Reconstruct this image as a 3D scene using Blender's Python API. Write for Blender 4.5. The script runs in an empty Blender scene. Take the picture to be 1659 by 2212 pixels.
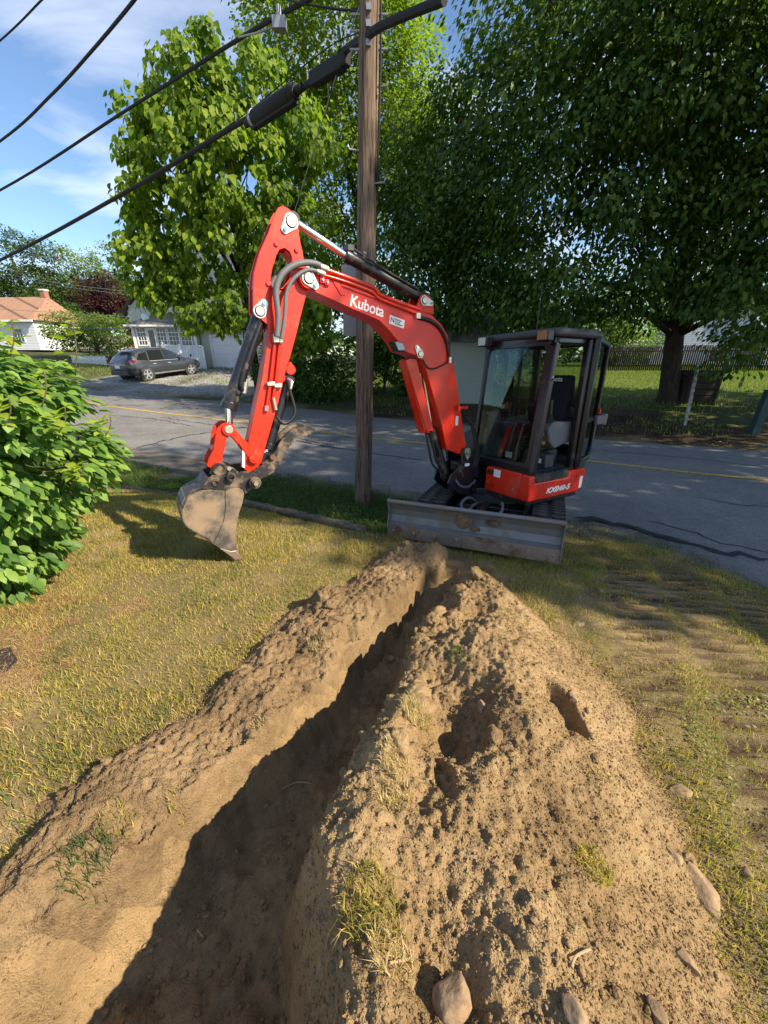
import bpy, bmesh, math, random
import numpy as np
from mathutils import Vector, Matrix
from mathutils.geometry import tessellate_polygon
R = math.radians
rng = np.random.default_rng(7)
random.seed(7)
sc = bpy.context.scene
COL = sc.collection

# ------------------------------------------------------------------ camera
CAM = Vector((0.0, 0.0, 2.0))
PITCH = 22.0
cd = bpy.data.cameras.new('camera')
cd.sensor_fit = 'HORIZONTAL'; cd.sensor_width = 36.0; cd.lens = 36.0*831.0/1659.0
cd.clip_start = 0.02; cd.clip_end = 2000
cam = bpy.data.objects.new('camera', cd); COL.objects.link(cam)
cam.location = CAM; cam.rotation_euler = (R(90-PITCH), 0, 0)
sc.camera = cam

# ------------------------------------------------------------------ sky and sun
SUN_AZ, SUN_EL = -22.0, 37.0          # azimuth from +x, counter-clockwise
SUN = Vector((math.cos(R(SUN_AZ))*math.cos(R(SUN_EL)), math.sin(R(SUN_AZ))*math.cos(R(SUN_EL)), math.sin(R(SUN_EL))))
world = bpy.data.worlds.new('World'); sc.world = world; world.use_nodes = True
nt = world.node_tree; nt.nodes.clear()
def nn(nt, typ, **kw):
    n = nt.nodes.new(typ)
    for k, v in kw.items():
        if k.startswith('i_'):
            n.inputs[int(k[2:]) if k[2:].isdigit() else k[2:]].default_value = v
        else: setattr(n, k, v)
    return n
def ramp(nt, stops, interp='LINEAR'):
    n = nt.nodes.new('ShaderNodeValToRGB'); cr = n.color_ramp; cr.interpolation = interp
    while len(cr.elements) < len(stops): cr.elements.new(0.5)
    for e, (p, c) in zip(cr.elements, stops):
        e.position = p; e.color = c if len(c) == 4 else (*c, 1)
    return n
def mixc(nt, a, b, fac, mode='MIX'):
    n = nt.nodes.new('ShaderNodeMix'); n.data_type = 'RGBA'; n.blend_type = mode
    for sock, val in ((n.inputs[0], fac), (n.inputs[6], a), (n.inputs[7], b)):
        if hasattr(val, 'links'): nt.links.new(val, sock)
        else: sock.default_value = val if not isinstance(val, tuple) or len(val) == 4 else (*val, 1)
    return n.outputs[2]
def math_(nt, op, a, b=0.0, clamp=False):
    n = nt.nodes.new('ShaderNodeMath'); n.operation = op; n.use_clamp = clamp
    for sock, val in ((n.inputs[0], a), (n.inputs[1], b)):
        if hasattr(val, 'links'): nt.links.new(val, sock)
        else: sock.default_value = val
    return n.outputs[0]
SKY_STRENGTH = 0.105
sky = nn(nt, 'ShaderNodeTexSky', sky_type='NISHITA', sun_disc=False, sun_elevation=R(SUN_EL), sun_rotation=R(90-SUN_AZ), altitude=50, air_density=1.0, dust_density=0.15, ozone_density=4.0)
tc = nn(nt, 'ShaderNodeTexCoord'); sx = nn(nt, 'ShaderNodeSeparateXYZ'); nt.links.new(tc.outputs['Generated'], sx.inputs[0])
zz = math_(nt, 'ADD', math_(nt, 'MAXIMUM', sx.outputs[2], 0.0), 0.22)
cmb = nn(nt, 'ShaderNodeCombineXYZ')
nt.links.new(math_(nt, 'DIVIDE', sx.outputs[0], zz), cmb.inputs[0]); nt.links.new(math_(nt, 'DIVIDE', sx.outputs[1], zz), cmb.inputs[1])
mp = nn(nt, 'ShaderNodeMapping'); mp.inputs['Rotation'].default_value = (0, 0, R(35)); mp.inputs['Scale'].default_value = (1.0, 1.9, 1); mp.inputs['Location'].default_value = (3.1, 1.7, 0)
nt.links.new(cmb.outputs[0], mp.inputs[0])
n1 = nn(nt, 'ShaderNodeTexNoise', i_Scale=1.5, i_Detail=8.0, i_Roughness=0.55, i_Distortion=0.5); nt.links.new(mp.outputs[0], n1.inputs['Vector'])
cr = ramp(nt, [(0.46, (0, 0, 0)), (0.74, (1, 1, 1))]); nt.links.new(n1.outputs['Fac'], cr.inputs[0])
cl = math_(nt, 'MULTIPLY', cr.outputs[0], 0.78)
skyc = mixc(nt, sky.outputs[0], (6.0, 6.3, 6.9, 1), cl)
bg = nn(nt, 'ShaderNodeBackground', i_Strength=SKY_STRENGTH); nt.links.new(skyc, bg.inputs[0])
wo = nn(nt, 'ShaderNodeOutputWorld'); nt.links.new(bg.outputs[0], wo.inputs[0])
sl = bpy.data.lights.new('sun', 'SUN'); sl.energy = 5.0; sl.angle = R(0.5); sl.color = (1.0, 0.86, 0.66)
sun = bpy.data.objects.new('sun', sl); COL.objects.link(sun); sun.rotation_euler = SUN.to_track_quat('Z', 'Y').to_euler()
sun.location = (20, -5, 15)
vs = sc.view_settings; sc.display_settings.display_device = 'sRGB'
vs.view_transform = 'Standard'; vs.look = 'None'; vs.gamma = 1.0; vs.exposure = 1.03; vs.use_curve_mapping = False
sc.render.engine = 'CYCLES'
sc.cycles.max_bounces = 7; sc.cycles.diffuse_bounces = 3; sc.cycles.glossy_bounces = 3; sc.cycles.transmission_bounces = 4; sc.cycles.transparent_max_bounces = 12
sc.cycles.use_denoising = True; sc.cycles.sample_clamp_indirect = 6.0

# ------------------------------------------------------------------ helpers
FPX = 831.0
def ray(u, v, p=PITCH):
    a = R(p); xr = (u-829.5)/FPX; yr = (1106-v)/FPX
    return Vector((xr, math.cos(a)+yr*math.sin(a), -math.sin(a)+yr*math.cos(a)))
def W(u, v, z):                       # survey point of the photograph at height z
    r = ray(u, v); return CAM + r*((z-CAM.z)/r.z)
def WY(u, v, y):                      # survey point at distance y
    r = ray(u, v); return CAM + r*(y/r.y)
def tag(o, label=None, cat=None, group=None, kind=None):
    if label: o['label'] = label
    if cat: o['category'] = cat
    if group: o['group'] = group
    if kind: o['kind'] = kind
    return o
def link(name, me, mat=None, parent=None):
    o = bpy.data.objects.new(name, me); COL.objects.link(o)
    if mat is not None and me is not None and not me.materials: me.materials.append(mat)
    if parent is not None: o.parent = parent
    return o
def empty(name, loc=(0, 0, 0), rot=None):
    o = bpy.data.objects.new(name, None); COL.objects.link(o); o.location = loc; o.empty_display_size = 0.1
    if rot is not None: o.rotation_euler = rot
    return o
def mesh_np(name, V, F):
    V = np.asarray(V, dtype=np.float32); F = np.asarray(F, dtype=np.int32); k = F.shape[1]
    me = bpy.data.meshes.new(name)
    me.vertices.add(len(V)); me.vertices.foreach_set('co', V.ravel())
    me.loops.add(F.size); me.loops.foreach_set('vertex_index', F.ravel())
    me.polygons.add(len(F)); me.polygons.foreach_set('loop_start', np.arange(0, F.size, k, dtype=np.int32))
    me.update(calc_edges=True)
    return me
def smooth(me, ang=40):
    me.polygons.foreach_set('use_smooth', np.ones(len(me.polygons), dtype=bool))
    if ang: me.set_sharp_from_angle(angle=R(ang))
    me.update()
class MB:
    def __init__(s): s.v = []; s.f = []
    def add(s, vs, fs):
        n = len(s.v); s.v += [tuple(v) for v in vs]; s.f += [tuple(i+n for i in f) for f in fs]; return s
    def box(s, c, d, M=None):
        c = Vector(c); x, y, z = d[0]/2, d[1]/2, d[2]/2
        vs = [Vector((i*x, j*y, k*z)) for k in (-1, 1) for j in (-1, 1) for i in (-1, 1)]
        if M is not None: vs = [M @ v for v in vs]
        return s.add([v+c for v in vs], [(0, 2, 3, 1), (4, 5, 7, 6), (0, 1, 5, 4), (2, 6, 7, 3), (0, 4, 6, 2), (1, 3, 7, 5)])
    def box2(s, a, b): return s.box([(a[i]+b[i])/2 for i in range(3)], [abs(b[i]-a[i]) for i in range(3)])
    def bar(s, p0, p1, w, h, up=(0, 0, 1)):
        p0 = Vector(p0); p1 = Vector(p1); d = p1-p0; L = d.length; ex = d/L; up = Vector(up)
        ey = up.cross(ex)
        if ey.length < 1e-4: ey = Vector((0, 1, 0)).cross(ex)
        ey.normalize(); ez = ex.cross(ey)
        M = Matrix((ex, ey, ez)).transposed()
        return s.box((p0+p1)/2, (L, w, h), M)
    def cyl(s, p0, p1, r0, r1=None, n=16, cap=True):
        p0 = Vector(p0); p1 = Vector(p1); r1 = r0 if r1 is None else r1
        d = (p1-p0).normalized(); a = Vector((0, 0, 1)) if abs(d.z) < .9 else Vector((1, 0, 0))
        e1 = d.cross(a).normalized(); e2 = d.cross(e1)
        vs = []
        for p, r in ((p0, r0), (p1, r1)):
            for i in range(n):
                t = 2*math.pi*i/n; vs.append(p + e1*(r*math.cos(t)) + e2*(r*math.sin(t)))
        fs = [(i, (i+1) % n, n+(i+1) % n, n+i) for i in range(n)]
        if cap: fs += [tuple(range(n-1, -1, -1)), tuple(range(n, 2*n))]
        return s.add(vs, fs)
    def ring(s, p0, p1, ro, ri, n=20):
        p0 = Vector(p0); p1 = Vector(p1); d = (p1-p0).normalized(); a = Vector((0, 0, 1)) if abs(d.z) < .9 else Vector((1, 0, 0))
        e1 = d.cross(a).normalized(); e2 = d.cross(e1); vs = []
        for p, r in ((p0, ro), (p1, ro), (p1, ri), (p0, ri)):
            for i in range(n):
                t = 2*math.pi*i/n; vs.append(p + e1*(r*math.cos(t)) + e2*(r*math.sin(t)))
        fs = [(q*n+i, q*n+(i+1) % n, ((q+1) % 4)*n+(i+1) % n, ((q+1) % 4)*n+i) for q in range(4) for i in range(n)]
        return s.add(vs, fs)
    def tube(s, pts, r, n=8, sub=0):
        P = [Vector(p) for p in pts]
        if sub:
            Q = []
            for i in range(len(P)-1):
                p0 = P[max(i-1, 0)]; p1 = P[i]; p2 = P[i+1]; p3 = P[min(i+2, len(P)-1)]
                for k in range(sub):
                    t = k/sub; t2 = t*t; t3 = t2*t
                    Q.append(.5*((2*p1)+(-p0+p2)*t+(2*p0-5*p1+4*p2-p3)*t2+(-p0+3*p1-3*p2+p3)*t3))
            Q.append(P[-1]); P = Q
        rs = r if isinstance(r, (list, tuple)) else [r]*len(P)
        if len(rs) != len(P): rs = [rs[0]+(rs[-1]-rs[0])*i/(len(P)-1) for i in range(len(P))]
        vs = []; e1 = None
        for i, p in enumerate(P):
            d = (P[min(i+1, len(P)-1)]-P[max(i-1, 0)]).normalized()
            if e1 is None:
                a = Vector((0, 0, 1)) if abs(d.z) < .9 else Vector((1, 0, 0)); e1 = d.cross(a).normalized()
            e1 = (e1-d*e1.dot(d)).normalized(); e2 = d.cross(e1)
            for k in range(n):
                t = 2*math.pi*k/n; vs.append(p+e1*(rs[i]*math.cos(t))+e2*(rs[i]*math.sin(t)))
        fs = [(i*n+k, i*n+(k+1) % n, (i+1)*n+(k+1) % n, (i+1)*n+k) for i in range(len(P)-1) for k in range(n)]
        m = len(P)-1
        fs += [tuple(range(n-1, -1, -1)), tuple(m*n+k for k in range(n))]
        return s.add(vs, fs)
    def prism(s, poly, fn, d0, d1, hole=None):
        # poly in 2-D, fn(x, y, depth) -> 3-D point
        loops = [poly]+([hole] if hole else [])
        tris = tessellate_polygon([[Vector((x, y, 0)) for x, y in l] for l in loops])
        flat = [q for l in loops for q in l]; n = len(flat)
        vs = [fn(x, y, d0) for x, y in flat]+[fn(x, y, d1) for x, y in flat]
        fs = [tuple(t) for t in tris]+[tuple(i+n for i in reversed(t)) for t in tris]
        k = 0
        for l in loops:
            m = len(l)
            fs += [(k+i, k+(i+1) % m, n+k+(i+1) % m, n+k+i) for i in range(m)]; k += m
        return s.add(vs, fs)
    def mesh(s, name):
        me = bpy.data.meshes.new(name); me.from_pydata(s.v, [], s.f)
        bm = bmesh.new(); bm.from_mesh(me); bmesh.ops.recalc_face_normals(bm, faces=bm.faces); bm.to_mesh(me); bm.free()
        return me
    def build(s, name, mat, parent=None, bevel=0, ang=40, seg=2):
        me = s.mesh(name); smooth(me, ang)
        o = link(name, me, mat, parent)
        if bevel:
            m = o.modifiers.new('bevel', 'BEVEL'); m.width = bevel; m.segments = seg; m.limit_method = 'ANGLE'; m.angle_limit = R(35); m.harden_normals = False
        return o
# lattice value noise
def _h(ix, iy, seed):
    n = (ix.astype(np.int64)*374761393 + iy.astype(np.int64)*668265263 + seed*1442695041) & 0xffffffff
    n = ((n ^ (n >> 13))*1274126177) & 0xffffffff
    return ((n ^ (n >> 16)) & 0xffff)/65535.0
def vnoise(x, y, seed=0):
    ix = np.floor(x); iy = np.floor(y); fx = x-ix; fy = y-iy
    fx = fx*fx*fx*(fx*(fx*6-15)+10); fy = fy*fy*fy*(fy*(fy*6-15)+10)
    a = _h(ix, iy, seed); b = _h(ix+1, iy, seed); c = _h(ix, iy+1, seed); d = _h(ix+1, iy+1, seed)
    return (a+(b-a)*fx)*(1-fy)+(c+(d-c)*fx)*fy - .5
def fbm(x, y, sc_, oct=4, seed=0, gain=.5):
    x = np.asarray(x, float); y = np.asarray(y, float)
    t = 0; a = 1.0; f = 1.0/sc_
    for i in range(oct):
        t = t+a*vnoise(x*f+31.7*i, y*f-17.3*i, seed+i); a *= gain; f *= 2.03
    return t
def sstep(a, b, x):
    t = np.clip((np.asarray(x, float)-a)/(b-a), 0, 1); return t*t*(3-2*t)

# ------------------------------------------------------------------ materials
def newmat(name):
    m = bpy.data.materials.new(name); m.use_nodes = True; nt = m.node_tree
    return m, nt, nt.nodes['Principled BSDF']
def pos(nt, scale=1.0):
    t = nt.nodes.new('ShaderNodeTexCoord'); return t.outputs['Object']
def noise(nt, vec, scale, detail=4, rough=.55, out='Fac'):
    n = nn(nt, 'ShaderNodeTexNoise', i_Scale=scale, i_Detail=detail, i_Roughness=rough); nt.links.new(vec, n.inputs['Vector']); return n.outputs[out]
def bump(nt, b, h, strength=.3, dist=.01):
    n = nn(nt, 'ShaderNodeBump', i_Strength=strength, i_Distance=dist); nt.links.new(h, n.inputs['Height']); nt.links.new(n.outputs[0], b.inputs['Normal'])
def M_simple(name, col, rough=.5, metal=0, var=.25, vs=8.0, coat=0, bmp=0, bsc=60, dirt=None, dscale=3.0, damt=.5, spec=.5):
    m, nt, b = newmat(name); p = pos(nt)
    n = noise(nt, p, vs, 5)
    dark = tuple(c*(1-var) for c in col); lite = tuple(min(1, c*(1+var)) for c in col)
    c = mixc(nt, dark, lite, n)
    r = rough
    if dirt:
        dn = noise(nt, p, dscale, 7, .65); rp = ramp(nt, [(.62-damt*.4, (0, 0, 0)), (.78-damt*.3, (1, 1, 1))]); nt.links.new(dn, rp.inputs[0])
        c = mixc(nt, c, dirt, rp.outputs[0])
        r = math_(nt, 'ADD', rough, math_(nt, 'MULTIPLY', rp.outputs[0], .9-rough))
    nt.links.new(c, b.inputs['Base Color'])
    if hasattr(r, 'links'): nt.links.new(r, b.inputs['Roughness'])
    else:
        rr = math_(nt, 'ADD', rough-.06, math_(nt, 'MULTIPLY', noise(nt, p, vs*3, 3), .12)); nt.links.new(rr, b.inputs['Roughness'])
    b.inputs['Metallic'].default_value = metal; b.inputs['Coat Weight'].default_value = coat; b.inputs['Coat Roughness'].default_value = .12
    b.inputs['Specular IOR Level'].default_value = spec
    if bmp: bump(nt, b, noise(nt, p, bsc, 4), bmp, .004)
    return m
def M_leaf(name, cols, trans=.45, rough=.5, patch=.6, gloss=.25):
    # leaf blade: colour differs from leaf to leaf and from bough to bough; lets light through
    m, nt, b = newmat(name)
    g = nt.nodes.new('ShaderNodeNewGeometry'); oi = nt.nodes.new('ShaderNodeObjectInfo')
    r = math_(nt, 'FRACT', math_(nt, 'ADD', g.outputs['Random Per Island'], oi.outputs['Random']))
    n = noise(nt, g.outputs['Position'], patch, 3)
    f = math_(nt, 'ADD', math_(nt, 'MULTIPLY', r, .55), math_(nt, 'MULTIPLY', n, .5))
    rp = ramp(nt, [(.18+.6*i/(len(cols)-1), c) for i, c in enumerate(cols)]); nt.links.new(f, rp.inputs[0])
    nt.links.new(rp.outputs[0], b.inputs['Base Color']); b.inputs['Roughness'].default_value = rough; b.inputs['Specular IOR Level'].default_value = gloss
    tr = nt.nodes.new('ShaderNodeBsdfTranslucent')
    tcol = mixc(nt, rp.outputs[0], (1.0, 1.25, .25, 1), 1.0, 'MULTIPLY'); tcol2 = mixc(nt, tcol, (1.5, 1.5, 1.5, 1), 1.0, 'MULTIPLY'); nt.links.new(tcol2, tr.inputs[0])
    mx = nt.nodes.new('ShaderNodeMixShader'); mx.inputs[0].default_value = trans
    nt.links.new(b.outputs[0], mx.inputs[1]); nt.links.new(tr.outputs[0], mx.inputs[2])
    nt.links.new(mx.outputs[0], nt.nodes['Material Output'].inputs[0])
    return m
def M_glass(name, tint=(.62, .68, .66), ior=1.5):
    m, nt, b = newmat(name); nt.nodes.remove(b)
    t = nn(nt, 'ShaderNodeBsdfTransparent'); t.inputs[0].default_value = (*tint, 1)
    gl = nn(nt, 'ShaderNodeBsdfGlossy', i_Roughness=.02); gl.inputs[0].default_value = (.9, .95, 1, 1)
    fr = nn(nt, 'ShaderNodeFresnel', i_IOR=ior); mx = nn(nt, 'ShaderNodeMixShader')
    f2 = math_(nt, 'MULTIPLY', fr.outputs[0], .10, True)
    nt.links.new(f2, mx.inputs[0]); nt.links.new(t.outputs[0], mx.inputs[1]); nt.links.new(gl.outputs[0], mx.inputs[2])
    nt.links.new(mx.outputs[0], nt.nodes['Material Output'].inputs[0]); return m
def M_wood(name, dark, lite, sx=1.0, sz=.06, rough=.85, scale=14):
    m, nt, b = newmat(name); p = pos(nt)
    mpn = nn(nt, 'ShaderNodeMapping'); mpn.inputs['Scale'].default_value = (sx, sx, sz); nt.links.new(p, mpn.inputs[0])
    a = noise(nt, mpn.outputs[0], scale, 8, .7); bn = noise(nt, mpn.outputs[0], scale*4, 4, .6)
    f = math_(nt, 'ADD', math_(nt, 'MULTIPLY', a, .65), math_(nt, 'MULTIPLY', bn, .35))
    rp = ramp(nt, [(.34, dark), (.5, tuple((d+l)/2 for d, l in zip(dark, lite))), (.66, lite)]); nt.links.new(f, rp.inputs[0])
    nt.links.new(rp.outputs[0], b.inputs['Base Color']); b.inputs['Roughness'].default_value = rough; b.inputs['Specular IOR Level'].default_value = .2
    bump(nt, b, f, .7, .012); return m
MT = {}
MT['red'] = M_simple('orange red paint', (.68, .024, .005), .40, 0, .08, 3, coat=.28, dirt=(.50, .085, .040), dscale=4, damt=.22, spec=.35)
MT['black'] = M_simple('black machine paint', (.012, .012, .014), .38, 0, .3, 5, coat=.2, dirt=(.16, .12, .085), dscale=6, damt=.12)
MT['blackgloss'] = M_simple('gloss black cab paint', (.010, .010, .013), .30, 0, .2, 5, coat=.25, spec=.35, dirt=(.07, .06, .05), dscale=7, damt=.1)
MT['rubber'] = M_simple('black rubber', (.022, .022, .023), .8, 0, .3, 10, bmp=.3, dirt=(.13, .11, .09), dscale=9, damt=.3)
MT['hose'] = M_simple('grey braided hose', (.11, .115, .12), .55, 0, .25, 60, bmp=.4, bsc=300)
MT['blackhose'] = M_simple('black hose', (.015, .015, .016), .5)
MT['chrome'] = M_simple('chrome rod', (.78, .79, .8), .08, 1, .04, 5)
MT['zinc'] = M_simple('zinc plated steel', (.62, .58, .48), .35, .85, .12, 20)
MT['blade'] = M_simple('worn blade steel', (.17, .175, .178), .45, .3, .4, 6, dirt=(.22, .17, .12), dscale=4, damt=.3, bmp=.15)
MT['edge'] = M_simple('bare cutting edge', (.30, .24, .20), .45, .6, .3, 6, dirt=(.20, .105, .055), dscale=6, damt=.45)
MT['bucket'] = M_simple('muddy bucket steel', (.075, .068, .060), .55, .2, .5, 9, dirt=(.27, .195, .125), dscale=4.5, damt=.62, bmp=.5, bsc=25)
MT['bucketblack'] = M_simple('scuffed black steel', (.022, .021, .021), .42, .1, .3, 6, dirt=(.22, .155, .10), dscale=9, damt=.4)
MT['greyplastic'] = M_simple('grey plastic', (.12, .12, .125), .55, 0, .08, 10)
MT['darkplastic'] = M_simple('dark grey plastic', (.045, .046, .05), .55, 0, .1, 10)
MT['fabric'] = M_simple('black seat fabric', (.012, .013, .018), .9, 0, .2, 60, bmp=.2)
MT['white'] = M_simple('white decal', (.82, .82, .8), .45, 0, .03, 10)
MT['yellow'] = M_simple('yellow warning decal', (.75, .42, .03), .5, 0, .05, 10)
MT['orange'] = M_simple('orange warning decal', (.78, .16, .02), .5, 0, .05, 10)
MT['inkblack'] = M_simple('black print', (.02, .02, .02), .6, 0, .05, 10)
MT['glass'] = M_glass('tinted cab glass', (.66, .72, .70))
MT['lens'] = M_simple('lamp lens', (.30, .22, .11), .15, .3, .4, 60, coat=.5)
MT['clearlens'] = M_simple('clear lamp lens', (.22, .22, .21), .15, .3, .4, 60, coat=.5)
# ------------------------------------------------------------------ terrain
def zroad(x): return -.20+.045*np.maximum(0, -np.asarray(x, float)-.5)
def unproj(u, v, fz, dz=0.0):
    z = 0.0
    for i in range(60):
        P = W(u, v, z+dz); z = .5*z+.5*float(fz(P.x, P.y))
        if P.y > 400 or P.y < 0: z = -.2
    return W(u, v, z+dz)
def WR(u, v): return unproj(u, v, lambda x, y: zroad(x))
NEAR = [WR(*p) for p in ((216, 957), (410, 988), (606, 1014), (864, 1055), (1242, 1120), (1371, 1145), (1476, 1183))]
NEAR = [(p.x, p.y) for p in NEAR]+[(4.0, 3.3), (4.5, 1.6), (4.9, 0.2), (5.4, -4), (6, -12)]
x0, y0 = NEAR[0]; NEAR = [(x0-30, y0+17.5), (x0-10, y0+5.8)]+NEAR
FAR = [WR(*p) for p in ((225, 847), (498, 868), (679, 884), (1000, 917), (1290, 946), (1659, 970))]
FAR = [(p.x, p.y) for p in FAR]; x0, y0 = FAR[0]; x1, y1 = FAR[-1]
FAR = [(x0-30, y0+16), (x0-10, y0+5.3)]+FAR+[(x1+8, y1-3.6), (x1+22, y1-10.5), (x1+45, y1-22)]
NX, NYv = np.array(NEAR).T; FX, FYv = np.array(FAR).T
def ynear(x): return np.interp(x, NX, NYv)
def yfar(x): return np.interp(x, FX, FYv)
def lawn_z(x, y): return .36-.045*y-.06*np.maximum(x, 0)
S0 = (1.55, 5.1)                                  # where the excavator stands
def base_z(x, y):
    x = np.asarray(x, float); y = np.asarray(y, float)
    s = (ynear(x)-y)*.876
    zr = zroad(x)
    zl = lawn_z(x, np.maximum(y, -3))
    w = sstep(0, 3.2, s)
    z = zr+(zl-zr)*w
    # the machine has settled into the slope it stands on
    g = np.exp(-(((x-S0[0])/1.5)**2+((y-S0[1])/1.25)**2)**2)
    zg = .002-.0472*y
    z = z*(1-g)+np.minimum(z, zg)*g
    d = (y-yfar(x))*.86
    rise = np.interp(x, [-25, -12, -6, 0, 6, 14, 40], [.9, .85, .85, .7, .75, .85, .9])
    zf = zr+rise*sstep(0, 1, (d+.1)/np.interp(x, [-7, -1], [10.0, 5.6]))+.012*np.clip(d-5, 0, 60)
    z = np.where(d > -.1, zf, z)
    z = np.where((s < 0) & (d <= -.1), zr-.05, z)
    return z
def zb(x, y): return float(base_z(x, y))
def WG(u, v, dz=0.0): return unproj(u, v, zb, dz)

XL_ = np.array([(-.6, -1.75), (.2, -1.38), (.5, -1.18), (.62, -1.08), (.86, -.89), (1.05, -.78), (1.36, -.54), (1.6, -.38), (1.95, -.20), (2.51, .13), (3.0, .42), (3.4, .57)]).T
XR_ = np.array([(-.6, -.25), (.3, -.06), (.5, -.10), (.73, -.18), (.85, -.15), (1.06, -.09), (1.29, .0), (1.52, .07), (2.07, .27), (2.43, .44), (2.8, .60), (3.4, .75)]).T
XO_ = np.array([(-.6, .95), (.3, .98), (.46, .98), (.8, 1.12), (1.17, 1.24), (1.6, 1.30), (1.85, 1.30), (2.27, 1.24), (2.5, 1.14), (3.0, .98), (3.4, .85)]).T
XW_ = np.array([(-.6, -1.9), (.3, -1.48), (.76, -1.36), (.9, -1.38), (1.0, -1.41), (1.18, -1.25), (1.49, -1.0), (1.88, -.80), (2.32, -.70), (2.57, -.47), (3.1, -.12), (3.48, .05)]).T
def xL(y): return np.interp(y, *XL_)+.02*vnoise(np.asarray(y, float)*7, np.asarray(y, float)*0, 5)
def xR(y): return np.interp(y, *XR_)+.05*vnoise(np.asarray(y, float)*5, np.asarray(y, float)*0, 6)
def xO(y): return np.interp(y, *XO_)+.12*vnoise(np.asarray(y, float)*4, np.asarray(y, float)*0, 7)+.05*vnoise(np.asarray(y, float)*15, np.asarray(y, float)*0, 8)
def xW(y): return np.interp(y, *XW_)+.10*vnoise(np.asarray(y, float)*4.5, np.asarray(y, float)*0, 9)+.04*vnoise(np.asarray(y, float)*16, np.asarray(y, float)*0, 10)
def trench_depth(y): return np.interp(y, [-1, .3, 1.2, 2.0, 2.5, 2.85, 3.05], [.42, .42, .36, .28, .20, .10, 0])
def xB(y): return np.maximum(xL(y)+.09+np.interp(y, [.3, 1, 1.6, 2.4, 3], [.36, .32, .25, .18, .16]), xR(y)-np.interp(y, [.3, 1, 1.8], [.20, .17, .12]))
def ground_z(x, y):
    z = base_z(x, y)
    l = xL(y); b = xB(y)
    rough = .075*fbm(x, y, .24, 3, 40)+.03*np.abs(fbm(x, y, .09, 2, 46))+.022*fbm(x, y, .045, 2, 41)+.010*fbm(x, y, .02, 1, 47)
    wl = np.interp(y, [.3, .8, 1.3, 2.2], [.26, .19, .12, .09])
    l = l+.035*fbm(x, y, .12, 3, 48)+.022*vnoise(y*17, y*0, 49)+.012*vnoise(y*41, y*0, 45)
    c = sstep(l-.015, l+wl+.05*fbm(x, y, .25, 2, 43), x)*(1-sstep(b+.02, b+.22, x))
    cut = trench_depth(y)*c
    inside = (x > l-.05) & (x < b+.3) & (y < 3.1)
    steps = .025*np.sin(y*16+2*fbm(x, y, .3, 2, 44))*c       # marks left by the bucket along the floor
    return z-cut+np.where(inside, rough*np.minimum(1, c*1.5)+steps*.5, 0)
def noise_soil(x, y, k=1.0):
    return k*(.075*fbm(x, y, .42, 3, 50)+.038*fbm(x, y, .14, 3, 53)+.021*np.abs(fbm(x, y, .06, 2, 56))+.016*fbm(x, y, .030, 2, 58)+.017*fbm(x, y, .0155, 1, 60))
def gauss(x, y, cx, cy, rx, ry, h, rot=0):
    c, s_ = math.cos(rot), math.sin(rot); dx = x-cx; dy = y-cy
    return h*np.exp(-(((dx*c+dy*s_)/rx)**2+((-dx*s_+dy*c)/ry)**2))
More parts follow.
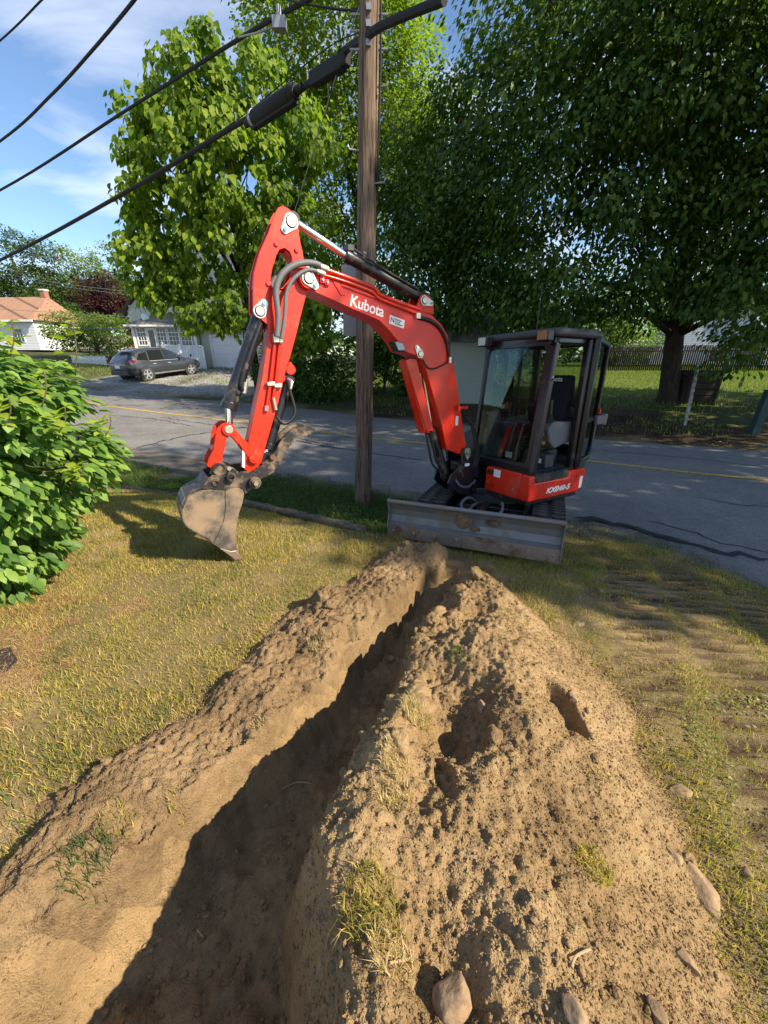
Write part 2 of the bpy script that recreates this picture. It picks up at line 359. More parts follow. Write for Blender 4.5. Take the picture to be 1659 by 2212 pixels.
def heap_z(x, y):
    b = xB(y)+.0; r = xR(y); o = xO(y); lz = base_z(x, y); fz = lz-trench_depth(y)
    # an uneven ridge on the lip, a shallow dip, then a broad back that runs out into the lawn
    H = np.interp(y, [-.6, .5, 1.0, 1.6, 2.2, 2.6, 2.85, 3.05, 3.3], [.33, .33, .30, .27, .24, .17, .09, .0, -.06])
    lip = np.interp(y, [-.6, .5, 1.0, 1.5, 2.0, 2.4, 2.7, 3.0], [.33, .32, .25, .15, .12, .10, .05, -.03])+.05*fbm(x*.3, y, .22, 3, 62)
    dip = np.interp(y, [.5, .9, 1.2, 1.6, 2.1], [.31, .24, .17, .19, .21])+.09*fbm(x*.4, y, .28, 2, 63)
    fo = np.clip((x-r)/np.maximum(o-r, .05), 0, 1.15)
    A_ = np.where(fo < .06, lip+(fo/.06)*.02, 0)
    q1 = np.clip((fo-.06)/.16, 0, 1); q2 = np.clip((fo-.22)/.20, 0, 1)
    up1 = lip+.02+(np.minimum(dip, H)-lip-.02)*(q1*q1*(3-2*q1)); up2 = up1+(H-np.minimum(dip, H))*(q2*q2*(3-2*q2))
    down = np.interp(fo, [0, .45, .60, .80, 1.0, 1.15], [1, 1, .80, .36, 0, -.20])
    ptop = lz+np.where(fo < .06, A_, np.where(fo < .45, up2, H*down))
    t = np.clip((x-b)/np.maximum(r-b, .04), 0, 1)
    pin = fz-.02+(lz+lip-fz+.02)*(np.clip(t+.16*fbm(x, y, .11, 3, 86)*np.sin(np.pi*t), 0, 1)**.75)
    z = np.where(x < r, pin, ptop)
    k = np.clip((z-fz)/.25, 0, 1)*np.clip(1.3-fo, .25, 1)
    z = z+noise_soil(x, y)*k*1.15
    # lumps along the lip, a slab of turf, boot holes and slumps
    for g in ((.33, 2.12, .12, .15, .08), (.20, 1.70, .09, .11, .07), (.12, 1.28, .10, .09, .07), (.70, 2.50, .13, .12, .09), (.52, 2.30, .10, .10, .06), (.03, .98, .09, .12, .06), (-.02, .72, .12, .16, .05), (.92, 2.35, .12, .10, .05), (.50, 1.72, .12, .12, .06), (.78, 1.62, .18, .14, .04), (.60, 1.22, .08, .2, .05), (.95, 1.0, .2, .16, .03)):
        z = z+gauss(x, y, *g)
    hole = lambda cx, cy, rx, ry, h, rot: h*sstep(1.15, .65, np.sqrt((((x-cx)*math.cos(rot)+(y-cy)*math.sin(rot))/rx)**2+((-(x-cx)*math.sin(rot)+(y-cy)*math.cos(rot))/ry)**2)+.25*fbm(x, y, .12, 2, 70))
    z = z-hole(.84, 1.36, .095, .165, .11, .35)-hole(.36, 1.17, .10, .13, .045, -.5)-hole(.62, 2.10, .12, .07, .05, .2)-hole(.30, 1.52, .12, .06, .04, .3)-hole(.86, 2.18, .07, .05, .04, 0)-hole(.22, .93, .04, .12, .05, .1)
    return z
def rim_z(x, y):
    w = xW(y); l = xL(y); lz = base_z(x, y)
    H = np.interp(y, [-.6, .6, 1.2, 1.9, 2.3, 2.6, 2.9, 3.15, 3.35, 3.5], [.10, .11, .11, .12, .16, .12, .13, .19, .12, -.04])
    e = np.where(y > 2.9, l+.10+.3*sstep(2.9, 3.2, y)*0, l+.03)
    f = (x-w)/np.maximum(e-w, .05)
    prof = np.interp(f, [-.2, 0, .15, .4, .75, 1.0, 1.2], [-.3, -.02, .35, .85, 1.0, .72, .6])
    z = lz+H*prof+noise_soil(x, y, 1.1)*np.clip(prof*2+.2, .1, 1)
    z = z-np.maximum(0, x-e+.02+.05*fbm(x, y, .30, 3, 84))*5.0
    z = z+gauss(x, y, -.46, 2.36, .12, .10, .08)+gauss(x, y, .20, 3.12, .10, .10, .05)
    # a crumbling lip that hangs over the cut
    z = z-.06*sstep(.1, .3, fbm(x, y, .22, 2, 81))*sstep(.6, .9, f)
    return z
def grid(x0, x1, y0, y1, st):
    xs = np.arange(x0, x1+st/2, st); ys = np.arange(y0, y1+st/2, st)
    X, Y = np.meshgrid(xs, ys); return X, Y
def grid_faces(ny, nx, keep=None):
    i = np.arange(ny*nx).reshape(ny, nx)
    F = np.stack([i[:-1, :-1], i[:-1, 1:], i[1:, 1:], i[1:, :-1]], -1).reshape(-1, 4)
    if keep is not None:
        k = (keep[:-1, :-1] | keep[:-1, 1:] | keep[1:, 1:] | keep[1:, :-1]).ravel(); F = F[k]
    return F
def compact(V, F):
    u = np.unique(F); m = -np.ones(len(V), int); m[u] = np.arange(len(u)); return V[u], m[F]
def color_attr(me, C):
    a = me.color_attributes.new('tone', 'FLOAT_COLOR', 'POINT')
    a.data.foreach_set('color', np.concatenate([C, np.ones((len(C), 1))], 1).astype(np.float32).ravel())
def M_soil(name, attr=False, c0=(.125, .082, .040), c1=(.275, .187, .094), c2=(.41, .295, .158), rough=.95):
    m, nt, b = newmat(name)
    g = nt.nodes.new('ShaderNodeNewGeometry'); P = g.outputs['Position']
    n1 = noise(nt, P, 2.3, 6, .6); n2 = noise(nt, P, 26, 5, .7); n3 = noise(nt, P, 150, 3, .6)
    f = math_(nt, 'ADD', math_(nt, 'MULTIPLY', n1, .5), math_(nt, 'ADD', math_(nt, 'MULTIPLY', n2, .3), math_(nt, 'MULTIPLY', n3, .2)))
    rp = ramp(nt, [(.36, c0), (.5, c1), (.66, c2)]); nt.links.new(f, rp.inputs[0])
    c = rp.outputs[0]
    if attr:
        va = nn(nt, 'ShaderNodeVertexColor', layer_name='tone')
        v = ramp(nt, [(.33, (.50, .50, .50)), (.5, (1, 1, 1)), (.67, (1.5, 1.48, 1.42))]); nt.links.new(f, v.inputs[0])
        c = mixc(nt, va.outputs[0], v.outputs[0], 1.0, 'MULTIPLY')
    nt.links.new(c, b.inputs['Base Color']); b.inputs['Roughness'].default_value = rough; b.inputs['Specular IOR Level'].default_value = .12
    bump(nt, b, math_(nt, 'ADD', n3, math_(nt, 'MULTIPLY', n2, 1.2)), .85, .012)
    return m
MT['soil'] = M_soil('sandy soil')
MT['topsoil'] = M_soil('brown topsoil', c0=(.095, .063, .034), c1=(.225, .152, .080), c2=(.345, .245, .135))
MT['ground'] = M_soil('ground', attr=True)

def axis(fine0, fine1, st, lo, hi, k=1.13):
    a = list(np.arange(fine0, fine1+st/2, st)); s_ = st*2; x = fine1
    while x < hi: s_ = min(s_*k, 60); x += s_; a.append(x)
    s_ = st*2; x = fine0; pre = []
    while x > lo: s_ = min(s_*k, 60); x -= s_; pre.append(x)
    return np.array(pre[::-1]+a)
ax = axis(-1.6, .9, .0105, -700, 700); ay = axis(.0, 3.2, .0112, -300, 1400)
GX, GY = np.meshgrid(ax, ay); GZ = ground_z(GX, GY)
GZ = GZ+np.where(base_z(GX, GY) > -.19, .02*fbm(GX, GY, .6, 3, 12), 0)*(((GX > xW(GY)) & (GX < xO(GY))) == 0)
# rutted turf where the crawler tracks went
RUT = [((2.75, 4.0), (2.28, 3.0), (1.80, 2.15), (1.35, 1.35)), ((3.30, 4.0), (2.83, 3.0), (2.35, 2.15), (1.90, 1.35), (1.55, .7)), ((3.60, 3.4), (3.38, 3.0), (2.90, 2.15), (2.45, 1.35), (2.1, .7))]
def rut_w(x, y, bars=False):
    x = np.asarray(x, float); y = np.asarray(y, float); r = np.zeros(np.shape(x)); bb_ = np.zeros(np.shape(x))
    for ib, pl in enumerate(RUT):
        py = [p[1] for p in pl][::-1]; px = [p[0] for p in pl][::-1]
        dx = (x-np.interp(y, py, px))*.87; al = y*.87+x*.49
        w = sstep(.19, .15, np.abs(dx)+.04*fbm(x, y, .2, 2, 77))*sstep(py[0], py[0]+.3, y)*sstep(py[-1], py[-1]-.3, y)
        edge = np.exp(-((np.abs(dx)-.16)/.022)**2)*.95
        bar = .5+.5*np.sin(al*2*np.pi/.105+np.where(dx > 0, 2.6, 0)+ib*1.9)
        r = np.maximum(r, w*np.clip(np.where(bar > .42, 1, .12)+edge, 0, 1)*np.clip(1.05+.9*fbm(x, y, .4, 2, 78), .5, 1))
    return r
def rut_band(x, y):
    r = np.zeros(np.shape(x))
    for pl in RUT:
        py = [p[1] for p in pl][::-1]; px = [p[0] for p in pl][::-1]; dx = (x-np.interp(y, py, px))*.87
        r = np.maximum(r, sstep(.27, .19, np.abs(dx))*sstep(py[0], py[0]+.3, y)*sstep(py[-1], py[-1]-.3, y))
    return r
rw = rut_w(GX, GY); GZ = GZ-np.maximum(0, rw-.45)*.06*(GX > 1.3)
def tones(x, y):
    s = (ynear(x)-y)*.876; d = (y-yfar(x))*.86
    C = np.zeros(x.shape+(3,)); C[:] = (.20, .155, .075)                         # thatch under the lawn
    n = fbm(x, y, .7, 3, 20)
    def put(mask, col):
        m = np.clip(mask, 0, 1)[..., None]; C[:] = C*(1-m)+np.array(col)*m
    put(sstep(-.05, .3, n)*.8, (.30, .215, .12))
    tim = 4.15-.45*(x+.2)
    put(sstep(-.1, .3, y-tim)*(s > 0)*(x < .5), (.055, .06, .028))               # weedy verge
    put(sstep(.75, .1, (s+.35*n)*np.interp(x, [-4, -1.5], [.45, 1.0]))*(s > -1), (.19, .165, .135))                      # gritty shoulder
    put(rw*1.0, (.085, .056, .036))
    dirt = ((x > xW(y)-.05) & (x < xO(y)+.05) & (y < 3.4) & (y > -.6))
    put(dirt*1.0, (.26, .177, .09))
    put(((x > xL(y)-.03) & (x < xB(y)+.1) & (y < 3.0))*1.0, (.27, .185, .095))
    far = d > 0
    put(far*1.0, (.060, .070, .026))
    put(far*(x < -5.5)*(x > -17.5+1.5*n)*sstep(.5, 1.2, d)*sstep(10, 8, d)*sstep(-.25, .1, n+.3*fbm(x, y, 3, 2, 22)+.25), (.30, .29, .28))   # gravel drive
    put(far*(x > -1)*sstep(2.6, 1.4, d+.8*n), (.045, .028, .018))                # leaf mulch bank
    put(far*(x > 1)*sstep(4.5, 7, d), (.10, .135, .03))
    put(far*sstep(30, 60, d), (.05, .07, .02))
    return C
gm = mesh_np('ground', np.stack([GX, GY, GZ], -1).reshape(-1, 3), grid_faces(*GX.shape))
color_attr(gm, tones(GX, GY).reshape(-1, 3)); smooth(gm, 0)
ground = tag(link('ground', gm, MT['ground']), kind='structure')

# ------------------------------------------------------------------ road
def M_asphalt():
    m, nt, b = newmat('old asphalt'); g = nt.nodes.new('ShaderNodeNewGeometry'); P = g.outputs['Position']
    n1 = noise(nt, P, .7, 7, .7); n2 = noise(nt, P, 9, 4); vo = nn(nt, 'ShaderNodeTexVoronoi', i_Scale=85.0); nt.links.new(P, vo.inputs['Vector'])
    sp = ramp(nt, [(0, (.65, .65, .66)), (.45, (1, 1, 1)), (.8, (1.15, 1.15, 1.14)), (1, (2.1, 2.1, 2.05))]); nt.links.new(vo.outputs['Color'], sp.inputs[0])
    f = math_(nt, 'ADD', math_(nt, 'MULTIPLY', n1, .7), math_(nt, 'MULTIPLY', n2, .3))
    rp = ramp(nt, [(.3, (.122, .119, .116)), (.5, (.175, .171, .166)), (.7, (.225, .220, .213))]); nt.links.new(f, rp.inputs[0])
    c = mixc(nt, rp.outputs[0], sp.outputs[0], 1.0, 'MULTIPLY')
    nt.links.new(c, b.inputs['Base Color']); b.inputs['Roughness'].default_value = .82; b.inputs['Specular IOR Level'].default_value = .3
    bump(nt, b, vo.outputs['Distance'], .5, .012); return m
MT['asphalt'] = M_asphalt()
def strip(xs, fa, fb, nacross, dz, name, mat, fz=None, jag=0.0):
    X = []; 
    t = np.linspace(0, 1, nacross)
    x = np.asarray(xs); ya = fa(x); ybb = fb(x)
    Xg = np.repeat(x[None], nacross, 0); Yg = ya[None]+(ybb-ya)[None]*t[:, None]
    Zg = zroad(Xg)+dz+.04*(1-(2*t[:, None]-1)**2)
    return Xg, Yg, Zg
xs = np.concatenate([np.arange(-40, -9, .6), np.arange(-9, 4.4, .05), np.arange(4.4, 30, .4)])
jn = lambda x: ynear(x)+.10*fbm(x, x*0, .5, 3, 30)+.06*fbm(x, x*0, .12, 2, 33)
jf = lambda x: yfar(x)+.18*fbm(x, x*0, .9, 3, 35)
def road_z(x, y):
    t = np.clip((y-ynear(x))/np.maximum(yfar(x)-ynear(x), .1), 0, 1); return zroad(x)+.004+.05*(1-(2*t-1)**2)
tt = np.linspace(0, 1, 26)
Xg = np.repeat(xs[None], 26, 0); a_, b_ = jn(xs), jf(xs)+.25; Yg = a_[None]+(b_-a_)[None]*tt[:, None]; Zg = road_z(Xg, Yg)+.012*fbm(Xg, Yg, 1.5, 2, 38)
Zg[0] -= .05; Zg[-1] -= .06
road = link('road', mesh_np('road', np.stack([Xg, Yg, Zg], -1).reshape(-1, 3), grid_faces(*Xg.shape)), MT['asphalt']); smooth(road.data, 0)
tag(road, kind='structure')
YEL = [WR(*p) for p in ((237, 881), (450, 907), (680, 935), (920, 962), (1290, 1003), (1659, 1042))]
YX = np.array([YEL[0].x-25]+[p.x for p in YEL]+[YEL[-1].x+14]); YY = np.array([YEL[0].y+14]+[p.y for p in YEL]+[YEL[-1].y-6.2])
xs2 = np.arange(YX[0], YX[-1], .12); yy = np.interp(xs2, YX, YY)
k_ = np.ones(25)/25; yy = np.convolve(np.pad(yy, 12, mode='edge'), k_, 'valid')
V = []
for o_ in (-.065, .065):
    V.append(np.stack([xs2+o_*.5, yy+o_*1.0+.006*fbm(xs2, xs2*0+o_*9, .2, 2, 90), road_z(xs2, yy)+.012*fbm(xs2, yy, 1.5, 2, 38)+.006], -1))
V = np.concatenate(V); n_ = len(xs2)
F = np.array([(i, i+1, n_+i+1, n_+i) for i in range(n_-1)])
MT['lane'] = M_simple('worn yellow road paint', (.50, .30, .045), .7, 0, .25, 30, dirt=(.16, .13, .07), dscale=14, damt=.35)
tag(link('centre_line', mesh_np('centre_line', V, F), MT['lane'], road))
MT['tar'] = M_simple('dark crack', (.020, .020, .022), .75, 0, .3, 20)
def crack(pts, w, seed):
    P = [WR(u, v) for u, v in pts]; L = [P[0]]
    rr = random.Random(seed)
    for i in range(len(P)-1):
        n = max(2, int((P[i+1]-P[i]).length/.12))
        for k in range(1, n+1):
            q = P[i].lerp(P[i+1], k/n); j = .05 if k < n else .02
            L.append(Vector((q.x+rr.uniform(-j, j), q.y+rr.uniform(-j, j)*1.3, 0)))
    V = []; n = len(L)
    for i, q in enumerate(L):
        d = (L[min(i+1, n-1)]-L[max(i-1, 0)]); d.z = 0; d.normalize(); nrm = Vector((-d.y, d.x, 0)); ww = w*rr.uniform(.4, 1.2)*(1 if 0 < i < n-1 else .3)
        for sgn in (-1, 1):
            p = q+nrm*ww*sgn; V.append((p.x, p.y, float(road_z(p.x, p.y))+.012*float(fbm(p.x, p.y, 1.5, 2, 38))+.005))
    link('crack', mesh_np('crack', V, np.array([(2*i, 2*i+2, 2*i+3, 2*i+1) for i in range(n-1)])), MT['tar'], road)
for i, (pts, w) in enumerate([
    ([(295, 967), (400, 945), (470, 935), (560, 925), (640, 915)], .03), ([(350, 905), (450, 920), (540, 930), (600, 945)], .025),
    ([(640, 955), (700, 968), (760, 975), (850, 990), (920, 1000)], .035), ([(560, 935), (620, 945), (690, 962)], .025), ([(700, 962), (740, 948), (800, 940)], .02),
    ([(1240, 1118), (1300, 1125), (1371, 1140), (1450, 1165), (1540, 1195), (1659, 1215)], .05), ([(1400, 1130), (1480, 1150), (1560, 1180), (1659, 1200)], .018),
    ([(820, 890), (900, 905), (1000, 925)], .02), ([(1300, 975), (1420, 985), (1560, 1000), (1659, 1012)], .018), ([(240, 900), (330, 908), (420, 925)], .02), ([(1500, 1080), (1580, 1095), (1659, 1100)], .015)]):
    crack(pts, w, 100+i)

# ------------------------------------------------------------------ spoil
def soil_thing(name, zf, box, st, mat, label, keepf):
    X, Y = grid(*box, st); Z = zf(X, Y); G = ground_z(X, Y)
    keep = (Z > G-.012) & keepf(X, Y)
    V, F = compact(np.stack([X, Y, Z], -1).reshape(-1, 3), grid_faces(*X.shape, keep=keep))
    me = mesh_np(name, V, F); smooth(me, 0)
    return tag(link(name, me, mat), label, 'soil')
heap = soil_thing('spoil_heap', heap_z, (-1.05, 1.5, -.42, 3.35), .0076, MT['soil'], 'long sandy heap of dug soil along the right side of the trench', lambda x, y: (x > xB(y)-.02) & (x < xO(y)+.15))
rim = soil_thing('spoil_bank', rim_z, (-2.0, .75, -.42, 3.55), .0082, MT['topsoil'], 'low darker brown bank of topsoil along the left lip of the trench', lambda x, y: (x > xW(y)-.12) & (x < xL(y)+.30))
def surf_z(x, y):
    x = np.asarray(x, float); y = np.asarray(y, float)
    z = ground_z(x, y)
    z = np.where((x > xB(y)-.02) & (x < xO(y)+.15) & (y < 3.35), np.maximum(z, heap_z(x, y)), z)
    z = np.where((x > xW(y)-.12) & (x < xL(y)+.30) & (y < 3.55), np.maximum(z, rim_z(x, y)), z)
    return z
# clods: small lumps of soil lying on the heaps and on the trench floor
def ico(sub=1):
    bm = bmesh.new(); bmesh.ops.create_icosphere(bm, subdivisions=sub, radius=1)
    V = np.array([v.co[:] for v in bm.verts]); F = np.array([[v.index for v in f.verts] for f in bm.faces]); bm.free(); return V, F
ICO = ico(1)
OCT = (np.array([(1, 0, 0), (0, 1, 0), (-1, 0, 0), (0, -1, 0), (0, 0, 1), (0, 0, -1)], float), np.array([(0, 1, 4), (1, 2, 4), (2, 3, 4), (3, 0, 4), (1, 0, 5), (2, 1, 5), (3, 2, 5), (0, 3, 5)]))
def rand_rot(n):
    q = rng.normal(size=(n, 4)); q /= np.linalg.norm(q, axis=1)[:, None]; w, x, y, z = q.T
    return np.stack([np.stack([1-2*(y*y+z*z), 2*(x*y-z*w), 2*(x*z+y*w)], -1), np.stack([2*(x*y+z*w), 1-2*(x*x+z*z), 2*(y*z-x*w)], -1), np.stack([2*(x*z-y*w), 2*(y*z+x*w), 1-2*(x*x+y*y)], -1)], 1)
def lumps(P, r, name, flat=.75, shape=None):
    V0, F0 = shape or ICO; n = len(P)
    Rm = rand_rot(n); S_ = r[:, None]*rng.uniform(.65, 1.25, (n, 3))
    V = np.einsum('nij,nkj->nki', Rm, V0[None]*S_[:, None, :]*(1+rng.uniform(-.22, .22, (n, len(V0), 1))))
    V[..., 2] *= flat; V = V+P[:, None, :]
    F = (F0[None]+(np.arange(n)*len(V0))[:, None, None]).reshape(-1, 3)
    me = mesh_np(name, V.reshape(-1, 3), F); smooth(me, 55); return me
def scatter_soil(n, x0, x1, y0, y1, test, rmin, rmax, name, mat, label, cat, power=2.5):
    x = rng.uniform(x0, x1, n*3); y = y0+(y1-y0)*rng.uniform(0, 1, n*3)**1.3
    k = test(x, y); x = x[k][:n]; y = y[k][:n]; r = rmin+(rmax-rmin)*rng.uniform(0, 1, len(x))**power
    z = surf_z(x, y)+r*.25
    o = link(name, lumps(np.stack([x, y, z], -1), r, name), mat); return tag(o, label, cat, kind='stuff')
scatter_soil(1500, -.9, 1.45, .3, 3.2, lambda x, y: (x > xR(y)-.12) & (x < xO(y)+.12), .003, .013, 'soil_clods', MT['soil'], 'crumbs of sandy soil strewn over the right heap', 'soil', 5)
scatter_soil(900, -1.7, .6, .3, 3.4, lambda x, y: (x > xW(y)-.10) & (x < xL(y)+.02), .003, .012, 'soil_clods', MT['topsoil'], 'crumbs of brown topsoil strewn over the left bank', 'soil', 4.5)
scatter_soil(2600, -1.3, .8, .3, 2.9, lambda x, y: (x > xL(y)+.1) & (x < xR(y)), .002, .014, 'soil_clods', MT['soil'], 'crumbs of soil fallen on the trench floor', 'soil', 4)
def crumbs(n, x0, x1, y0, y1, test, r0, r1, mat, lab):
    x = rng.uniform(x0, x1, n*3); y = y0+(y1-y0)*rng.uniform(0, 1, n*3)**1.5; k = test(x, y); x = x[k][:n]; y = y[k][:n]; r = r0+(r1-r0)*rng.uniform(0, 1, len(x))**2.2
    tag(link('soil_crumbs', lumps(np.stack([x, y, surf_z(x, y)+r*.3], -1), r, 'soil_crumbs', .85, OCT), mat), lab, 'soil', kind='stuff')
crumbs(38000, -.9, 1.45, .3, 3.2, lambda x, y: (x > xR(y)-.12) & (x < xO(y)+.16), .0018, .0062, MT['soil'], 'fine sandy grains covering the right heap')
crumbs(24000, -1.7, .6, .3, 3.4, lambda x, y: (x > xW(y)-.14) & (x < xL(y)+.02), .0018, .0058, MT['topsoil'], 'fine brown grains covering the left bank')
# bigger broken clods of soil and sod along the lip and on the back of the heap
CV, CF = ico(4)
def big_clods(spots, mat, lab):
    Vs = []; Fs = []; k = 0
    for (x, y, r) in spots:
        q = rng.uniform(-20, 20, 3); n_ = 1+.55*fbm(CV[:, 0]*1.0+q[0]+CV[:, 2]*.7, CV[:, 1]+q[1]-CV[:, 2]*.6, .9, 4, 95)+.16*fbm(CV[:, 0]*1.3+q[2], CV[:, 1]+CV[:, 2], .2, 2, 97)
        P_ = (CV*np.array([1.15, 1.0, .75])*n_[:, None]) @ rand_rot(1)[0].T*np.array([1, 1, .8])*r
        Vs.append(P_+np.array([x, y, float(surf_z(x, y))-r*.10])); Fs.append(CF+k); k += len(CV)
    me = mesh_np('soil_clods', np.concatenate(Vs), np.concatenate(Fs)); smooth(me, 0); tag(link('soil_clods', me, mat), lab, 'soil', kind='stuff')
sp_c = []
for _ in range(30):
    y = rng.uniform(.55, 2.75); sp_c.append((float(xR(y))+rng.normal()*.05+.02, y, rng.uniform(.012, .034)))
for _ in range(16):
    y = rng.uniform(.45, 2.8); a_, b2 = float(xR(y)), float(xO(y)); sp_c.append((a_+(b2-a_)*rng.uniform(.1, 1.0), y, rng.uniform(.010, .028)))
sp_c += [(.14, 1.36, .075), (.17, 1.28, .06), (.36, 2.15, .07), (.30, 2.02, .055), (.22, 1.80, .05), (.70, 2.5, .06), (.55, 2.38, .055), (.06, 1.02, .05), (.45, 1.12, .045)]
big_clods(sp_c, MT['soil'], 'broken clods of sandy soil along the ridge of the right heap')
sp_l = []
for _ in range(24):
    y = rng.uniform(.5, 3.2); a_, b2 = float(xW(y)), float(xL(y)); sp_l.append((a_+(b2-a_)*rng.uniform(.25, 1.0), y, rng.uniform(.010, .034)))
sp_l += [(-.43, 2.30, .05), (-.36, 2.22, .05), (-.33, 2.1, .05), (.2, 3.08, .05), (-.50, 1.75, .045)]
big_clods(sp_l, MT['topsoil'], 'broken clods of topsoil along the left bank')
crumbs(9000, -1.5, .7, .3, 2.9, lambda x, y: (x > xL(y)+.02) & (x < xL(y)+.30), .0018, .008, MT['soil'], 'loose grains clinging to the left trench wall')
# stones
MT['stone'] = M_simple('grey tan field stone', (.165, .120, .078), .95, 0, .45, 22, bmp=1.0, bsc=60, dirt=(.30, .20, .11), dscale=18, damt=.7)
def stone(u, v, size, label, rz=0, dz=.1, sink=.3, seed=0, top=None):
    P = unproj(u, v, lambda x, y: float(surf_z(x, y)), 0.0)
    bm = bmesh.new(); bmesh.ops.create_icosphere(bm, subdivisions=4, radius=1); rr = random.Random(seed)
    pls = [(Vector((rr.gauss(0, 1), rr.gauss(0, 1), rr.gauss(0, .8))).normalized(), rr.uniform(.55, .82)) for _ in range(9)]
    for vtx in bm.verts:                           # field stone: facets broken off a pebble, edges worn
        for n_, h_ in pls:
            e_ = vtx.co.dot(n_)-h_
            if e_ > 0: vtx.co -= n_*e_*.92
    rr = random.Random(seed); ph = [rr.uniform(0, 6) for _ in range(6)]
    for vtx in bm.verts:
        c = vtx.co; k = 1+.05*math.sin(5*c.x+ph[0])*math.sin(4*c.y+ph[1])+.10*float(vnoise(np.array(c.x*3+seed), np.array(c.y*3+c.z*3), seed))
        vtx.co = Vector((c.x*size[0]*k, c.y*size[1]*k, c.z*size[2]*k))
    me = bpy.data.meshes.new('stone'); bm.to_mesh(me); bm.free(); smooth(me, 0)
    o = link('stone', me, MT['stone']); o.location = (P.x, P.y, P.z+size[2]*(1-2*sink)); o.rotation_euler = (rr.uniform(-.2, .2), rr.uniform(-.2, .2), rz)
    return tag(o, label, 'stone', 'stones in the dug soil')
STONES = [(975, 2175, (.046, .048, .058), 'largest rounded stone at the bottom edge, half buried in the heap', .3, .30),
    (1517, 1928, (.046, .085, .022), 'long flat grey stone on the right foot of the heap', .25, .25),
    (1418, 2190, (.024, .030, .022), 'pale egg shaped stone at the bottom right of the heap', .1, .25),
    (1240, 2185, (.028, .034, .018), 'angular brown stone at the bottom edge between two paler stones', .5, .3),
    (1470, 1710, (.055, .040, .022), 'flat tan stone where the heap meets the right lawn', .1, .45),
    (845, 1427, (.030, .026, .026), 'round brown stone lying on the trench floor', .0, .1),
    (1040, 1530, (.022, .035, .022), 'smooth oval stone in the hollow of the heap', .3, .3),
    (1232, 1500, (.022, .020, .018), 'pale lump at the upper rim of the boot hole', .3, .3),
    (1236, 1512, (.020, .026, .018), 'pale stone perched on the left edge of the boot hole', .3, .3),
    (1262, 1545, (.014, .018, .012), 'small stone lying inside the boot hole', .3, .3),
    (1295, 1280, (.040, .035, .028), 'grey round stone lying on the right lawn near the blade', .3, .2),
    (1250, 1350, (.060, .030, .020), 'tan stone at the tip of the soil fan', .5, .4),
    (1612, 1890, (.022, .020, .018), 'small round stone in thin soil at the right edge', .3, .2),
    (1480, 2075, (.02, .04, .015), 'narrow dark stone near the lower right foot of the heap', .4, .3),
    (1455, 1850, (.025, .03, .016), 'small buried stone above the long flat stone', .2, .45),
    (575, 1742, (.016, .016, .013), 'small rounded pebble on the shaded trench floor', .2, .2)]
for i, (u, v, s_, lab, rz, sk) in enumerate(STONES): stone(u, v, s_, lab, rz, sink=sk, seed=i+3)
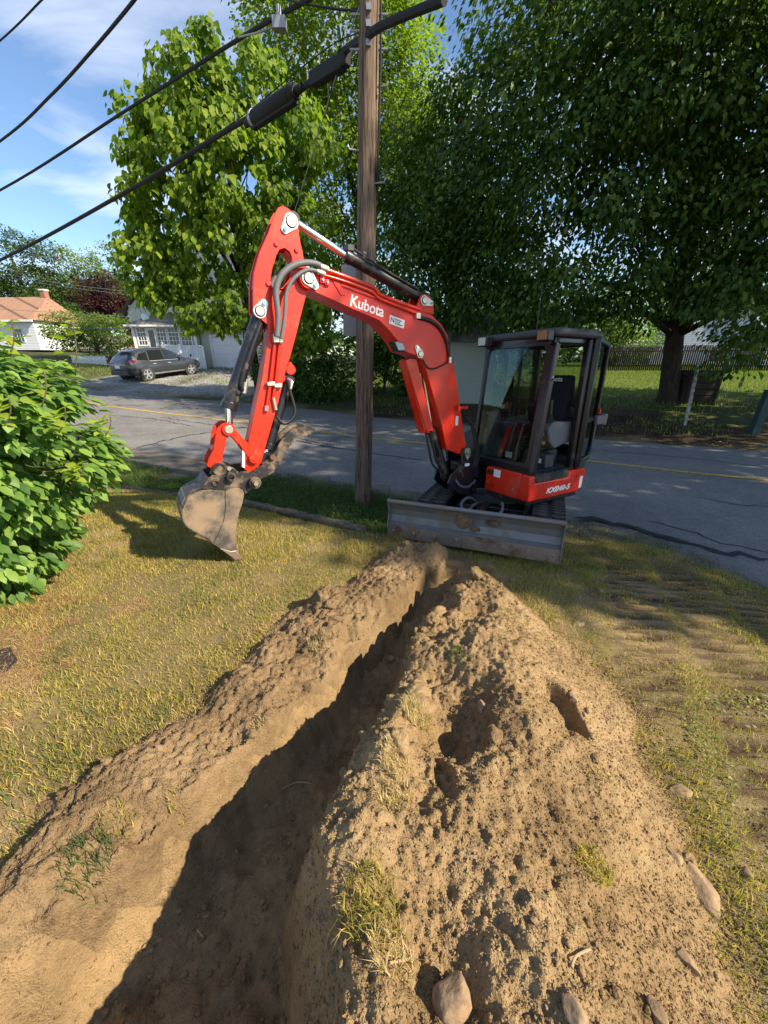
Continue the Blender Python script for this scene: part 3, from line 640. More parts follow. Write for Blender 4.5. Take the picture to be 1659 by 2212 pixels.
# ------------------------------------------------------------------ excavator
# outlines of the working gear in its own plane: (reach from the boom foot, height above the tracks) in metres
TR={'boom':[(1.995,2.787), (1.98,2.829), (1.934,2.855), (1.846,2.855), (1.756,2.84), (1.567,2.802), (1.263,2.74), (0.926,2.678), (0.745,2.642), (0.581,2.615), (0.445,2.53),
(0.357,2.433), (0.288,2.248), (0.206,2.001), (0.123,1.718), (0.049,1.441), (-0.014,1.235), (-0.043,1.135), (0.012,1.099), (0.093,1.106), (0.284,1.177), (0.377,1.461),
(0.542,1.857), (0.676,2.169), (0.793,2.224), (0.942,2.258), (1.015,2.356), (1.108,2.441), (1.221,2.521), (1.474,2.587), (1.69,2.65), (1.855,2.697), (1.944,2.718),
(1.986,2.744)],'armplate':[(2.127,3.283), (2.086,3.3), (2.036,3.286), (1.984,3.251), (1.97,3.179), (1.963,3.098), (1.938,2.96), (1.913,2.877), (1.896,2.805), (1.93,2.696),
(1.987,2.538), (2.067,2.314), (2.123,2.167), (2.156,2.1), (2.265,1.782), (2.395,1.455), (2.469,1.262), (2.521,1.194), (2.593,1.18), (2.634,1.207), (2.582,1.4), (2.524,1.57),
(2.457,1.788), (2.395,1.968), (2.34,2.177), (2.296,2.365), (2.299,2.426), (2.337,2.453), (2.391,2.479), (2.407,2.522), (2.388,2.695), (2.366,2.809), (2.309,2.953), (2.224,3.099),
(2.155,3.242)],'armhole':[(2.099,3.01), (2.059,2.991), (2.039,2.941), (2.041,2.87), (2.076,2.788), (2.138,2.721), (2.182,2.696), (2.229,2.712), (2.244,2.752), (2.22,2.837),
(2.173,2.947), (2.142,2.993)],'armear':[(2.119,2.136), (2.095,2.116), (2.074,2.078), (2.083,2.044), (2.121,2.027), (2.16,2.043), (2.186,1.95), (2.2,2.001)],'pins':[(2.03,3.202),
(1.929,2.8), (2.348,2.521), (2.729,1.579), (2.536,1.304), (2.913,1.274), (0.675,2.737), (0.731,2.255), (-0.026,1.112)],'armcyl':[(1.992,3.239), (1.501,3.05),
(0.586,2.762)],'armcylface':[(2.035,3.198), (1.56,3.016), (0.675,2.737)],'bktcyl':[(2.316,2.539), (2.371,2.482), (2.683,1.75), (2.71,1.565)],'boomcylguard':[(0.87,2.167),
(0.807,2.188), (0.731,2.18), (0.459,1.405), (0.55,1.384)],'boomcyl':[(0.644,2.263), (0.423,1.371), (0.174,0.798)],'boomear':[(0.768,2.643), (0.735,2.744), (0.712,2.787),
(0.663,2.803), (0.599,2.783), (0.551,2.742), (0.54,2.624)],'linkA':[(2.763,1.631), (2.724,1.62), (2.69,1.577), (2.72,1.528), (2.757,1.489), (2.789,1.39), (2.823,1.293),
(2.915,1.257), (2.944,1.278), (2.92,1.335), (2.87,1.414), (2.839,1.529), (2.815,1.593)],'linkB':[(2.75,1.605), (2.701,1.611), (2.652,1.549), (2.58,1.449), (2.522,1.356),
(2.501,1.291), (2.541,1.259), (2.581,1.29), (2.608,1.355), (2.663,1.456), (2.728,1.529)],'bside':[(3.202,0.935), (3.187,0.984), (3.148,1.047), (3.098,1.082), (3.036,1.094),
(2.944,1.089), (2.852,1.058), (2.844,0.998), (2.851,0.908), (2.883,0.794), (2.944,0.675), (3.0,0.592), (3.059,0.662), (3.127,0.732), (3.186,0.799),
(3.205,0.865)],'bcut':[(2.836,1.06), (2.785,1.079), (2.727,1.075), (2.688,1.047), (2.683,1.009), (2.706,0.93), (2.746,0.843), (2.778,0.745), (2.804,0.616), (2.815,0.49),
(2.789,0.413), (2.832,0.384), (2.865,0.432), (2.953,0.542), (3.0,0.592), (2.944,0.675), (2.883,0.794), (2.851,0.908), (2.844,0.998)],'bear':[(3.023,1.101), (3.016,1.121),
(2.953,1.19), (2.919,1.211), (2.819,1.194), (2.785,1.141), (2.729,1.195), (2.686,1.212), (2.602,1.211), (2.554,1.173), (2.525,1.124), (2.565,1.075), (2.668,1.007), (2.688,1.047),
(2.727,1.075), (2.785,1.079), (2.836,1.06), (2.942,1.097)],'bshell':[(2.953,1.19), (3.022,1.109), (3.098,1.082), (3.148,1.047), (3.187,0.984), (3.202,0.935), (3.205,0.865),
(3.186,0.799), (3.127,0.732), (3.059,0.662), (3.0,0.592), (2.953,0.542), (2.832,0.384)],'tooth':[(2.953,0.542), (2.858,0.49), (2.815,0.49), (2.784,0.422), (2.832,0.384),
(2.865,0.432)],'thumb':[(1.917,1.508), (2.0,1.48), (2.09,1.463), (2.172,1.413), (2.235,1.344), (2.275,1.272), (2.309,1.21), (2.344,1.185), (2.381,1.189), (2.451,1.225),
(2.477,1.238), (2.389,1.303), (2.328,1.362), (2.284,1.432), (2.222,1.5), (2.132,1.554), (2.033,1.569), (1.955,1.548)],'lobe':[(2.597,1.17), (2.539,1.227), (2.466,1.249),
(2.404,1.243), (2.37,1.217), (2.379,1.171), (2.441,1.142), (2.506,1.118), (2.552,1.101)],'coupler':[(2.932,1.204), (2.899,1.27), (2.856,1.295), (2.809,1.286), (2.796,1.267),
(2.733,1.242), (2.681,1.186), (2.727,1.151), (2.77,1.148), (2.807,1.175), (2.871,1.183)],'bpins':[(2.851,1.25), (2.772,1.246), (2.775,1.184), (2.9,1.148), (2.583,1.109),
(2.374,1.297)],'thumbcyl':[(2.135,1.975), (2.377,1.367), (2.441,1.288)],'kub':[(1.538,2.623), (1.181,2.55), (1.531,2.72), (1.185,2.635)],'stick':[(1.098,2.578), (0.924,2.541),
(0.934,2.465), (1.109,2.501)],'hose1':[(1.785,2.886), (1.858,2.91), (1.96,2.906), (2.061,2.873), (2.149,2.81), (2.195,2.747), (2.222,2.679), (2.226,2.601), (2.222,2.529),
(2.226,2.448), (2.248,2.328)],'hose2':[(1.817,2.848), (1.905,2.862), (1.979,2.839), (2.062,2.779), (2.116,2.707), (2.144,2.632), (2.155,2.546), (2.174,2.445),
(2.207,2.317)],'pipe1':[(2.258,2.293), (2.291,2.019)],'pipes':[(2.269,2.272), (2.371,1.753), (2.219,2.259), (2.309,1.886), (2.297,1.784), (2.3,1.664), (2.242,1.599),
(2.166,1.622), (2.121,1.708), (2.153,1.883), (2.165,1.968)],'boompipe':[(1.757,2.885), (1.289,2.797), (1.204,2.74), (0.741,2.651), (1.796,2.839), (1.572,2.808), (1.31,2.755),
(1.204,2.699), (0.763,2.604)],'bhose':[(0.757,2.576), (0.593,2.551), (0.458,2.475), (0.368,2.344), (0.33,2.206)],'bhose2':[(0.691,2.178), (0.623,2.101), (0.515,2.092),
(0.272,2.187)],'plates':[(1.927,2.8), (1.872,2.751), (2.031,3.201), (2.088,3.139), (2.353,2.521), (2.313,2.582)],'plate4':[(0.77,2.295), (0.722,2.232), (0.675,2.741),
(0.586,2.723)],'lamp':[(1.036,2.336), (0.947,2.33), (0.915,2.266), (0.999,2.263)],'lowhose':[(0.588,1.397), (0.536,1.2), (0.484,1.032), (0.405,0.951)]}
GT = 2.7
RX = Matrix.Rotation(R(-GT), 3, 'X')
exc = empty('excavator')
exc.matrix_world = Matrix.Translation(CAM+RX @ Vector((S0[0], S0[1], -2.0))) @ (RX @ Matrix.Rotation(R(211), 3, 'Z')).to_4x4()
tag(exc, 'orange red mini excavator with glazed cab parked between lawn and road', 'excavator')
FA = .643                                           # boom foot ahead of the slew centre
def B3(s, h, off): return Vector((FA+s, -off, h))
def BF(s, h, d): return B3(s, h, d)
def part(name, mb, mat, parent=exc, bevel=0, ang=40, seg=2, label=None):
    o = mb.build(name, mat, parent, bevel, ang, seg)
    if label: o['label'] = label
    return o
# --- undercarriage, turned 36 degrees against the cab
TY = R(36.0); ct, st_ = math.cos(TY), math.sin(TY)
def T3(x, y, z): return Vector((x*ct-y*st_, x*st_+y*ct, z))
TM = Matrix.Rotation(TY, 3, 'Z')
def tbox(mb, a, b):
    c = [(a[i]+b[i])/2 for i in range(3)]; d = [abs(b[i]-a[i]) for i in range(3)]
    return mb.box(T3(*c), d, TM)
uc = MB(); tbox(uc, (-.55, -.42, .22), (.55, .42, .46)); tbox(uc, (-.75, -.62, .18), (.75, -.45, .42)); tbox(uc, (-.75, .45, .18), (.75, .62, .42)); uc.cyl(T3(0, 0, .44), T3(0, 0, .60), .36, n=32)
ucf = part('track_frame', uc, MT['black'], bevel=.012)
part('slew_ring', MB().ring(T3(0, 0, .47), T3(0, 0, .585), .43, .30, 40), MT['darkplastic'])
def track(side):
    y0, y1 = side*.68-.175, side*.68+.175; r = .255; xa, xb = -.78, .80; zc = .285
    prof = []
    for i in range(17): t = math.pi/2-math.pi*i/16; prof.append((xb+r*math.cos(t), zc+r*math.sin(t)))
    for i in range(17): t = -math.pi/2-math.pi*i/16; prof.append((xa+r*math.cos(t), zc+r*math.sin(t)))
    inner = [(x*.97+.0, zc+(z-zc)*.86) for x, z in prof]
    belt = MB(); n = len(prof)
    for k in range(n):
        a, b_ = prof[k], prof[(k+1) % n]; c, d = inner[k], inner[(k+1) % n]
        vs = [T3(a[0], y0, a[1]), T3(a[0], y1, a[1]), T3(b_[0], y1, b_[1]), T3(b_[0], y0, b_[1]), T3(c[0], y0, c[1]), T3(c[0], y1, c[1]), T3(d[0], y1, d[1]), T3(d[0], y0, d[1])]
        belt.add(vs, [(0, 1, 2, 3), (7, 6, 5, 4), (0, 3, 7, 4), (1, 5, 6, 2)])
    tr = part('crawler_track', belt, MT['rubber'])
    # lugs: one bar mesh shared round the belt
    lug = MB().box((0, -.098, .008), (.05, .15, .026)).box((.012, .098, .008), (.05, .15, .026)).mesh('track_lug'); lug.materials.append(MT['rubber'])
    per = []; L = 0
    for k in range(n):
        a, b_ = Vector((*prof[k], 0)), Vector((*prof[(k+1) % n], 0)); per.append((L, a, b_)); L += (b_-a).length
    N = 46
    for q in range(N):
        t = (q+.5)/N*L
        for (l0, a, b_) in per:
            if l0 <= t <= l0+(b_-a).length+1e-6:
                p = a.lerp(b_, (t-l0)/(b_-a).length); d = (b_-a).normalized(); break
        o = link('track_lug', lug, None, tr)
        ex = T3(d.x, 0, d.y); ey = T3(0, 1, 0); ez = ex.cross(ey)
        if (T3(p.x, 0, p.y)-T3((xa+xb)/2 if xa < p.x < xb else (xa if p.x <= xa else xb), 0, zc)).dot(ez) < 0: ez = -ez; ey = -ey
        M = Matrix((ex, ey, ez)).transposed().to_4x4(); M.translation = T3(p.x, side*.68, p.y)
        o.matrix_local = M
    for x, rr_ in ((xa, .19), (xb, .19)):
        w = MB().cyl(T3(x, y0+.05, zc), T3(x, y1-.05, zc), rr_, n=24).cyl(T3(x, y0+.02, zc), T3(x, y1-.02, zc), .09, n=16)
        part('idler_wheel', w, MT['black'], tr)
    for x in (-.45, -.15, .15, .45):
        part('track_roller', MB().cyl(T3(x, y0+.04, .13), T3(x, y1-.04, .13), .075, n=16), MT['black'], tr)
track(1); track(-1)
# --- dozer blade
bl = MB(); BX, BY0, BY1 = 1.53, -.975, .815
prof = [(BX+.0, .40), (BX-.045, .46), (BX-.07, .53), (BX-.065, .60), (BX-.03, .665), (BX+.015, .70)]
th = .02
for k in range(len(prof)-1):
    (xa, za), (xb, zb_) = prof[k], prof[k+1]
    vs = [T3(xa, BY0, za), T3(xa, BY1, za), T3(xb, BY1, zb_), T3(xb, BY0, zb_), T3(xa-th, BY0, za), T3(xa-th, BY1, za), T3(xb-th, BY1, zb_), T3(xb-th, BY0, zb_)]
    bl.add(vs, [(0, 1, 2, 3), (7, 6, 5, 4), (0, 4, 5, 1), (3, 2, 6, 7), (0, 3, 7, 4), (1, 5, 6, 2)])
blade = part('dozer_blade', bl, MT['blade'], ang=60)
blade['label'] = 'dark scratched blade with dried soil stuck on'
part('top_tube', MB().cyl(T3(BX+.0, BY0, .705), T3(BX+.0, BY1, .705), .024, n=14), MT['blade'], blade)
for y in (BY0-.006, BY1+.006):
    e = MB(); pl = [(BX+.025, .29), (BX+.03, .42), (BX-.0, .5), (BX-.01, .6), (BX+.03, .71), (BX+.02, .735), (BX-.03, .73), (BX-.09, .6), (BX-.09, .45), (BX-.01, .29)]
    e.prism(pl, lambda x, z, d: T3(x, d, z), y-.006, y+.006); part('side_wing', e, MT['blade'], blade, bevel=.002)
for j, (ya, yb) in enumerate(((BY0, BY0+.83), (BY0+.835, BY1))):
    e = MB(); vs = [T3(BX+.022, ya, .29), T3(BX+.022, yb, .29), T3(BX+.006, yb, .43), T3(BX+.006, ya, .43)]; vs += [v+T3(-.018, 0, 0) for v in vs]
    e.add(vs, [(0, 1, 2, 3), (7, 6, 5, 4), (0, 4, 5, 1), (1, 5, 6, 2), (2, 6, 7, 3), (3, 7, 4, 0)]); part('cutting_edge', e, MT['edge'], blade, bevel=.002)
for k in range(8):
    y = BY0+.06+k*(BY1-BY0-.12)/7; p = T3(BX+.012, y, .37)
    part('bolt', MB().cyl(p, p+T3(.012, 0, 0), .017, .012, n=12), MT['zinc'], blade)
for (y, z, sx_, sz_) in ((-.14, .57, .085, .075), (.16, .59, .07, .03), (-.02, .50, .05, .03)):   # dried soil
    bm = bmesh.new(); bmesh.ops.create_icosphere(bm, subdivisions=4, radius=1); me = bpy.data.meshes.new('dried_soil')
    for v in bm.verts:
        k = 1+.35*float(fbm(v.co.y*2+y*9, v.co.z*2+z*7, .8, 3, 91)); c = v.co
        v.co = T3(BX-.045+c.x*.020*k+(.045 if z < .5 else .0)*.7, y+c.y*sx_*k, z+c.z*sz_*k)
    bm.to_mesh(me); bm.free(); smooth(me, 0); link('dried_soil', me, MT['topsoil'], blade)
for y in (-.36, .30): part('blade_arm', MB().bar(T3(.45, y*.9, .33), T3(BX-.09, y, .46), .09, .13), MT['black'], bevel=.01)
arms = MB(); tbox(arms, (1.32, -.38, .42), (1.44, .32, .58))
part('blade_bracket', arms, MT['black'], bevel=.01)
part('blade_cylinder', MB().cyl(T3(.6, -.05, .5), T3(1.2, -.05, .56), .05, n=16).cyl(T3(1.2, -.05, .56), T3(1.42, -.05, .575), .03, n=12), MT['black'])
for k, (ya, z) in enumerate(((-.16, .62), (.12, .60), (-.10, .55))):
    part('hydraulic_hose', MB().tube([T3(.55, ya, .5), T3(.85, ya*1.4, z+.02), T3(1.1, ya*1.6, z), T3(1.3, ya*.7, .55)], .016, 8, 6), MT['hose'])
# --- upper body
def UB(mb, a, b): return mb.box2(a, b)
deck = MB(); plan = [(.36, .78), (-.55, .80), (-.80, .62), (-.93, .3), (-.96, 0), (-.93, -.35), (-.8, -.62), (-.55, -.79), (.15, -.79), (.40, -.55), (.48, -.18), (.50, .12), (.38, .2)]
deck.prism(plan, lambda x, y, d: Vector((x, y, d)), .585, .66); part('slew_deck', deck, MT['black'], bevel=.01)
cw = MB(); cwp = [(-.58, .815), (-.70, .78), (-.84, .63), (-.95, .33), (-.985, 0), (-.95, -.36), (-.84, -.64), (-.62, -.81), (-.5, -.81), (-.5, .815)]
cw.prism(cwp, lambda x, y, d: Vector((x, y, d)), .62, 1.04); part('counterweight', cw, MT['darkplastic'], bevel=.03, seg=3)
rp_ = [(.405, .645), (.405, .955), (.325, .955), (.312, .868), (-.29, .86), (-.278, .935), (-.60, .94), (-.66, .87), (-.60, .69), (-.545, .643)]
sp_ = MB().prism(rp_, lambda x, z, d: Vector((x, d, z)), .69, .838)
sidep = part('side_cover', sp_, MT['red'], bevel=.022, seg=3)
fp = MB().prism([(.155, .66), (.155, .93), (.19, .953), (.70, .957), (.70, .645), (.18, .643)], lambda y, z, d: Vector((d, y, z)), .25, .403)
frontp = part('front_cover', fp, MT['red'], bevel=.02, seg=3)
part('step_pad', MB().box2((-.285, .69, .858), (.315, .842, .952)), MT['rubber'], bevel=.02, seg=3)
part('vent', MB().box2((.400, .24, .70), (.4045, .31, .708)).box2((.400, .24, .72), (.4045, .31, .728)).box2((.400, .24, .74), (.4045, .31, .748)), MT['inkblack'], frontp)
part('decal', MB().box2((.403, .18, .86), (.4052, .29, .915)), MT['inkblack'], frontp); part('decal', MB().box2((.403, .295, .845), (.4056, .40, .935)), MT['white'], frontp)
for p in ((.395, .61, .755), (.395, .205, .76)): part('bolt', MB().cyl(p, (p[0]+.014, p[1], p[2]), .014, n=12), MT['zinc'], frontp)
part('decal', MB().box2((-.585, .836, .69), (-.53, .8405, .84)), MT['white'], sidep)
part('bolt', MB().cyl((-.46, .83, .86), (-.46, .85, .86), .018, n=12), MT['red'], sidep)
hood = MB().prism([(.18, .66), (.22, 1.02), (.12, 1.16), (-.2, 1.30), (-.85, 1.30), (-.93, 1.1), (-.93, .66)], lambda x, z, d: Vector((x, d, z)), -.79, -.20)
part('engine_hood', hood, MT['darkplastic'], bevel=.05, seg=3)
def text_mesh(body, size, M, mat, parent, name='lettering', bold=.02, shear=0, ext=.0012, width=None):
    cu = bpy.data.curves.new('txt', 'FONT'); cu.body = body; cu.size = size; cu.extrude = ext; cu.offset = bold*size; cu.shear = shear
    ob = bpy.data.objects.new('txt', cu); COL.objects.link(ob); bpy.context.view_layer.update()
    me = bpy.data.meshes.new_from_object(ob.evaluated_get(bpy.context.evaluated_depsgraph_get()))
    bpy.data.objects.remove(ob)
    xs_ = [v.co.x for v in me.vertices]; w0 = max(xs_)-min(xs_)
    if width:
        k = width/w0
        for v in me.vertices: v.co.x *= k
    me.transform(M); o = link(name, me, mat, parent); me.materials.clear(); me.materials.append(mat); return o
def tmat(o, ex, n):
    ex = Vector(ex).normalized(); n = Vector(n).normalized(); ey = n.cross(ex).normalized()
    M = Matrix((ex, ey, n)).transposed().to_4x4(); M.translation = o; return M
text_mesh('KX040-5', .088, tmat((.10, .8392, .712), (-1, 0, 0.0), (0, 1, 0)), MT['white'], sidep, bold=.035, shear=.25, width=.45)
# --- swing post and boom foot
spx = MB().prism([(FA-.14, .62), (FA-.2, .95), (FA-.14, 1.10), (FA-.06, 1.19), (FA+.04, 1.185), (FA+.07, 1.10), (FA+.05, .98), (FA+.22, .86), (FA+.26, .76), (FA+.16, .66), (FA+.02, .58)], lambda x, z, d: Vector((x, -d, z)), -.035, -.01)
spx.prism([(FA-.14, .62), (FA-.2, .95), (FA-.14, 1.10), (FA-.06, 1.19), (FA+.04, 1.185), (FA+.07, 1.10), (FA+.05, .98), (FA+.22, .86), (FA+.26, .76), (FA+.16, .66), (FA+.02, .58)], lambda x, z, d: Vector((x, -d, z)), .25, .275)
spx.cyl((FA-.16, -.12, .56), (FA-.16, -.12, .98), .12, n=24).box2((FA-.12, -.24, .62), (FA+.06, 0, .80))
part('swing_post', spx, MT['black'], bevel=.006)
def pin(s, h, o0, o1, r, mat=None, parent=exc, name='pin'): return part(name, MB().cyl(B3(s, h, o0), B3(s, h, o1), r, n=20), mat or MT['zinc'], parent)
def pin_plate(p, q, off, r1, r2, parent):
    # teardrop retainer plate with a round pin head and a bolt
    a = Vector((*p, 0)); b = Vector((*q, 0)); d = (b-a).normalized(); n = Vector((-d.y, d.x, 0)); pts = []
    for i in range(11): t = math.pi/2+math.pi*i/10; v = a+d*(r1*math.cos(t))+n*(r1*math.sin(t)); pts.append((v.x, v.y))
    for i in range(9): t = -math.pi/2+math.pi*i/8; v = b+d*(r2*math.cos(t))+n*(r2*math.sin(t)); pts.append((v.x, v.y))
    pl = part('pin_plate', MB().prism(pts, BF, off-.010, off), MT['zinc'], parent, bevel=.002)
    part('pin_groove', MB().ring(B3(a.x, a.y, off-.012), B3(a.x, a.y, off-.008), r1*.78, r1*.66), MT['inkblack'], parent)
    part('pin_head', MB().cyl(B3(a.x, a.y, off-.020), B3(a.x, a.y, off-.005), r1*.64, n=24), MT['zinc'], parent, bevel=.002)
    part('bolt', MB().cyl(B3(b.x, b.y, off-.028), B3(b.x, b.y, off-.005), r2*.5, n=6), MT['chrome'], parent)
BW = .24
bm_ = MB().prism(TR['boom'], BF, .0, BW); boom = part('boom', bm_, MT['red'], bevel=.006, ang=30)
# long recess plate along the boom side and weld ribs
part('boss', MB().cyl(B3(1.929, 2.795, -.012), B3(1.929, 2.795, BW+.012), .075, n=28), MT['red'], boom, bevel=.004)
part('stiffener', MB().prism([(1.70, 2.808), (1.62, 2.70), (1.58, 2.705), (1.63, 2.80)], BF, -.008, .0), MT['red'], boom)
part('stiffener', MB().prism([(1.62, 2.795), (.80, 2.625), (.80, 2.607), (1.615, 2.772)], BF, -.012, .0), MT['red'], boom, bevel=.003)
for s, h in ((1.80, 2.80), (1.757, 2.785)):
    part('clamp', MB().box(B3(s, h, -.012), (.045, .02, .05)), MT['red'], boom, bevel=.004); part('bolt', MB().cyl(B3(s, h, -.034), B3(s, h, -.01), .011, n=6), MT['chrome'], boom)
ear = MB().prism(TR['boomear'], BF, .02, .045).prism(TR['boomear'], BF, .195, .22); part('cylinder_bracket', ear, MT['red'], boom, bevel=.004)
pin_plate(TR['plates'][0], TR['plates'][1], -.012, .062, .035, boom)
pin_plate(TR['plate4'][2], TR['plate4'][3], .018, .048, .026, boom)
pin_plate(TR['plate4'][1], TR['plate4'][0], -.002, .042, .026, boom)
pin_plate((-.02, 1.13), (-.03, 1.05), -.036, .05, .028, boom)
k0, k1 = TR['kub'][0], TR['kub'][1]
text_mesh('Kubota', .135, tmat(B3(k0[0], k0[1]+.004, -.0018), (k1[0]-k0[0], 0, k1[1]-k0[1]), (0, 1, 0)), MT['white'], boom, bold=.02, width=math.hypot(k1[0]-k0[0], k1[1]-k0[1]))
stc = part('sticker', MB().prism(TR['stick'], BF, -.0025, .0), MT['white'], boom)
q0, q1, q2, q3 = [Vector((*p, 0)) for p in TR['stick']]
e_ = (q1-q0); 
o_ = q3.lerp(q0, .28)+e_*.06
text_mesh('N', .06, tmat(B3(o_.x, o_.y, -.0035), (e_.x, 0, e_.y), (0, 1, 0)), MT['inkblack'], boom, ext=.0006, bold=0)
for j, wd in enumerate(('NORFOLK', 'POWER', 'EQUIPMENT')):
    o_ = q3.lerp(q0, .66-.24*j)+e_*.36
    text_mesh(wd, .018, tmat(B3(o_.x, o_.y, -.0035), (e_.x, 0, e_.y), (0, 1, 0)), MT['inkblack'], boom, ext=.0006, bold=.01)
part('warning_decal', MB().prism([(.13, 1.56), (.17, 1.57), (.175, 1.46), (.135, 1.45)], BF, -.002, 0), MT['white'], boom)
part('tie_bracket', MB().box(B3(.10, 1.66, -.02), (.16, .04, .03)).box(B3(.17, 1.66, -.03), (.03, .05, .06)), MT['red'], boom, bevel=.004)
lampb = part('boom_light', MB().prism([(1.06, 2.345), (.94, 2.34), (.90, 2.25), (1.0, 2.25)], BF, -.005, .1), MT['black'], boom, bevel=.006)
part('lens', MB().prism(TR['lamp'], BF, -.009, -.004), MT['clearlens'], lampb)
# --- arm
arm = part('arm', MB().prism(TR['armplate'], BF, .04, .066, TR['armhole']).prism(TR['armplate'], BF, .174, .20, TR['armhole']), MT['red'], bevel=.003, ang=30)
AP = TR['armplate']
web = MB()
def web_strip(ids):
    for i in range(len(ids)-1):
        a, b_ = AP[ids[i]], AP[ids[i+1]]
        d = Vector((b_[0]-a[0], b_[1]-a[1])).normalized(); n = Vector((-d.y, d.x))*(-.014)
        web.prism([a, b_, (b_[0]+n.x, b_[1]+n.y), (a[0]+n.x, a[1]+n.y)], BF, .066, .174)
low = [AP[9], AP[10], AP[11], AP[12], AP[13], AP[14], AP[15], AP[16], AP[17], AP[18], AP[19], AP[20], AP[21], AP[22], AP[23], AP[24], AP[25], (2.26, 2.50), (2.12, 2.66)]
low = [((x-2.3)*.985+2.3, (z-1.8)*.99+1.8) for x, z in low]
web.prism(low, BF, .052, .188)
part('arm_box', web, MT['red'], arm, bevel=.003)
back = MB()
ids = [33, 32, 31, 30]; 
for i in range(len(ids)-1):
    a, b_ = AP[ids[i]], AP[ids[i+1]]; back.prism([(a[0]-.012, a[1]), (b_[0]-.012, b_[1]), (b_[0]-.030, b_[1]), (a[0]-.030, a[1])], BF, .066, .174)
part('back_plate', back, MT['red'], arm)
tp = MB().prism([(2.09, 2.99), (2.03, 2.93), (2.01, 2.78), (1.985, 2.80), (1.99, 2.96), (2.07, 3.02)], BF, .066, .174); part('inner_plate', tp, MT['red'], arm)
for (s, h) in ((2.165, 3.03), (1.995, 3.01), (2.26, 2.735)):
    part('boss', MB().cyl(B3(s, h, .026), B3(s, h, .045), .02, .017, n=16), MT['red'], arm)
pin_plate(TR['plates'][2], TR['plates'][3], .04, .062, .034, arm)
pin_plate(TR['plates'][4], TR['plates'][5], .04, .056, .034, arm)
part('thumb_bracket', MB().prism(TR['armear'], BF, .07, .10).prism(TR['armear'], BF, .14, .17), MT['red'], arm, bevel=.004); pin(2.115, 2.065, .055, .185, .028, MT['zinc'], arm)
part('pin_boss', MB().cyl(B3(2.12, 2.066, .05), B3(2.12, 2.066, .075), .045, n=20), MT['red'], arm, bevel=.003)
part('worn_patch', MB().prism([(2.622, 1.42), (2.60, 1.43), (2.625, 1.22), (2.648, 1.23)], BF, .0385, .05), MT['white'], arm)
# pipes and clamps on the arm side
for pts in ([(2.255, 2.285), (2.33, 1.94), (2.375, 1.76)], [(2.212, 2.275), (2.27, 1.99), (2.312, 1.83)]):
    part('hydraulic_pipe', MB().tube([B3(s, h, .022) for s, h in pts], .014, 10), MT['red'], arm)
part('pipe_clamp', MB().box(B3(2.325, 1.945, .012), (.07, .03, .035)).box(B3(2.262, 1.93, .012), (.07, .03, .035)), MT['zinc'], arm, bevel=.004)
part('fitting_block', MB().box(B3(2.248, 2.315, .008), (.055, .05, .07)).box(B3(2.207, 2.315, .008), (.035, .045, .07)), MT['zinc'], arm, bevel=.006)
part('fitting', MB().cyl(B3(2.376, 1.76, .022), B3(2.385, 1.715, .022), .02, n=8), MT['zinc'], arm); part('fitting', MB().cyl(B3(2.312, 1.83, .022), B3(2.297, 1.72, .022), .016, n=10), MT['zinc'], arm)
part('hydraulic_hose', MB().tube([B3(s, h, .022) for s, h in TR['pipes'][5:]], .015, 10, 6), MT['blackhose'], label='black hose looping below the arm')
part('hydraulic_hose', MB().tube([B3(s, h, -.03) for s, h in TR['hose1']], .026, 12, 5), MT['hose'], label='thick grey hose bent over the boom end')
part('hydraulic_hose', MB().tube([B3(s, h, -.025) for s, h in TR['hose2']], .017, 12, 5), MT['hose'], label='thin grey hose bent over the boom end')
part('hydraulic_hose', MB().tube([B3(s, h, .20) for s, h in TR['hose1']], .024, 12, 5), MT['hose'])
for h_ in (TR['hose1'], TR['hose2']):
    a, b_ = h_[0], h_[1]; part('fitting', MB().cyl(B3(a[0]-.03, a[1]-.006, -.028), B3(a[0]+.035, a[1]+.008, -.028), .03 if h_ is TR['hose1'] else .022, n=12), MT['zinc'])
bpp = TR['boompipe']
part('hydraulic_pipe', MB().tube([B3(s, h, .0) for s, h in bpp[:4]], .019, 10, 4), MT['red'], boom); part('hydraulic_pipe', MB().tube([B3(s, h, -.016) for s, h in bpp[4:]], .014, 10, 4), MT['red'], boom)
part('hydraulic_hose', MB().tube([B3(s, h, -.012) for s, h in TR['bhose']], .020, 10, 5), MT['blackhose'], label='black sleeved hose bundle on the boom knee')
part('hydraulic_hose', MB().tube([B3(s, h, -.012) for s, h in TR['bhose2']], .008, 8, 5), MT['blackhose'])
part('fitting', MB().box(B3(.775, 2.59, -.015), (.05, .04, .05)).cyl(B3(.33, 2.21, -.03), B3(.33, 2.15, -.03), .02, n=10), MT['zinc'])
# --- cylinders
def cylinder(name, p0, pm, p1, off, rb, rr_, label=None, mat='black'):
    a, m, b_ = B3(*p0, off), B3(*pm, off), B3(*p1, off)
    c = part(name, MB().cyl(a, m, rb, n=28), MT[mat], bevel=.004)
    d = (b_-a).normalized()
    part('gland', MB().cyl(m-d*.05, m+d*.012, rb*1.12, n=28), MT[mat], c, bevel=.004)
    part('rod', MB().cyl(m, b_-d*.03, rr_, n=20), MT['chrome'], c)
    e = d.cross(Vector((0, 1, 0))).normalized(); y_ = Vector((0, 1, 0))
    for q, r_ in ((a, rb*.95), (b_, rr_*1.6)): part('rod_eye', MB().cyl(q-y_*.05, q+y_*.05, r_, n=20), MT[mat], c)
    if label: c['label'] = label
    return c, d, e
ca = TR['armcyl']; 
c1, d1, e1 = cylinder('arm_cylinder', (ca[2][0]-.0, ca[2][1]-.0), ca[1], ca[0], .12, .052, .033, 'black cylinder with a long chrome rod above the boom')
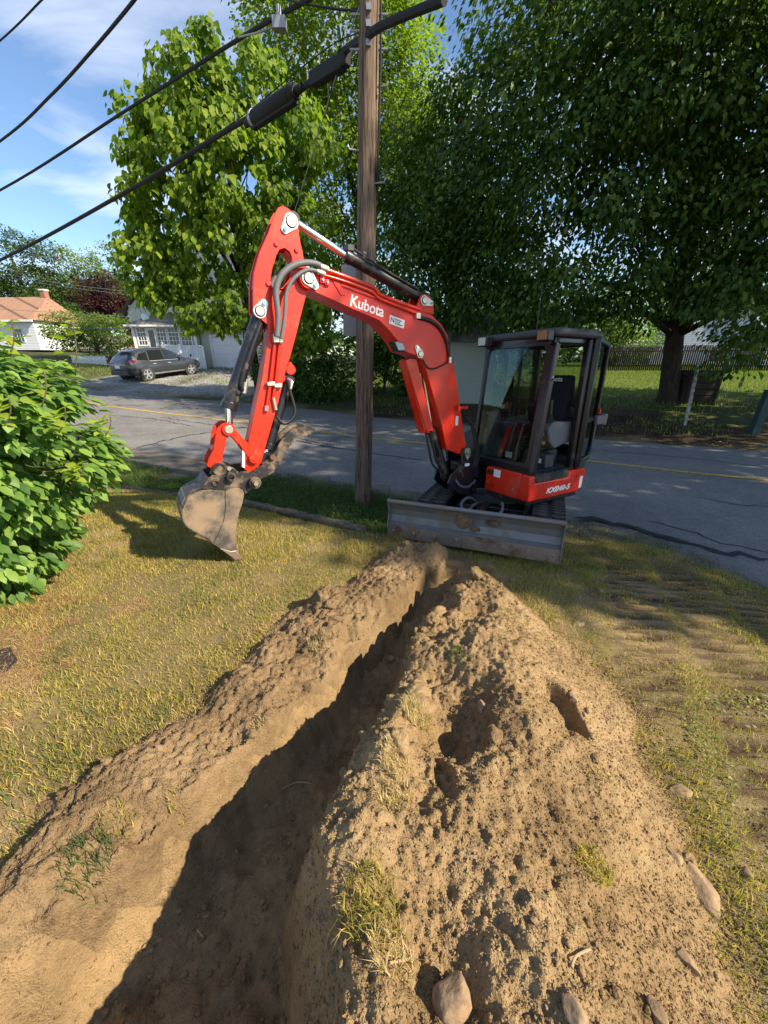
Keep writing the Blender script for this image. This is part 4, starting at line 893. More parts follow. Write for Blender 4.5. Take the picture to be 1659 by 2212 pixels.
m_ = B3(*ca[1], .12); part('clamp', MB().box(m_+Vector((-.03, .0, .055)), (.07, .11, .05)), MT['darkplastic'], c1, bevel=.006)
part('oil_pipe', MB().tube([m_+Vector((-.06, .05, .045)), m_+Vector((-.45, .05, -.10)), m_+Vector((-.78, .05, -.20))], .012, 8), MT['black'], c1)
part('fitting', MB().cyl(m_+Vector((-.16, .045, -.005)), m_+Vector((-.16, .075, .03)), .016, n=8), MT['zinc'], c1)
cb = TR['bktcyl']
c2, d2, e2 = cylinder('bucket_cylinder', cb[0], cb[2], cb[3], .12, .062, .032, 'black bucket cylinder along the front of the arm')
pm = B3(*cb[1], .05); pe = B3(2.615, 1.93, .05)
part('oil_pipe', MB().tube([pm+Vector((-.02, 0, -.05)), pm.lerp(pe, .5)+Vector((-.03, .01, 0)), pe+Vector((-.05, .01, .03)), pe+Vector((-.06, 0, -.05))], .019, 10, 5), MT['black'], c2)
part('fitting', MB().cyl(pe+Vector((-.06, .0, -.06)), pe+Vector((-.085, .0, .03)), .022, n=10), MT['zinc'], c2)
part('bolt', MB().cyl(B3(2.60, 1.88, .045), B3(2.60, 1.88, .075), .018, n=10), MT['black'], c2)
cc = TR['boomcyl']
c3, d3, e3 = cylinder('boom_cylinder', (cc[2][0], cc[2][1]), (cc[1][0]+.02, cc[1][1]+.05), cc[0], .12, .055, .032)
g_ = TR['boomcylguard']
part('cylinder_guard', MB().prism(g_, BF, .045, .055).prism([g_[0], g_[1], (g_[4][0]+.03, g_[4][1]), g_[4]], BF, .055, .185), MT['red'], c3, bevel=.004)
part('hydraulic_hose', MB().tube([B3(s, h, .02) for s, h in TR['lowhose']], .014, 8, 5), MT['blackhose']); part('hydraulic_hose', MB().tube([B3(s-.05, h+.02, .0) for s, h in TR['lowhose']], .016, 8, 5), MT['blackhose'])
for k in range(3):
    part('hydraulic_hose', MB().tube([B3(-.02+.03*k, 1.55, -.03), B3(-.12, 1.25+.05*k, -.05), B3(-.16-.03*k, 1.0, -.03), B3(-.05, .82-.03*k, 0), B3(-.25, .72, .05)], .015, 8, 5), MT['blackhose'])
part('hydraulic_hose', MB().tube([B3(.16, .80, -.05), B3(.10, .72, -.07), B3(-.05, .68, -.06), B3(-.2, .73, -.02)], .017, 8, 5), MT['hose'])
part('valve_block', MB().box(B3(-.02, .93, .1), (.16, .16, .12)).box(B3(.02, 1.0, -.06), (.08, .05, .04)), MT['black'], bevel=.008); part('tag', MB().box(B3(.02, .98, -.09), (.07, .01, .035)), MT['white'])
# --- bucket links, coupler
for off in (.0, .215):
    part('bucket_link', MB().prism(TR['linkA'], BF, off-.0, off+.028), MT['red'], bevel=.006); part('guide_link', MB().prism(TR['linkB'], BF, off+.03 if off == 0 else off-.03, off+.055 if off == 0 else off-.005), MT['red'], bevel=.006)
lp = TR['pins'][3]; pin(lp[0], lp[1], -.02, .26, .03, MT['zinc']); part('pin_boss', MB().ring(B3(*lp, -.022), B3(*lp, .03), .052, .034), MT['red']); part('pin_boss', MB().ring(B3(*lp, .21), B3(*lp, .262), .052, .034), MT['red'])
part('pin_head', MB().cyl(B3(*lp, -.03), B3(*lp, -.018), .036, .030, n=24), MT['zinc'], bevel=.003)
gp = (2.536, 1.304); part('pin_boss', MB().ring(B3(*gp, -.0), B3(*gp, .04), .048, .026), MT['red'], bevel=.003); part('pin_head', MB().cyl(B3(*gp, -.006), B3(*gp, .05), .028, n=20), MT['red'])
part('link_spacer', MB().cyl(B3(2.84, 1.40, .02), B3(2.84, 1.40, .22), .04, n=16), MT['red'])
cpl = part('quick_coupler', MB().prism(TR['coupler'], BF, -.02, .02).prism(TR['coupler'], BF, .22, .26).prism([(2.90, 1.22), (2.86, 1.26), (2.70, 1.20), (2.73, 1.15), (2.85, 1.18)], BF, .02, .22), MT['bucketblack'], bevel=.004)
pin(2.851, 1.25, -.05, .29, .042, MT['bucketblack'], cpl, 'pin'); part('pin_boss', MB().ring(B3(2.851, 1.25, -.055), B3(2.851, 1.25, -.01), .056, .038), MT['bucketblack'], cpl, bevel=.003)
pin(2.772, 1.246, -.045, -.01, .018, MT['zinc'], cpl, 'bolt')
# --- bucket
bk = MB(); BN, BFR = -.08, .32
sh = TR['bshell']
for i in range(len(sh)-1):
    a, b_ = sh[i], sh[i+1]; d = Vector((b_[0]-a[0], b_[1]-a[1])).normalized(); n = Vector((-d.y, d.x))*.014
    bk.prism([a, b_, (b_[0]-n.x, b_[1]-n.y), (a[0]-n.x, a[1]-n.y)], BF, BN, BFR)
bucket = part('bucket', bk, MT['bucketblack'], ang=25)
bucket['label'] = 'digging bucket caked with dried mud'
full = TR['bside']
for off in (BN, BFR-.016):
    part('side_plate', MB().prism(TR['bside'], BF, off, off+.016), MT['bucket'], bucket, bevel=.003)
    part('side_cutter', MB().prism(TR['bcut'], BF, off-.008, off+.020), MT['bucket'], bucket, bevel=.003)
    part('bucket_ear', MB().prism(TR['bear'], BF, off-.004+(.0 if off < 0 else 0), off+.022), MT['bucketblack'], bucket, bevel=.004)
    part('side_tooth', MB().prism(TR['tooth'], BF, off-.014, off+.03), MT['edge'], bucket, bevel=.006)
for k in range(4):
    o0 = BN+.03+k*(.40-.06)/3-.03
    part('tooth', MB().prism([(2.86, .47), (2.83, .49), (2.77, .392), (2.782, .378), (2.84, .40)], BF, o0, o0+.06), MT['edge'], bucket, bevel=.006)
for sx_ in ((3.15, 1.02, .0), (3.19, .90, .0), (3.13, .75, 0)): pass
for i in range(3, 9):
    a, b_ = sh[i], sh[i+1]; d = Vector((b_[0]-a[0], b_[1]-a[1])).normalized(); n = Vector((-d.y, d.x))*.008
    part('wear_strip', MB().prism([(a[0]*.93+b_[0]*.07, a[1]*.93+b_[1]*.07), (a[0]*.07+b_[0]*.93, a[1]*.07+b_[1]*.93), (a[0]*.07+b_[0]*.93+n.x, a[1]*.07+b_[1]*.93+n.y), (a[0]*.93+b_[0]*.07+n.x, a[1]*.93+b_[1]*.07+n.y)], BF, BN+.012, BFR-.012), MT['blade'], bucket)
bp_ = TR['bpins']
pin(*bp_[4], BN-.06, BFR+.06, .036, MT['bucketblack'], bucket); part('pin_head', MB().cyl(B3(*bp_[4], BN-.085), B3(*bp_[4], BN-.05), .022, n=6), MT['zinc'], bucket); part('pin_boss', MB().ring(B3(*bp_[4], BN-.05), B3(*bp_[4], BN), .054, .034), MT['bucketblack'], bucket, bevel=.004)
part('pin_boss', MB().ring(B3(*bp_[2], BN-.045), B3(*bp_[2], BN+.01), .040, .022), MT['bucketblack'], bucket, bevel=.003); part('pin_boss', MB().ring(B3(*bp_[3], BN-.02), B3(*bp_[3], BN+.01), .03, .016), MT['bucketblack'], bucket)
# --- thumb
tb = TR['thumb']
teeth = []
for i in range(5):                                   # saw teeth along the gripping edge
    a, b_ = Vector((*tb[i], 0)), Vector((*tb[i+1], 0)); n = max(2, int((b_-a).length/.035))
    for k in range(n):
        q = a.lerp(b_, k/n); teeth.append((q.x, q.y)); q2 = a.lerp(b_, (k+.6)/n); dd = (b_-a).normalized(); teeth.append((q2.x+dd.y*.010, q2.y-dd.x*.010))
thumb = part('thumb', MB().prism(teeth+tb[5:], BF, .02, .055).prism(teeth+tb[5:], BF, .185, .22).prism(tb[7:13]+tb[4:7], BF, .055, .185), MT['bucketblack'], bevel=.002)
thumb['label'] = 'curved black gripping thumb behind the arm'
for off in (-.05, .26): part('thumb_arm', MB().prism(TR['lobe'], BF, off, off+.03), MT['bucketblack'], thumb, bevel=.006)
pin(2.374, 1.297, .0, .24, .03, MT['bucketblack'], thumb); part('pin_head', MB().cyl(B3(2.374, 1.297, -.012), B3(2.374, 1.297, .01), .022, n=20), MT['edge'], thumb)
tcy = TR['thumbcyl']; cylinder('thumb_cylinder', tcy[0], tcy[1], tcy[2], .12, .05, .03)
part('fitting', MB().tube([B3(2.15, 1.985, .06), B3(2.13, 1.96, .03), B3(2.15, 1.9, .022)], .016, 8, 4), MT['zinc'])
# --- cab
AFB, AFT = .335, .215                                  # front face, foot and head
ZB, ZT = .95, 2.40
cab = part('cab_frame', MB()
    .bar((AFB+.01, -.18, 1.0), (AFB+.01, .80, .995), .05, .11).bar((AFB, .79, .955), (-.36, .79, .955), .07, .03).bar((AFB, -.15, 1.0), (-.7, -.13, 1.0), .05, .12).bar((-.70, -.13, 1.05), (-.70, .68, 1.05), .05, .25)
    .bar((-.36, .79, 1.0), (-.70, .68, 1.0), .05, .12), MT['blackgloss'], bevel=.018, seg=3)
for p, q, w_, h_ in (((AFB, .785, ZB), (AFT, .785, ZT-.06), .075, .085), ((AFB, -.165, ZB), (AFT, -.125, ZT-.02), .06, .06), ((-.345, .79, ZB), (-.345, .79, ZT), .07, .075), ((-.70, .66, ZB), (-.66, .66, ZT), .07, .07), ((-.70, -.13, ZB), (-.66, -.11, ZT), .07, .07), ((-.345, -.12, 1.0), (-.345, -.115, ZT), .04, .04)):
    part('pillar', MB().bar(p, q, w_, h_, (0, 1, 0)), MT['blackgloss'], cab, bevel=.018, seg=3)
for p, q, w_, h_ in (((AFT, -.13, ZT-.03), (AFT, .80, ZT-.05), .06, .10), ((AFT, .785, ZT-.04), (-.68, .72, ZT-.02), .07, .07), ((AFT, -.12, ZT-.02), (-.68, -.11, ZT-.02), .06, .07), ((-.67, -.11, ZT-.02), (-.67, .70, ZT-.02), .06, .07)):
    part('roof_beam', MB().bar(p, q, w_, h_), MT['blackgloss'], cab, bevel=.018, seg=3)
rf = MB(); rpl = [(.30, .70), (.27, .83), (.15, .87), (-.40, .87), (-.66, .76), (-.74, .62), (-.74, -.05), (-.66, -.17), (.20, -.18), (.28, -.10)]
rf.prism(rpl, lambda x, y, d: Vector((x, y, d)), 2.395, 2.475)
part('cab_roof', rf, MT['darkplastic'], bevel=.03, seg=3)
part('roof_hatch', MB().box2((-.45, .05, 2.474), (.15, .62, 2.49)), MT['glass'], bevel=.004)
def lerpA(z): return AFB+(AFT-AFB)*(z-ZB)/(ZT-ZB)
def rrect(x0, x1, y0, y1, r, n=5):
    P = []
    for (cx_, cy_, t0) in ((x1-r, y0+r, -90), (x1-r, y1-r, 0), (x0+r, y1-r, 90), (x0+r, y0+r, 180)):
        for i in range(n+1): t = R(t0+90*i/n); P.append((cx_+r*math.cos(t), cy_+r*math.sin(t)))
    return P
# windshield in a black rounded frame, split two thirds down
oW = rrect(-.155, .765, 1.03, 2.345, .05); iW = rrect(-.115, .715, 1.065, 2.315, .07)
part('windshield_frame', MB().prism(oW, lambda y, z, d: Vector((lerpA(z)+d, y, z)), .0, .035, iW), MT['blackgloss'], cab, bevel=.004)
part('windshield', MB().prism(rrect(-.125, .725, 1.50, 2.325, .03), lambda y, z, d: Vector((lerpA(z)+d, y, z)), .014, .019), MT['glass'], cab)
part('lower_pane', MB().prism(rrect(-.125, .725, 1.055, 1.492, .03), lambda y, z, d: Vector((lerpA(z)+d, y, z)), .014, .019), MT['glass'], cab)
part('side_window', MB().box2((.25, -.130, 1.08), (-.32, -.126, 2.34)), MT['glass'], cab); part('side_window', MB().box2((-.37, -.130, 1.08), (-.64, -.126, 2.34)), MT['glass'], cab)
part('rear_window', MB().box2((-.690, -.08, 1.2), (-.686, .62, 2.34)), MT['glass'], cab)
part('quarter_window', MB().add([(-.375, .79, 1.06), (-.67, .685, 1.06), (-.655, .685, 2.34), (-.375, .79, 2.34)], [(0, 1, 2, 3)]), MT['glass'], cab)
# wide gloss band above the windshield and trim strips on the front pillar
part('trim_strip', MB().bar((AFB+.03, .80, 1.0), (AFT+.03, .80, 2.30), .012, .05, (0, 1, 0)), MT['darkplastic'], cab, bevel=.003)
part('headliner', MB().box2((.18, -.1, 2.36), (-.64, .74, 2.385)), MT['greyplastic'], cab)
# door, swung right back
HA, HB = -.40, .85; da = R(200)
dd_ = Vector((math.cos(da), math.sin(da), 0)); dn_ = Vector((-dd_.y, dd_.x, 0))
def D3(w, z, t): return Vector((HA, HB, 0))+dd_*w+dn_*t+Vector((0, 0, z))
DW = .60
dO = [(0, .97), (DW-.14, .99), (DW, 1.10), (DW, 2.30), (DW-.06, 2.40), (0, 2.42)]
dI = [(.06, 1.05), (DW-.16, 1.06), (DW-.06, 1.14), (DW-.06, 2.28), (DW-.10, 2.34), (.06, 2.36)]
door = part('cab_door', MB().prism(dO, D3, -.03, .03, dI), MT['blackgloss'], bevel=.012)
part('pane', MB().prism(dI, D3, -.003, .003), MT['glass'], door)
part('door_rail', MB().bar(D3(.03, 1.52, 0), D3(DW-.03, 1.52, 0), .05, .05), MT['blackgloss'], door)
part('handle', MB().box(D3(DW-.12, 1.50, -.07), (.17, .05, .11)).box(D3(DW-.02, 1.50, -.09), (.06, .08, .14)), MT['greyplastic'], door, bevel=.012)
part('reflector', MB().box(D3(DW-.05, 1.60, -.04), (.02, .02, .06)), MT['red'], door)
# lights, aerial
for (a, b_, z, s_) in ((.34, -.10, 2.40, 'off side'), (.36, .76, 2.40, 'near side')):
    wl = part('work_light', MB().box((a, b_, z), (.10, .14, .11)), MT['black'], bevel=.012)
    part('lens', MB().box((a+.051, b_, z), (.006, .115, .085)), MT['lens'] if b_ > 0 else MT['clearlens'], wl)
    part('bracket', MB().bar((a-.04, b_, z-.07), (a-.12, b_*.97, z-.05), .05, .03), MT['black'], wl)
part('aerial', MB().cyl((-.3, .1, 2.47), (-.32, .1, 3.05), .004, n=6), MT['black'])
part('mirror_bracket', MB().tube([(AFB-.05, .82, 1.95), (AFB-.0, .90, 1.98), (AFB+.03, .92, 2.0)], .008, 8), MT['zinc'])
# inside the cab
part('cab_floor', MB().box2((.30, -.12, .952), (-.66, .75, .975)), MT['rubber'])
mat_ = MB()
for i in range(9): mat_.box((.25-i*.055, .55, .979), (.018, .42, .006))
part('floor_ribs', mat_, MT['rubber'])
seat = part('seat', MB().prism([(-.05, 1.36), (-.08, 1.46), (-.42, 1.44), (-.46, 1.36)], lambda x, z, d: Vector((x, d, z)), .10, .58), MT['fabric'], bevel=.04, seg=3)
part('backrest', MB().prism([(-.36, 1.44), (-.44, 1.80), (-.47, 2.02), (-.55, 2.03), (-.58, 1.8), (-.50, 1.40)], lambda x, z, d: Vector((x, d, z)), .11, .57), MT['fabric'], seat, bevel=.045, seg=3)
text_mesh('Kubota', .075, tmat((-.462, .20, 1.955), (0, 1, 0), (1, 0, .12)), MT['white'], seat, width=.24)
part('seat_base', MB().box2((-.10, .16, .98), (-.44, .54, 1.14)).box2((-.16, .22, 1.14), (-.40, .50, 1.36)), MT['darkplastic'], seat, bevel=.015)
bel = MB()
for i in range(5): bel.box((-.27, .36, 1.17+i*.038), (.30, .34, .022))
part('bellows', bel, MT['rubber'], seat, bevel=.006)
def console(b0, b1, nm):
    c = part('console', MB().prism([(.02, 1.30), (.06, 1.44), (-.02, 1.52), (-.36, 1.50), (-.40, 1.28), (-.1, 1.20)], lambda x, z, d: Vector((x, d, z)), b0, b1), MT['greyplastic'], bevel=.02, seg=3)
    m = (b0+b1)/2
    g = MB()
    for i in range(4): g.cyl((-.02, m, 1.52+i*.022), (-.02, m, 1.535+i*.022), .045-.006*i, n=14)
    part('gaiter', g, MT['rubber'], c)
    part('joystick', MB().tube([(-.02, m, 1.60), (-.01, m, 1.68), (.0, m, 1.76)], [.020, .026], 10), MT['black'], c)
    return c
cL = console(.60, .73, 'l'); cR = console(-.06, .07, 'r')
part('safety_lever', MB().tube([(.06, .70, 1.38), (.12, .70, 1.52), (.10, .70, 1.74)], .010, 8, 4), MT['black'], cL); part('lever_knob', MB().cyl((.10, .70, 1.72), (.097, .70, 1.80), .018, n=12), MT['orange'], cL)
part('decal', MB().box2((.062, .63, 1.36), (.064, .68, 1.42)), MT['white'], cL); part('decal', MB().box2((.052, .63, 1.26), (.054, .70, 1.30)), MT['yellow'], cL)
sbx = part('storage_box', MB().box2((.02, .40, .978), (-.14, .72, 1.14)), MT['darkplastic'], bevel=.015); part('decal', MB().box2((.0205, .55, 1.03), (.022, .66, 1.085)), MT['white'], sbx)
# right hand trim, dash, screen, blade lever, pedals
trim = part('side_trim', MB().prism([(.28, .98), (.30, 1.30), (.20, 1.58), (.05, 1.62), (-.30, 1.45), (-.35, .98)], lambda x, z, d: Vector((x, d, z)), -.115, -.03), MT['greyplastic'], bevel=.03, seg=3)
part('air_vent', MB().box2((.27, -.06, 1.40), (.30, .02, 1.56)), MT['darkplastic'], trim, bevel=.008); sl_ = MB()
for i in range(5): sl_.box((.302, -.02, 1.425+i*.028), (.006, .066, .006))
part('slat', sl_, MT['inkblack'], trim)
dash = part('dashboard', MB().prism([(-.55, 1.50), (-.50, 1.66), (-.62, 1.70), (-.66, 1.5)], lambda x, z, d: Vector((x, d, z)), -.08, .62), MT['darkplastic'], bevel=.03, seg=3)
mon = part('monitor', MB().box((.02, .03, 1.64), (.05, .16, .13)), MT['darkplastic'], trim, bevel=.01); part('decal', MB().box((.047, .07, 1.66), (.003, .05, .07)), MT['orange'], trim); part('decal', MB().box((.047, .0, 1.65), (.003, .07, .05)), MT['white'], trim)
part('speaker', MB().ring((-.56, .66, 1.72), (-.52, .64, 1.72), .075, .045), MT['darkplastic'], dash)
lev = part('travel_lever', MB().tube([(.16, .26, 1.0), (.13, .26, 1.25), (.06, .26, 1.48)], .013, 8, 4).cyl((.06, .19, 1.49), (.06, .31, 1.49), .016, n=10), MT['greyplastic']); part('travel_lever', MB().tube([(.16, .38, 1.0), (.13, .38, 1.25), (.06, .38, 1.48)], .013, 8, 4).cyl((.06, .33, 1.49), (.06, .45, 1.49), .016, n=10), MT['greyplastic'])
part('red_lever', MB().bar((.18, .14, 1.05), (.02, .14, 1.42), .04, .05), MT['red'], lev, bevel=.006)
part('pedal', MB().box((.20, .22, 1.02), (.12, .10, .02)), MT['black'], bevel=.004); part('pedal', MB().box((.20, .42, 1.02), (.12, .10, .02)), MT['black'], bevel=.004); part('decal', MB().box2((.31, .36, 1.09), (.312, .46, 1.16)), MT['white'], cab)
# ------------------------------------------------------------------ vegetation
LEAF = {
 'diamond': (np.array([(0, 0, 0), (.45, .30, .05), (1, 0, -.10), (.45, -.30, .05)]), np.array([(0, 3, 2), (0, 2, 1)])),
 'oval': (np.array([(0, 0, 0), (.28, .24, .05), (.62, .25, .03), (1, 0, -.16), (.62, -.25, .03), (.28, -.24, .05), (.30, 0, -.01), (.65, 0, -.04)]),
          np.array([(0, 6, 1), (6, 7, 2), (6, 2, 1), (7, 3, 2), (0, 5, 6), (6, 5, 4), (6, 4, 7), (7, 4, 3)])),
 'heart': (np.array([(0, 0, 0), (-.06, .22, .02), (.16, .42, .0), (.52, .33, -.03), (1, 0, -.22), (.52, -.33, -.03), (.16, -.42, .0), (-.06, -.22, .02), (.30, 0, -.05), (.6, 0, -.09)]),
           np.array([(0, 8, 2), (0, 2, 1), (8, 9, 3), (8, 3, 2), (9, 4, 3), (0, 6, 8), (0, 7, 6), (8, 6, 5), (8, 5, 9), (9, 5, 4)])),
}
def nrm(a): return a/np.maximum(np.linalg.norm(a, axis=-1, keepdims=True), 1e-6)
def leaf_frames(D, N):
    ex = nrm(D); ez = nrm(N-(N*ex).sum(-1, keepdims=True)*ex); ey = np.cross(ez, ex); return ex, ey, ez
def leaf_mesh(name, P, D, N, S, shape):
    V0, F0 = LEAF[shape]; ex, ey, ez = leaf_frames(D, N); n = len(P)
    V = P[:, None, :]+S[:, None, None]*(V0[None, :, 0:1]*ex[:, None]+V0[None, :, 1:2]*ey[:, None]+V0[None, :, 2:3]*ez[:, None])
    F = (F0[None]+(np.arange(n)*len(V0))[:, None, None]).reshape(-1, 3)
    return mesh_np(name, V.reshape(-1, 3), F)
def in_view(P, m=1.05):
    a = R(PITCH); q = P-np.array(CAM); dep = q[:, 1]*math.cos(a)-q[:, 2]*math.sin(a); up = q[:, 1]*math.sin(a)+q[:, 2]*math.cos(a)
    return (dep > .1) & (np.abs(q[:, 0]/dep*831) < 830*m) & (np.abs(up/dep*831) < 1106*m), dep
def put_leaves(root, P, D, N, S, shape, mat, singles=0, name='foliage'):
    pick = np.zeros(len(P), bool)
    if singles:
        vis, dep = in_view(P); sc_ = np.where(vis, S/np.maximum(dep, .1), 0)*rng.uniform(.6, 1.0, len(P)); pick[np.argsort(-sc_)[:singles]] = True
        V0, F0 = LEAF[shape]; lm = mesh_np('leaf', V0, F0); lm.materials.append(mat); smooth(lm, 0)
        ex, ey, ez = leaf_frames(D[pick], N[pick]); s_ = S[pick]; p_ = P[pick]-np.array(root.location)
        for i in range(len(p_)):
            o = link('leaf', lm, None, root)
            M = Matrix(np.stack([ex[i]*s_[i], ey[i]*s_[i], ez[i]*s_[i]], 1).tolist()).to_4x4(); M.translation = p_[i].tolist(); o.matrix_local = M
    k = ~pick
    me = leaf_mesh(name, P[k]-np.array(root.location), D[k], N[k], S[k], shape); smooth(me, 0)
    o = link(name, me, mat, root); tag(o, kind='stuff'); return o
def ell_points(ells, n, shell=.55):
    # points in a union of ellipsoids, thicker towards the outside
    w = np.array([e[3]*e[4]*e[5] for e in ells])**.75; idx = rng.choice(len(ells), n, p=w/w.sum()); E = np.array(ells)[idx]
    d = nrm(rng.normal(size=(n, 3))); r = (shell+(1-shell)*rng.uniform(0, 1, n)**.6)
    inner = rng.uniform(0, 1, n) < .22; r = np.where(inner, rng.uniform(0, 1, n)**.5*shell, r)
    return E[:, :3]+d*E[:, 3:]*r[:, None], d
def foliage(ells, n, nclump, rc, size, droop=.4, up=.7, flat=.6, shell=.55, wind=0.3):
    C, cdirs = ell_points(ells, nclump, shell)
    rcs = rc*rng.uniform(.55, 1.35, nclump)
    wts = rcs**2; ci = rng.choice(nclump, n, p=wts/wts.sum())
    q = rng.normal(size=(n, 3)); q = nrm(q)*(rng.uniform(0, 1, n)**.45)[:, None]*np.array([1, 1, flat])
    P = C[ci]+q*rcs[ci][:, None]
    out = nrm(q+cdirs[ci]*.8)
    D = nrm(out*np.array([1, 1, .4])+np.array([0, 0, -droop])+rng.normal(size=(n, 3))*.35)
    N = nrm(out*.5+np.array([0, 0, up])+rng.normal(size=(n, 3))*wind)
    S = size*rng.uniform(.65, 1.25, n)
    return P, D, N, S, C, rcs
MT['bark'] = M_wood('dark bark', (.020, .016, .012), (.075, .06, .045), 1.0, .25, .9, 9)
MT['barkgrey'] = M_wood('grey brown bark', (.05, .042, .034), (.16, .135, .11), 1.0, .25, .9, 9)
def wood(root, base, top, r0, r1, C, nl, mat, lean=(0, 0)):
    base = Vector(base)-root.location; top = Vector(top)-root.location
    rr = random.Random(len(C)+int(r0*1000)); mid = base.lerp(top, .5)+Vector((rr.uniform(-.2, .2), rr.uniform(-.2, .2), 0))
    tk = MB(); 
    tk.tube([base-Vector((0, 0, .3)), base+Vector((0, 0, .25)), base.lerp(mid, .5), mid, top], [r0*1.45, r0*1.05, r0*.9, (r0+r1)/2, r1], 12)
    tk.build('trunk', mat, root, ang=0)
    ids = np.linspace(0, len(C)-1, nl).astype(int)
    for i in ids:
        e = Vector(C[i].tolist())-root.location
        h = min(max((e.z-base.z)*.55/(max(top.z-base.z, .1)), .25), .98); p0 = base.lerp(mid, h*2) if h < .5 else mid.lerp(top, h*2-1)
        m1 = p0.lerp(e, .35)+Vector((rr.uniform(-.3, .3), rr.uniform(-.3, .3), .12*(e-p0).length)); m2 = p0.lerp(e, .7)+Vector((rr.uniform(-.3, .3), rr.uniform(-.3, .3), .06*(e-p0).length))
        rb = max(.02, r1*.75*(1-.4*h))
        MB().tube([p0, m1, m2, e], [rb, rb*.7, rb*.45, rb*.15], 6).build('limb', mat, root, ang=0)
def tree(name, label, base, ells, n, nclump, rc, size, mat, shape='diamond', singles=0, trunk=(.25, .08), bark='bark', topz=None, nl=14, group=None, cat='tree', **kw):
    root = empty(name, base); tag(root, label, cat, group)
    P, D, N, S, C, rcs = foliage(ells, n, nclump, rc, size, **kw)
    put_leaves(root, P, D, N, S, shape, mat, singles)
    e0 = np.array(ells); tz = topz or float((e0[:, 2]+e0[:, 5]*.3).max()); c = e0[:, :2].mean(0)
    wood(root, base, (base[0]*.6+c[0]*.4, base[1]*.6+c[1]*.4, tz), trunk[0], trunk[1], C, nl, MT[bark]); return root
def EL(u, v, y, rx, ry, rz): p = WY(u, v, y); return (p.x, p.y, p.z, rx, ry, rz)
MT['lf_cat'] = M_leaf('catalpa leaf', [(.060, .115, .016), (.13, .205, .024), (.24, .30, .030)], .46, .5, .8, .2)
MT['lf_maple'] = M_leaf('maple leaf', [(.075, .12, .016), (.14, .195, .022), (.22, .27, .028)], .45, .5, .45)
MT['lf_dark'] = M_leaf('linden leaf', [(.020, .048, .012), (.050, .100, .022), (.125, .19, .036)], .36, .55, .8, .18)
MT['lf_bush'] = M_leaf('hydrangea leaf', [(.050, .115, .026), (.105, .200, .040), (.20, .31, .055)], .32, .48, 3.5, .28)
MT['lf_shoot'] = M_leaf('young shoot leaf', [(.22, .30, .03), (.30, .36, .04), (.36, .40, .06)], .45, .45, 2)
MT['lf_purple'] = M_leaf('purple leaf', [(.035, .012, .014), (.05, .018, .020), (.07, .030, .028)], .3, .5, .5)
MT['lf_far'] = M_leaf('distant leaf', [(.035, .065, .020), (.055, .090, .025), (.08, .12, .03)], .35, .6, .2)
MT['lf_crab'] = M_leaf('crab apple leaf', [(.085, .14, .03), (.12, .18, .035), (.16, .22, .045)], .4, .5, .5)

# left: big leaved tree across the road
cy = 17.5
ells = [EL(475, 430, cy, 3.6, 2.4, 2.9), EL(425, 240, cy-.3, 1.7, 1.6, 1.6), EL(370, 130, cy-.2, .55, .7, .9), EL(560, 230, cy+.4, 1.5, 1.5, 1.7), EL(310, 250, cy-.3, .75, .8, 1.1), EL(300, 400, cy-.3, .9, 1.0, 1.3), EL(345, 570, cy-.2, 1.7, 1.6, 1.4), EL(620, 520, cy-.2, 1.8, 1.8, 2.0), EL(670, 330, cy, 1.0, 1.2, 1.4), EL(440, 620, cy-.5, 1.6, 1.4, .8), EL(700, 650, cy-.6, .8, 1.0, .9), EL(455, 110, cy, .55, .7, .8), EL(560, 120, cy, .5, .6, .8), EL(440, 680, cy-.8, .8, .8, .5), EL(370, 650, cy-.6, 1.0, 1.0, .9), EL(560, 680, cy-.4, 1.6, 1.4, 1.2), EL(650, 720, cy-.2, 1.3, 1.3, .9), EL(480, 690, cy-.9, .6, .7, .5)]
tree('catalpa_tree', 'broad tree with large heart shaped leaves behind the excavator arm, left of the pole', tuple(WG(560, 852)), ells, 20000, 560, .40, .215, MT['lf_cat'], 'heart', 300, (.20, .07), droop=1.3, up=.3, flat=1.0, shell=.5, nl=30)
# centre back: tall maple
my = 26.0
ells = [EL(760, 250, my, 4.6, 4, 6.5), EL(650, 60, my, 3.0, 3, 5), EL(845, 120, my, 2.0, 3, 5.0), EL(900, 330, my, 2.6, 3, 4.5), EL(730, -80, my, 2.8, 3, 5), EL(720, 520, my, 4.2, 3, 4.2), EL(950, 470, my, 3.0, 3, 3.6)]
tree('maple_tree', 'tall maple with sunlit crown behind the wooden utility pole', (-1.2, my+.5, zb(-1.2, my)), ells, 42000, 420, 1.15, .24, MT['lf_maple'], trunk=(.4, .14), nl=12, droop=.5, flat=.65)
# right: big dark shade trees
ry = 14.0
ells = [EL(1330, 230, ry-1.0, 3.6, 3.2, 3.6), EL(1500, 380, ry-1, 3.0, 3, 3.0), EL(1180, 300, ry-.5, 2.6, 2.5, 3.0), EL(1215, 190, ry, 1.4, 1.8, 2.2), EL(1400, 40, ry-1.5, 3.1, 3, 3.4), EL(1250, 520, ry-.5, 3.0, 2.6, 2.2), EL(1420, 560, ry-1, 2.6, 2.2, 1.5), EL(1300, 650, ry, 1.6, 1.6, .8), EL(1540, 660, ry-1, 1.9, 1.6, .8), EL(1400, 690, ry-1.4, 1.0, 1.0, .45), EL(1620, 715, ry-2, 1.2, 1.2, .5), EL(1550, 110, ry-2, 3, 3, 3.4), EL(1450, -150, ry-1, 4.4, 4.5, 4.0), EL(1320, -20, ry, 1.9, 2.2, 2.4)]
tb_ = WG(1440, 866)
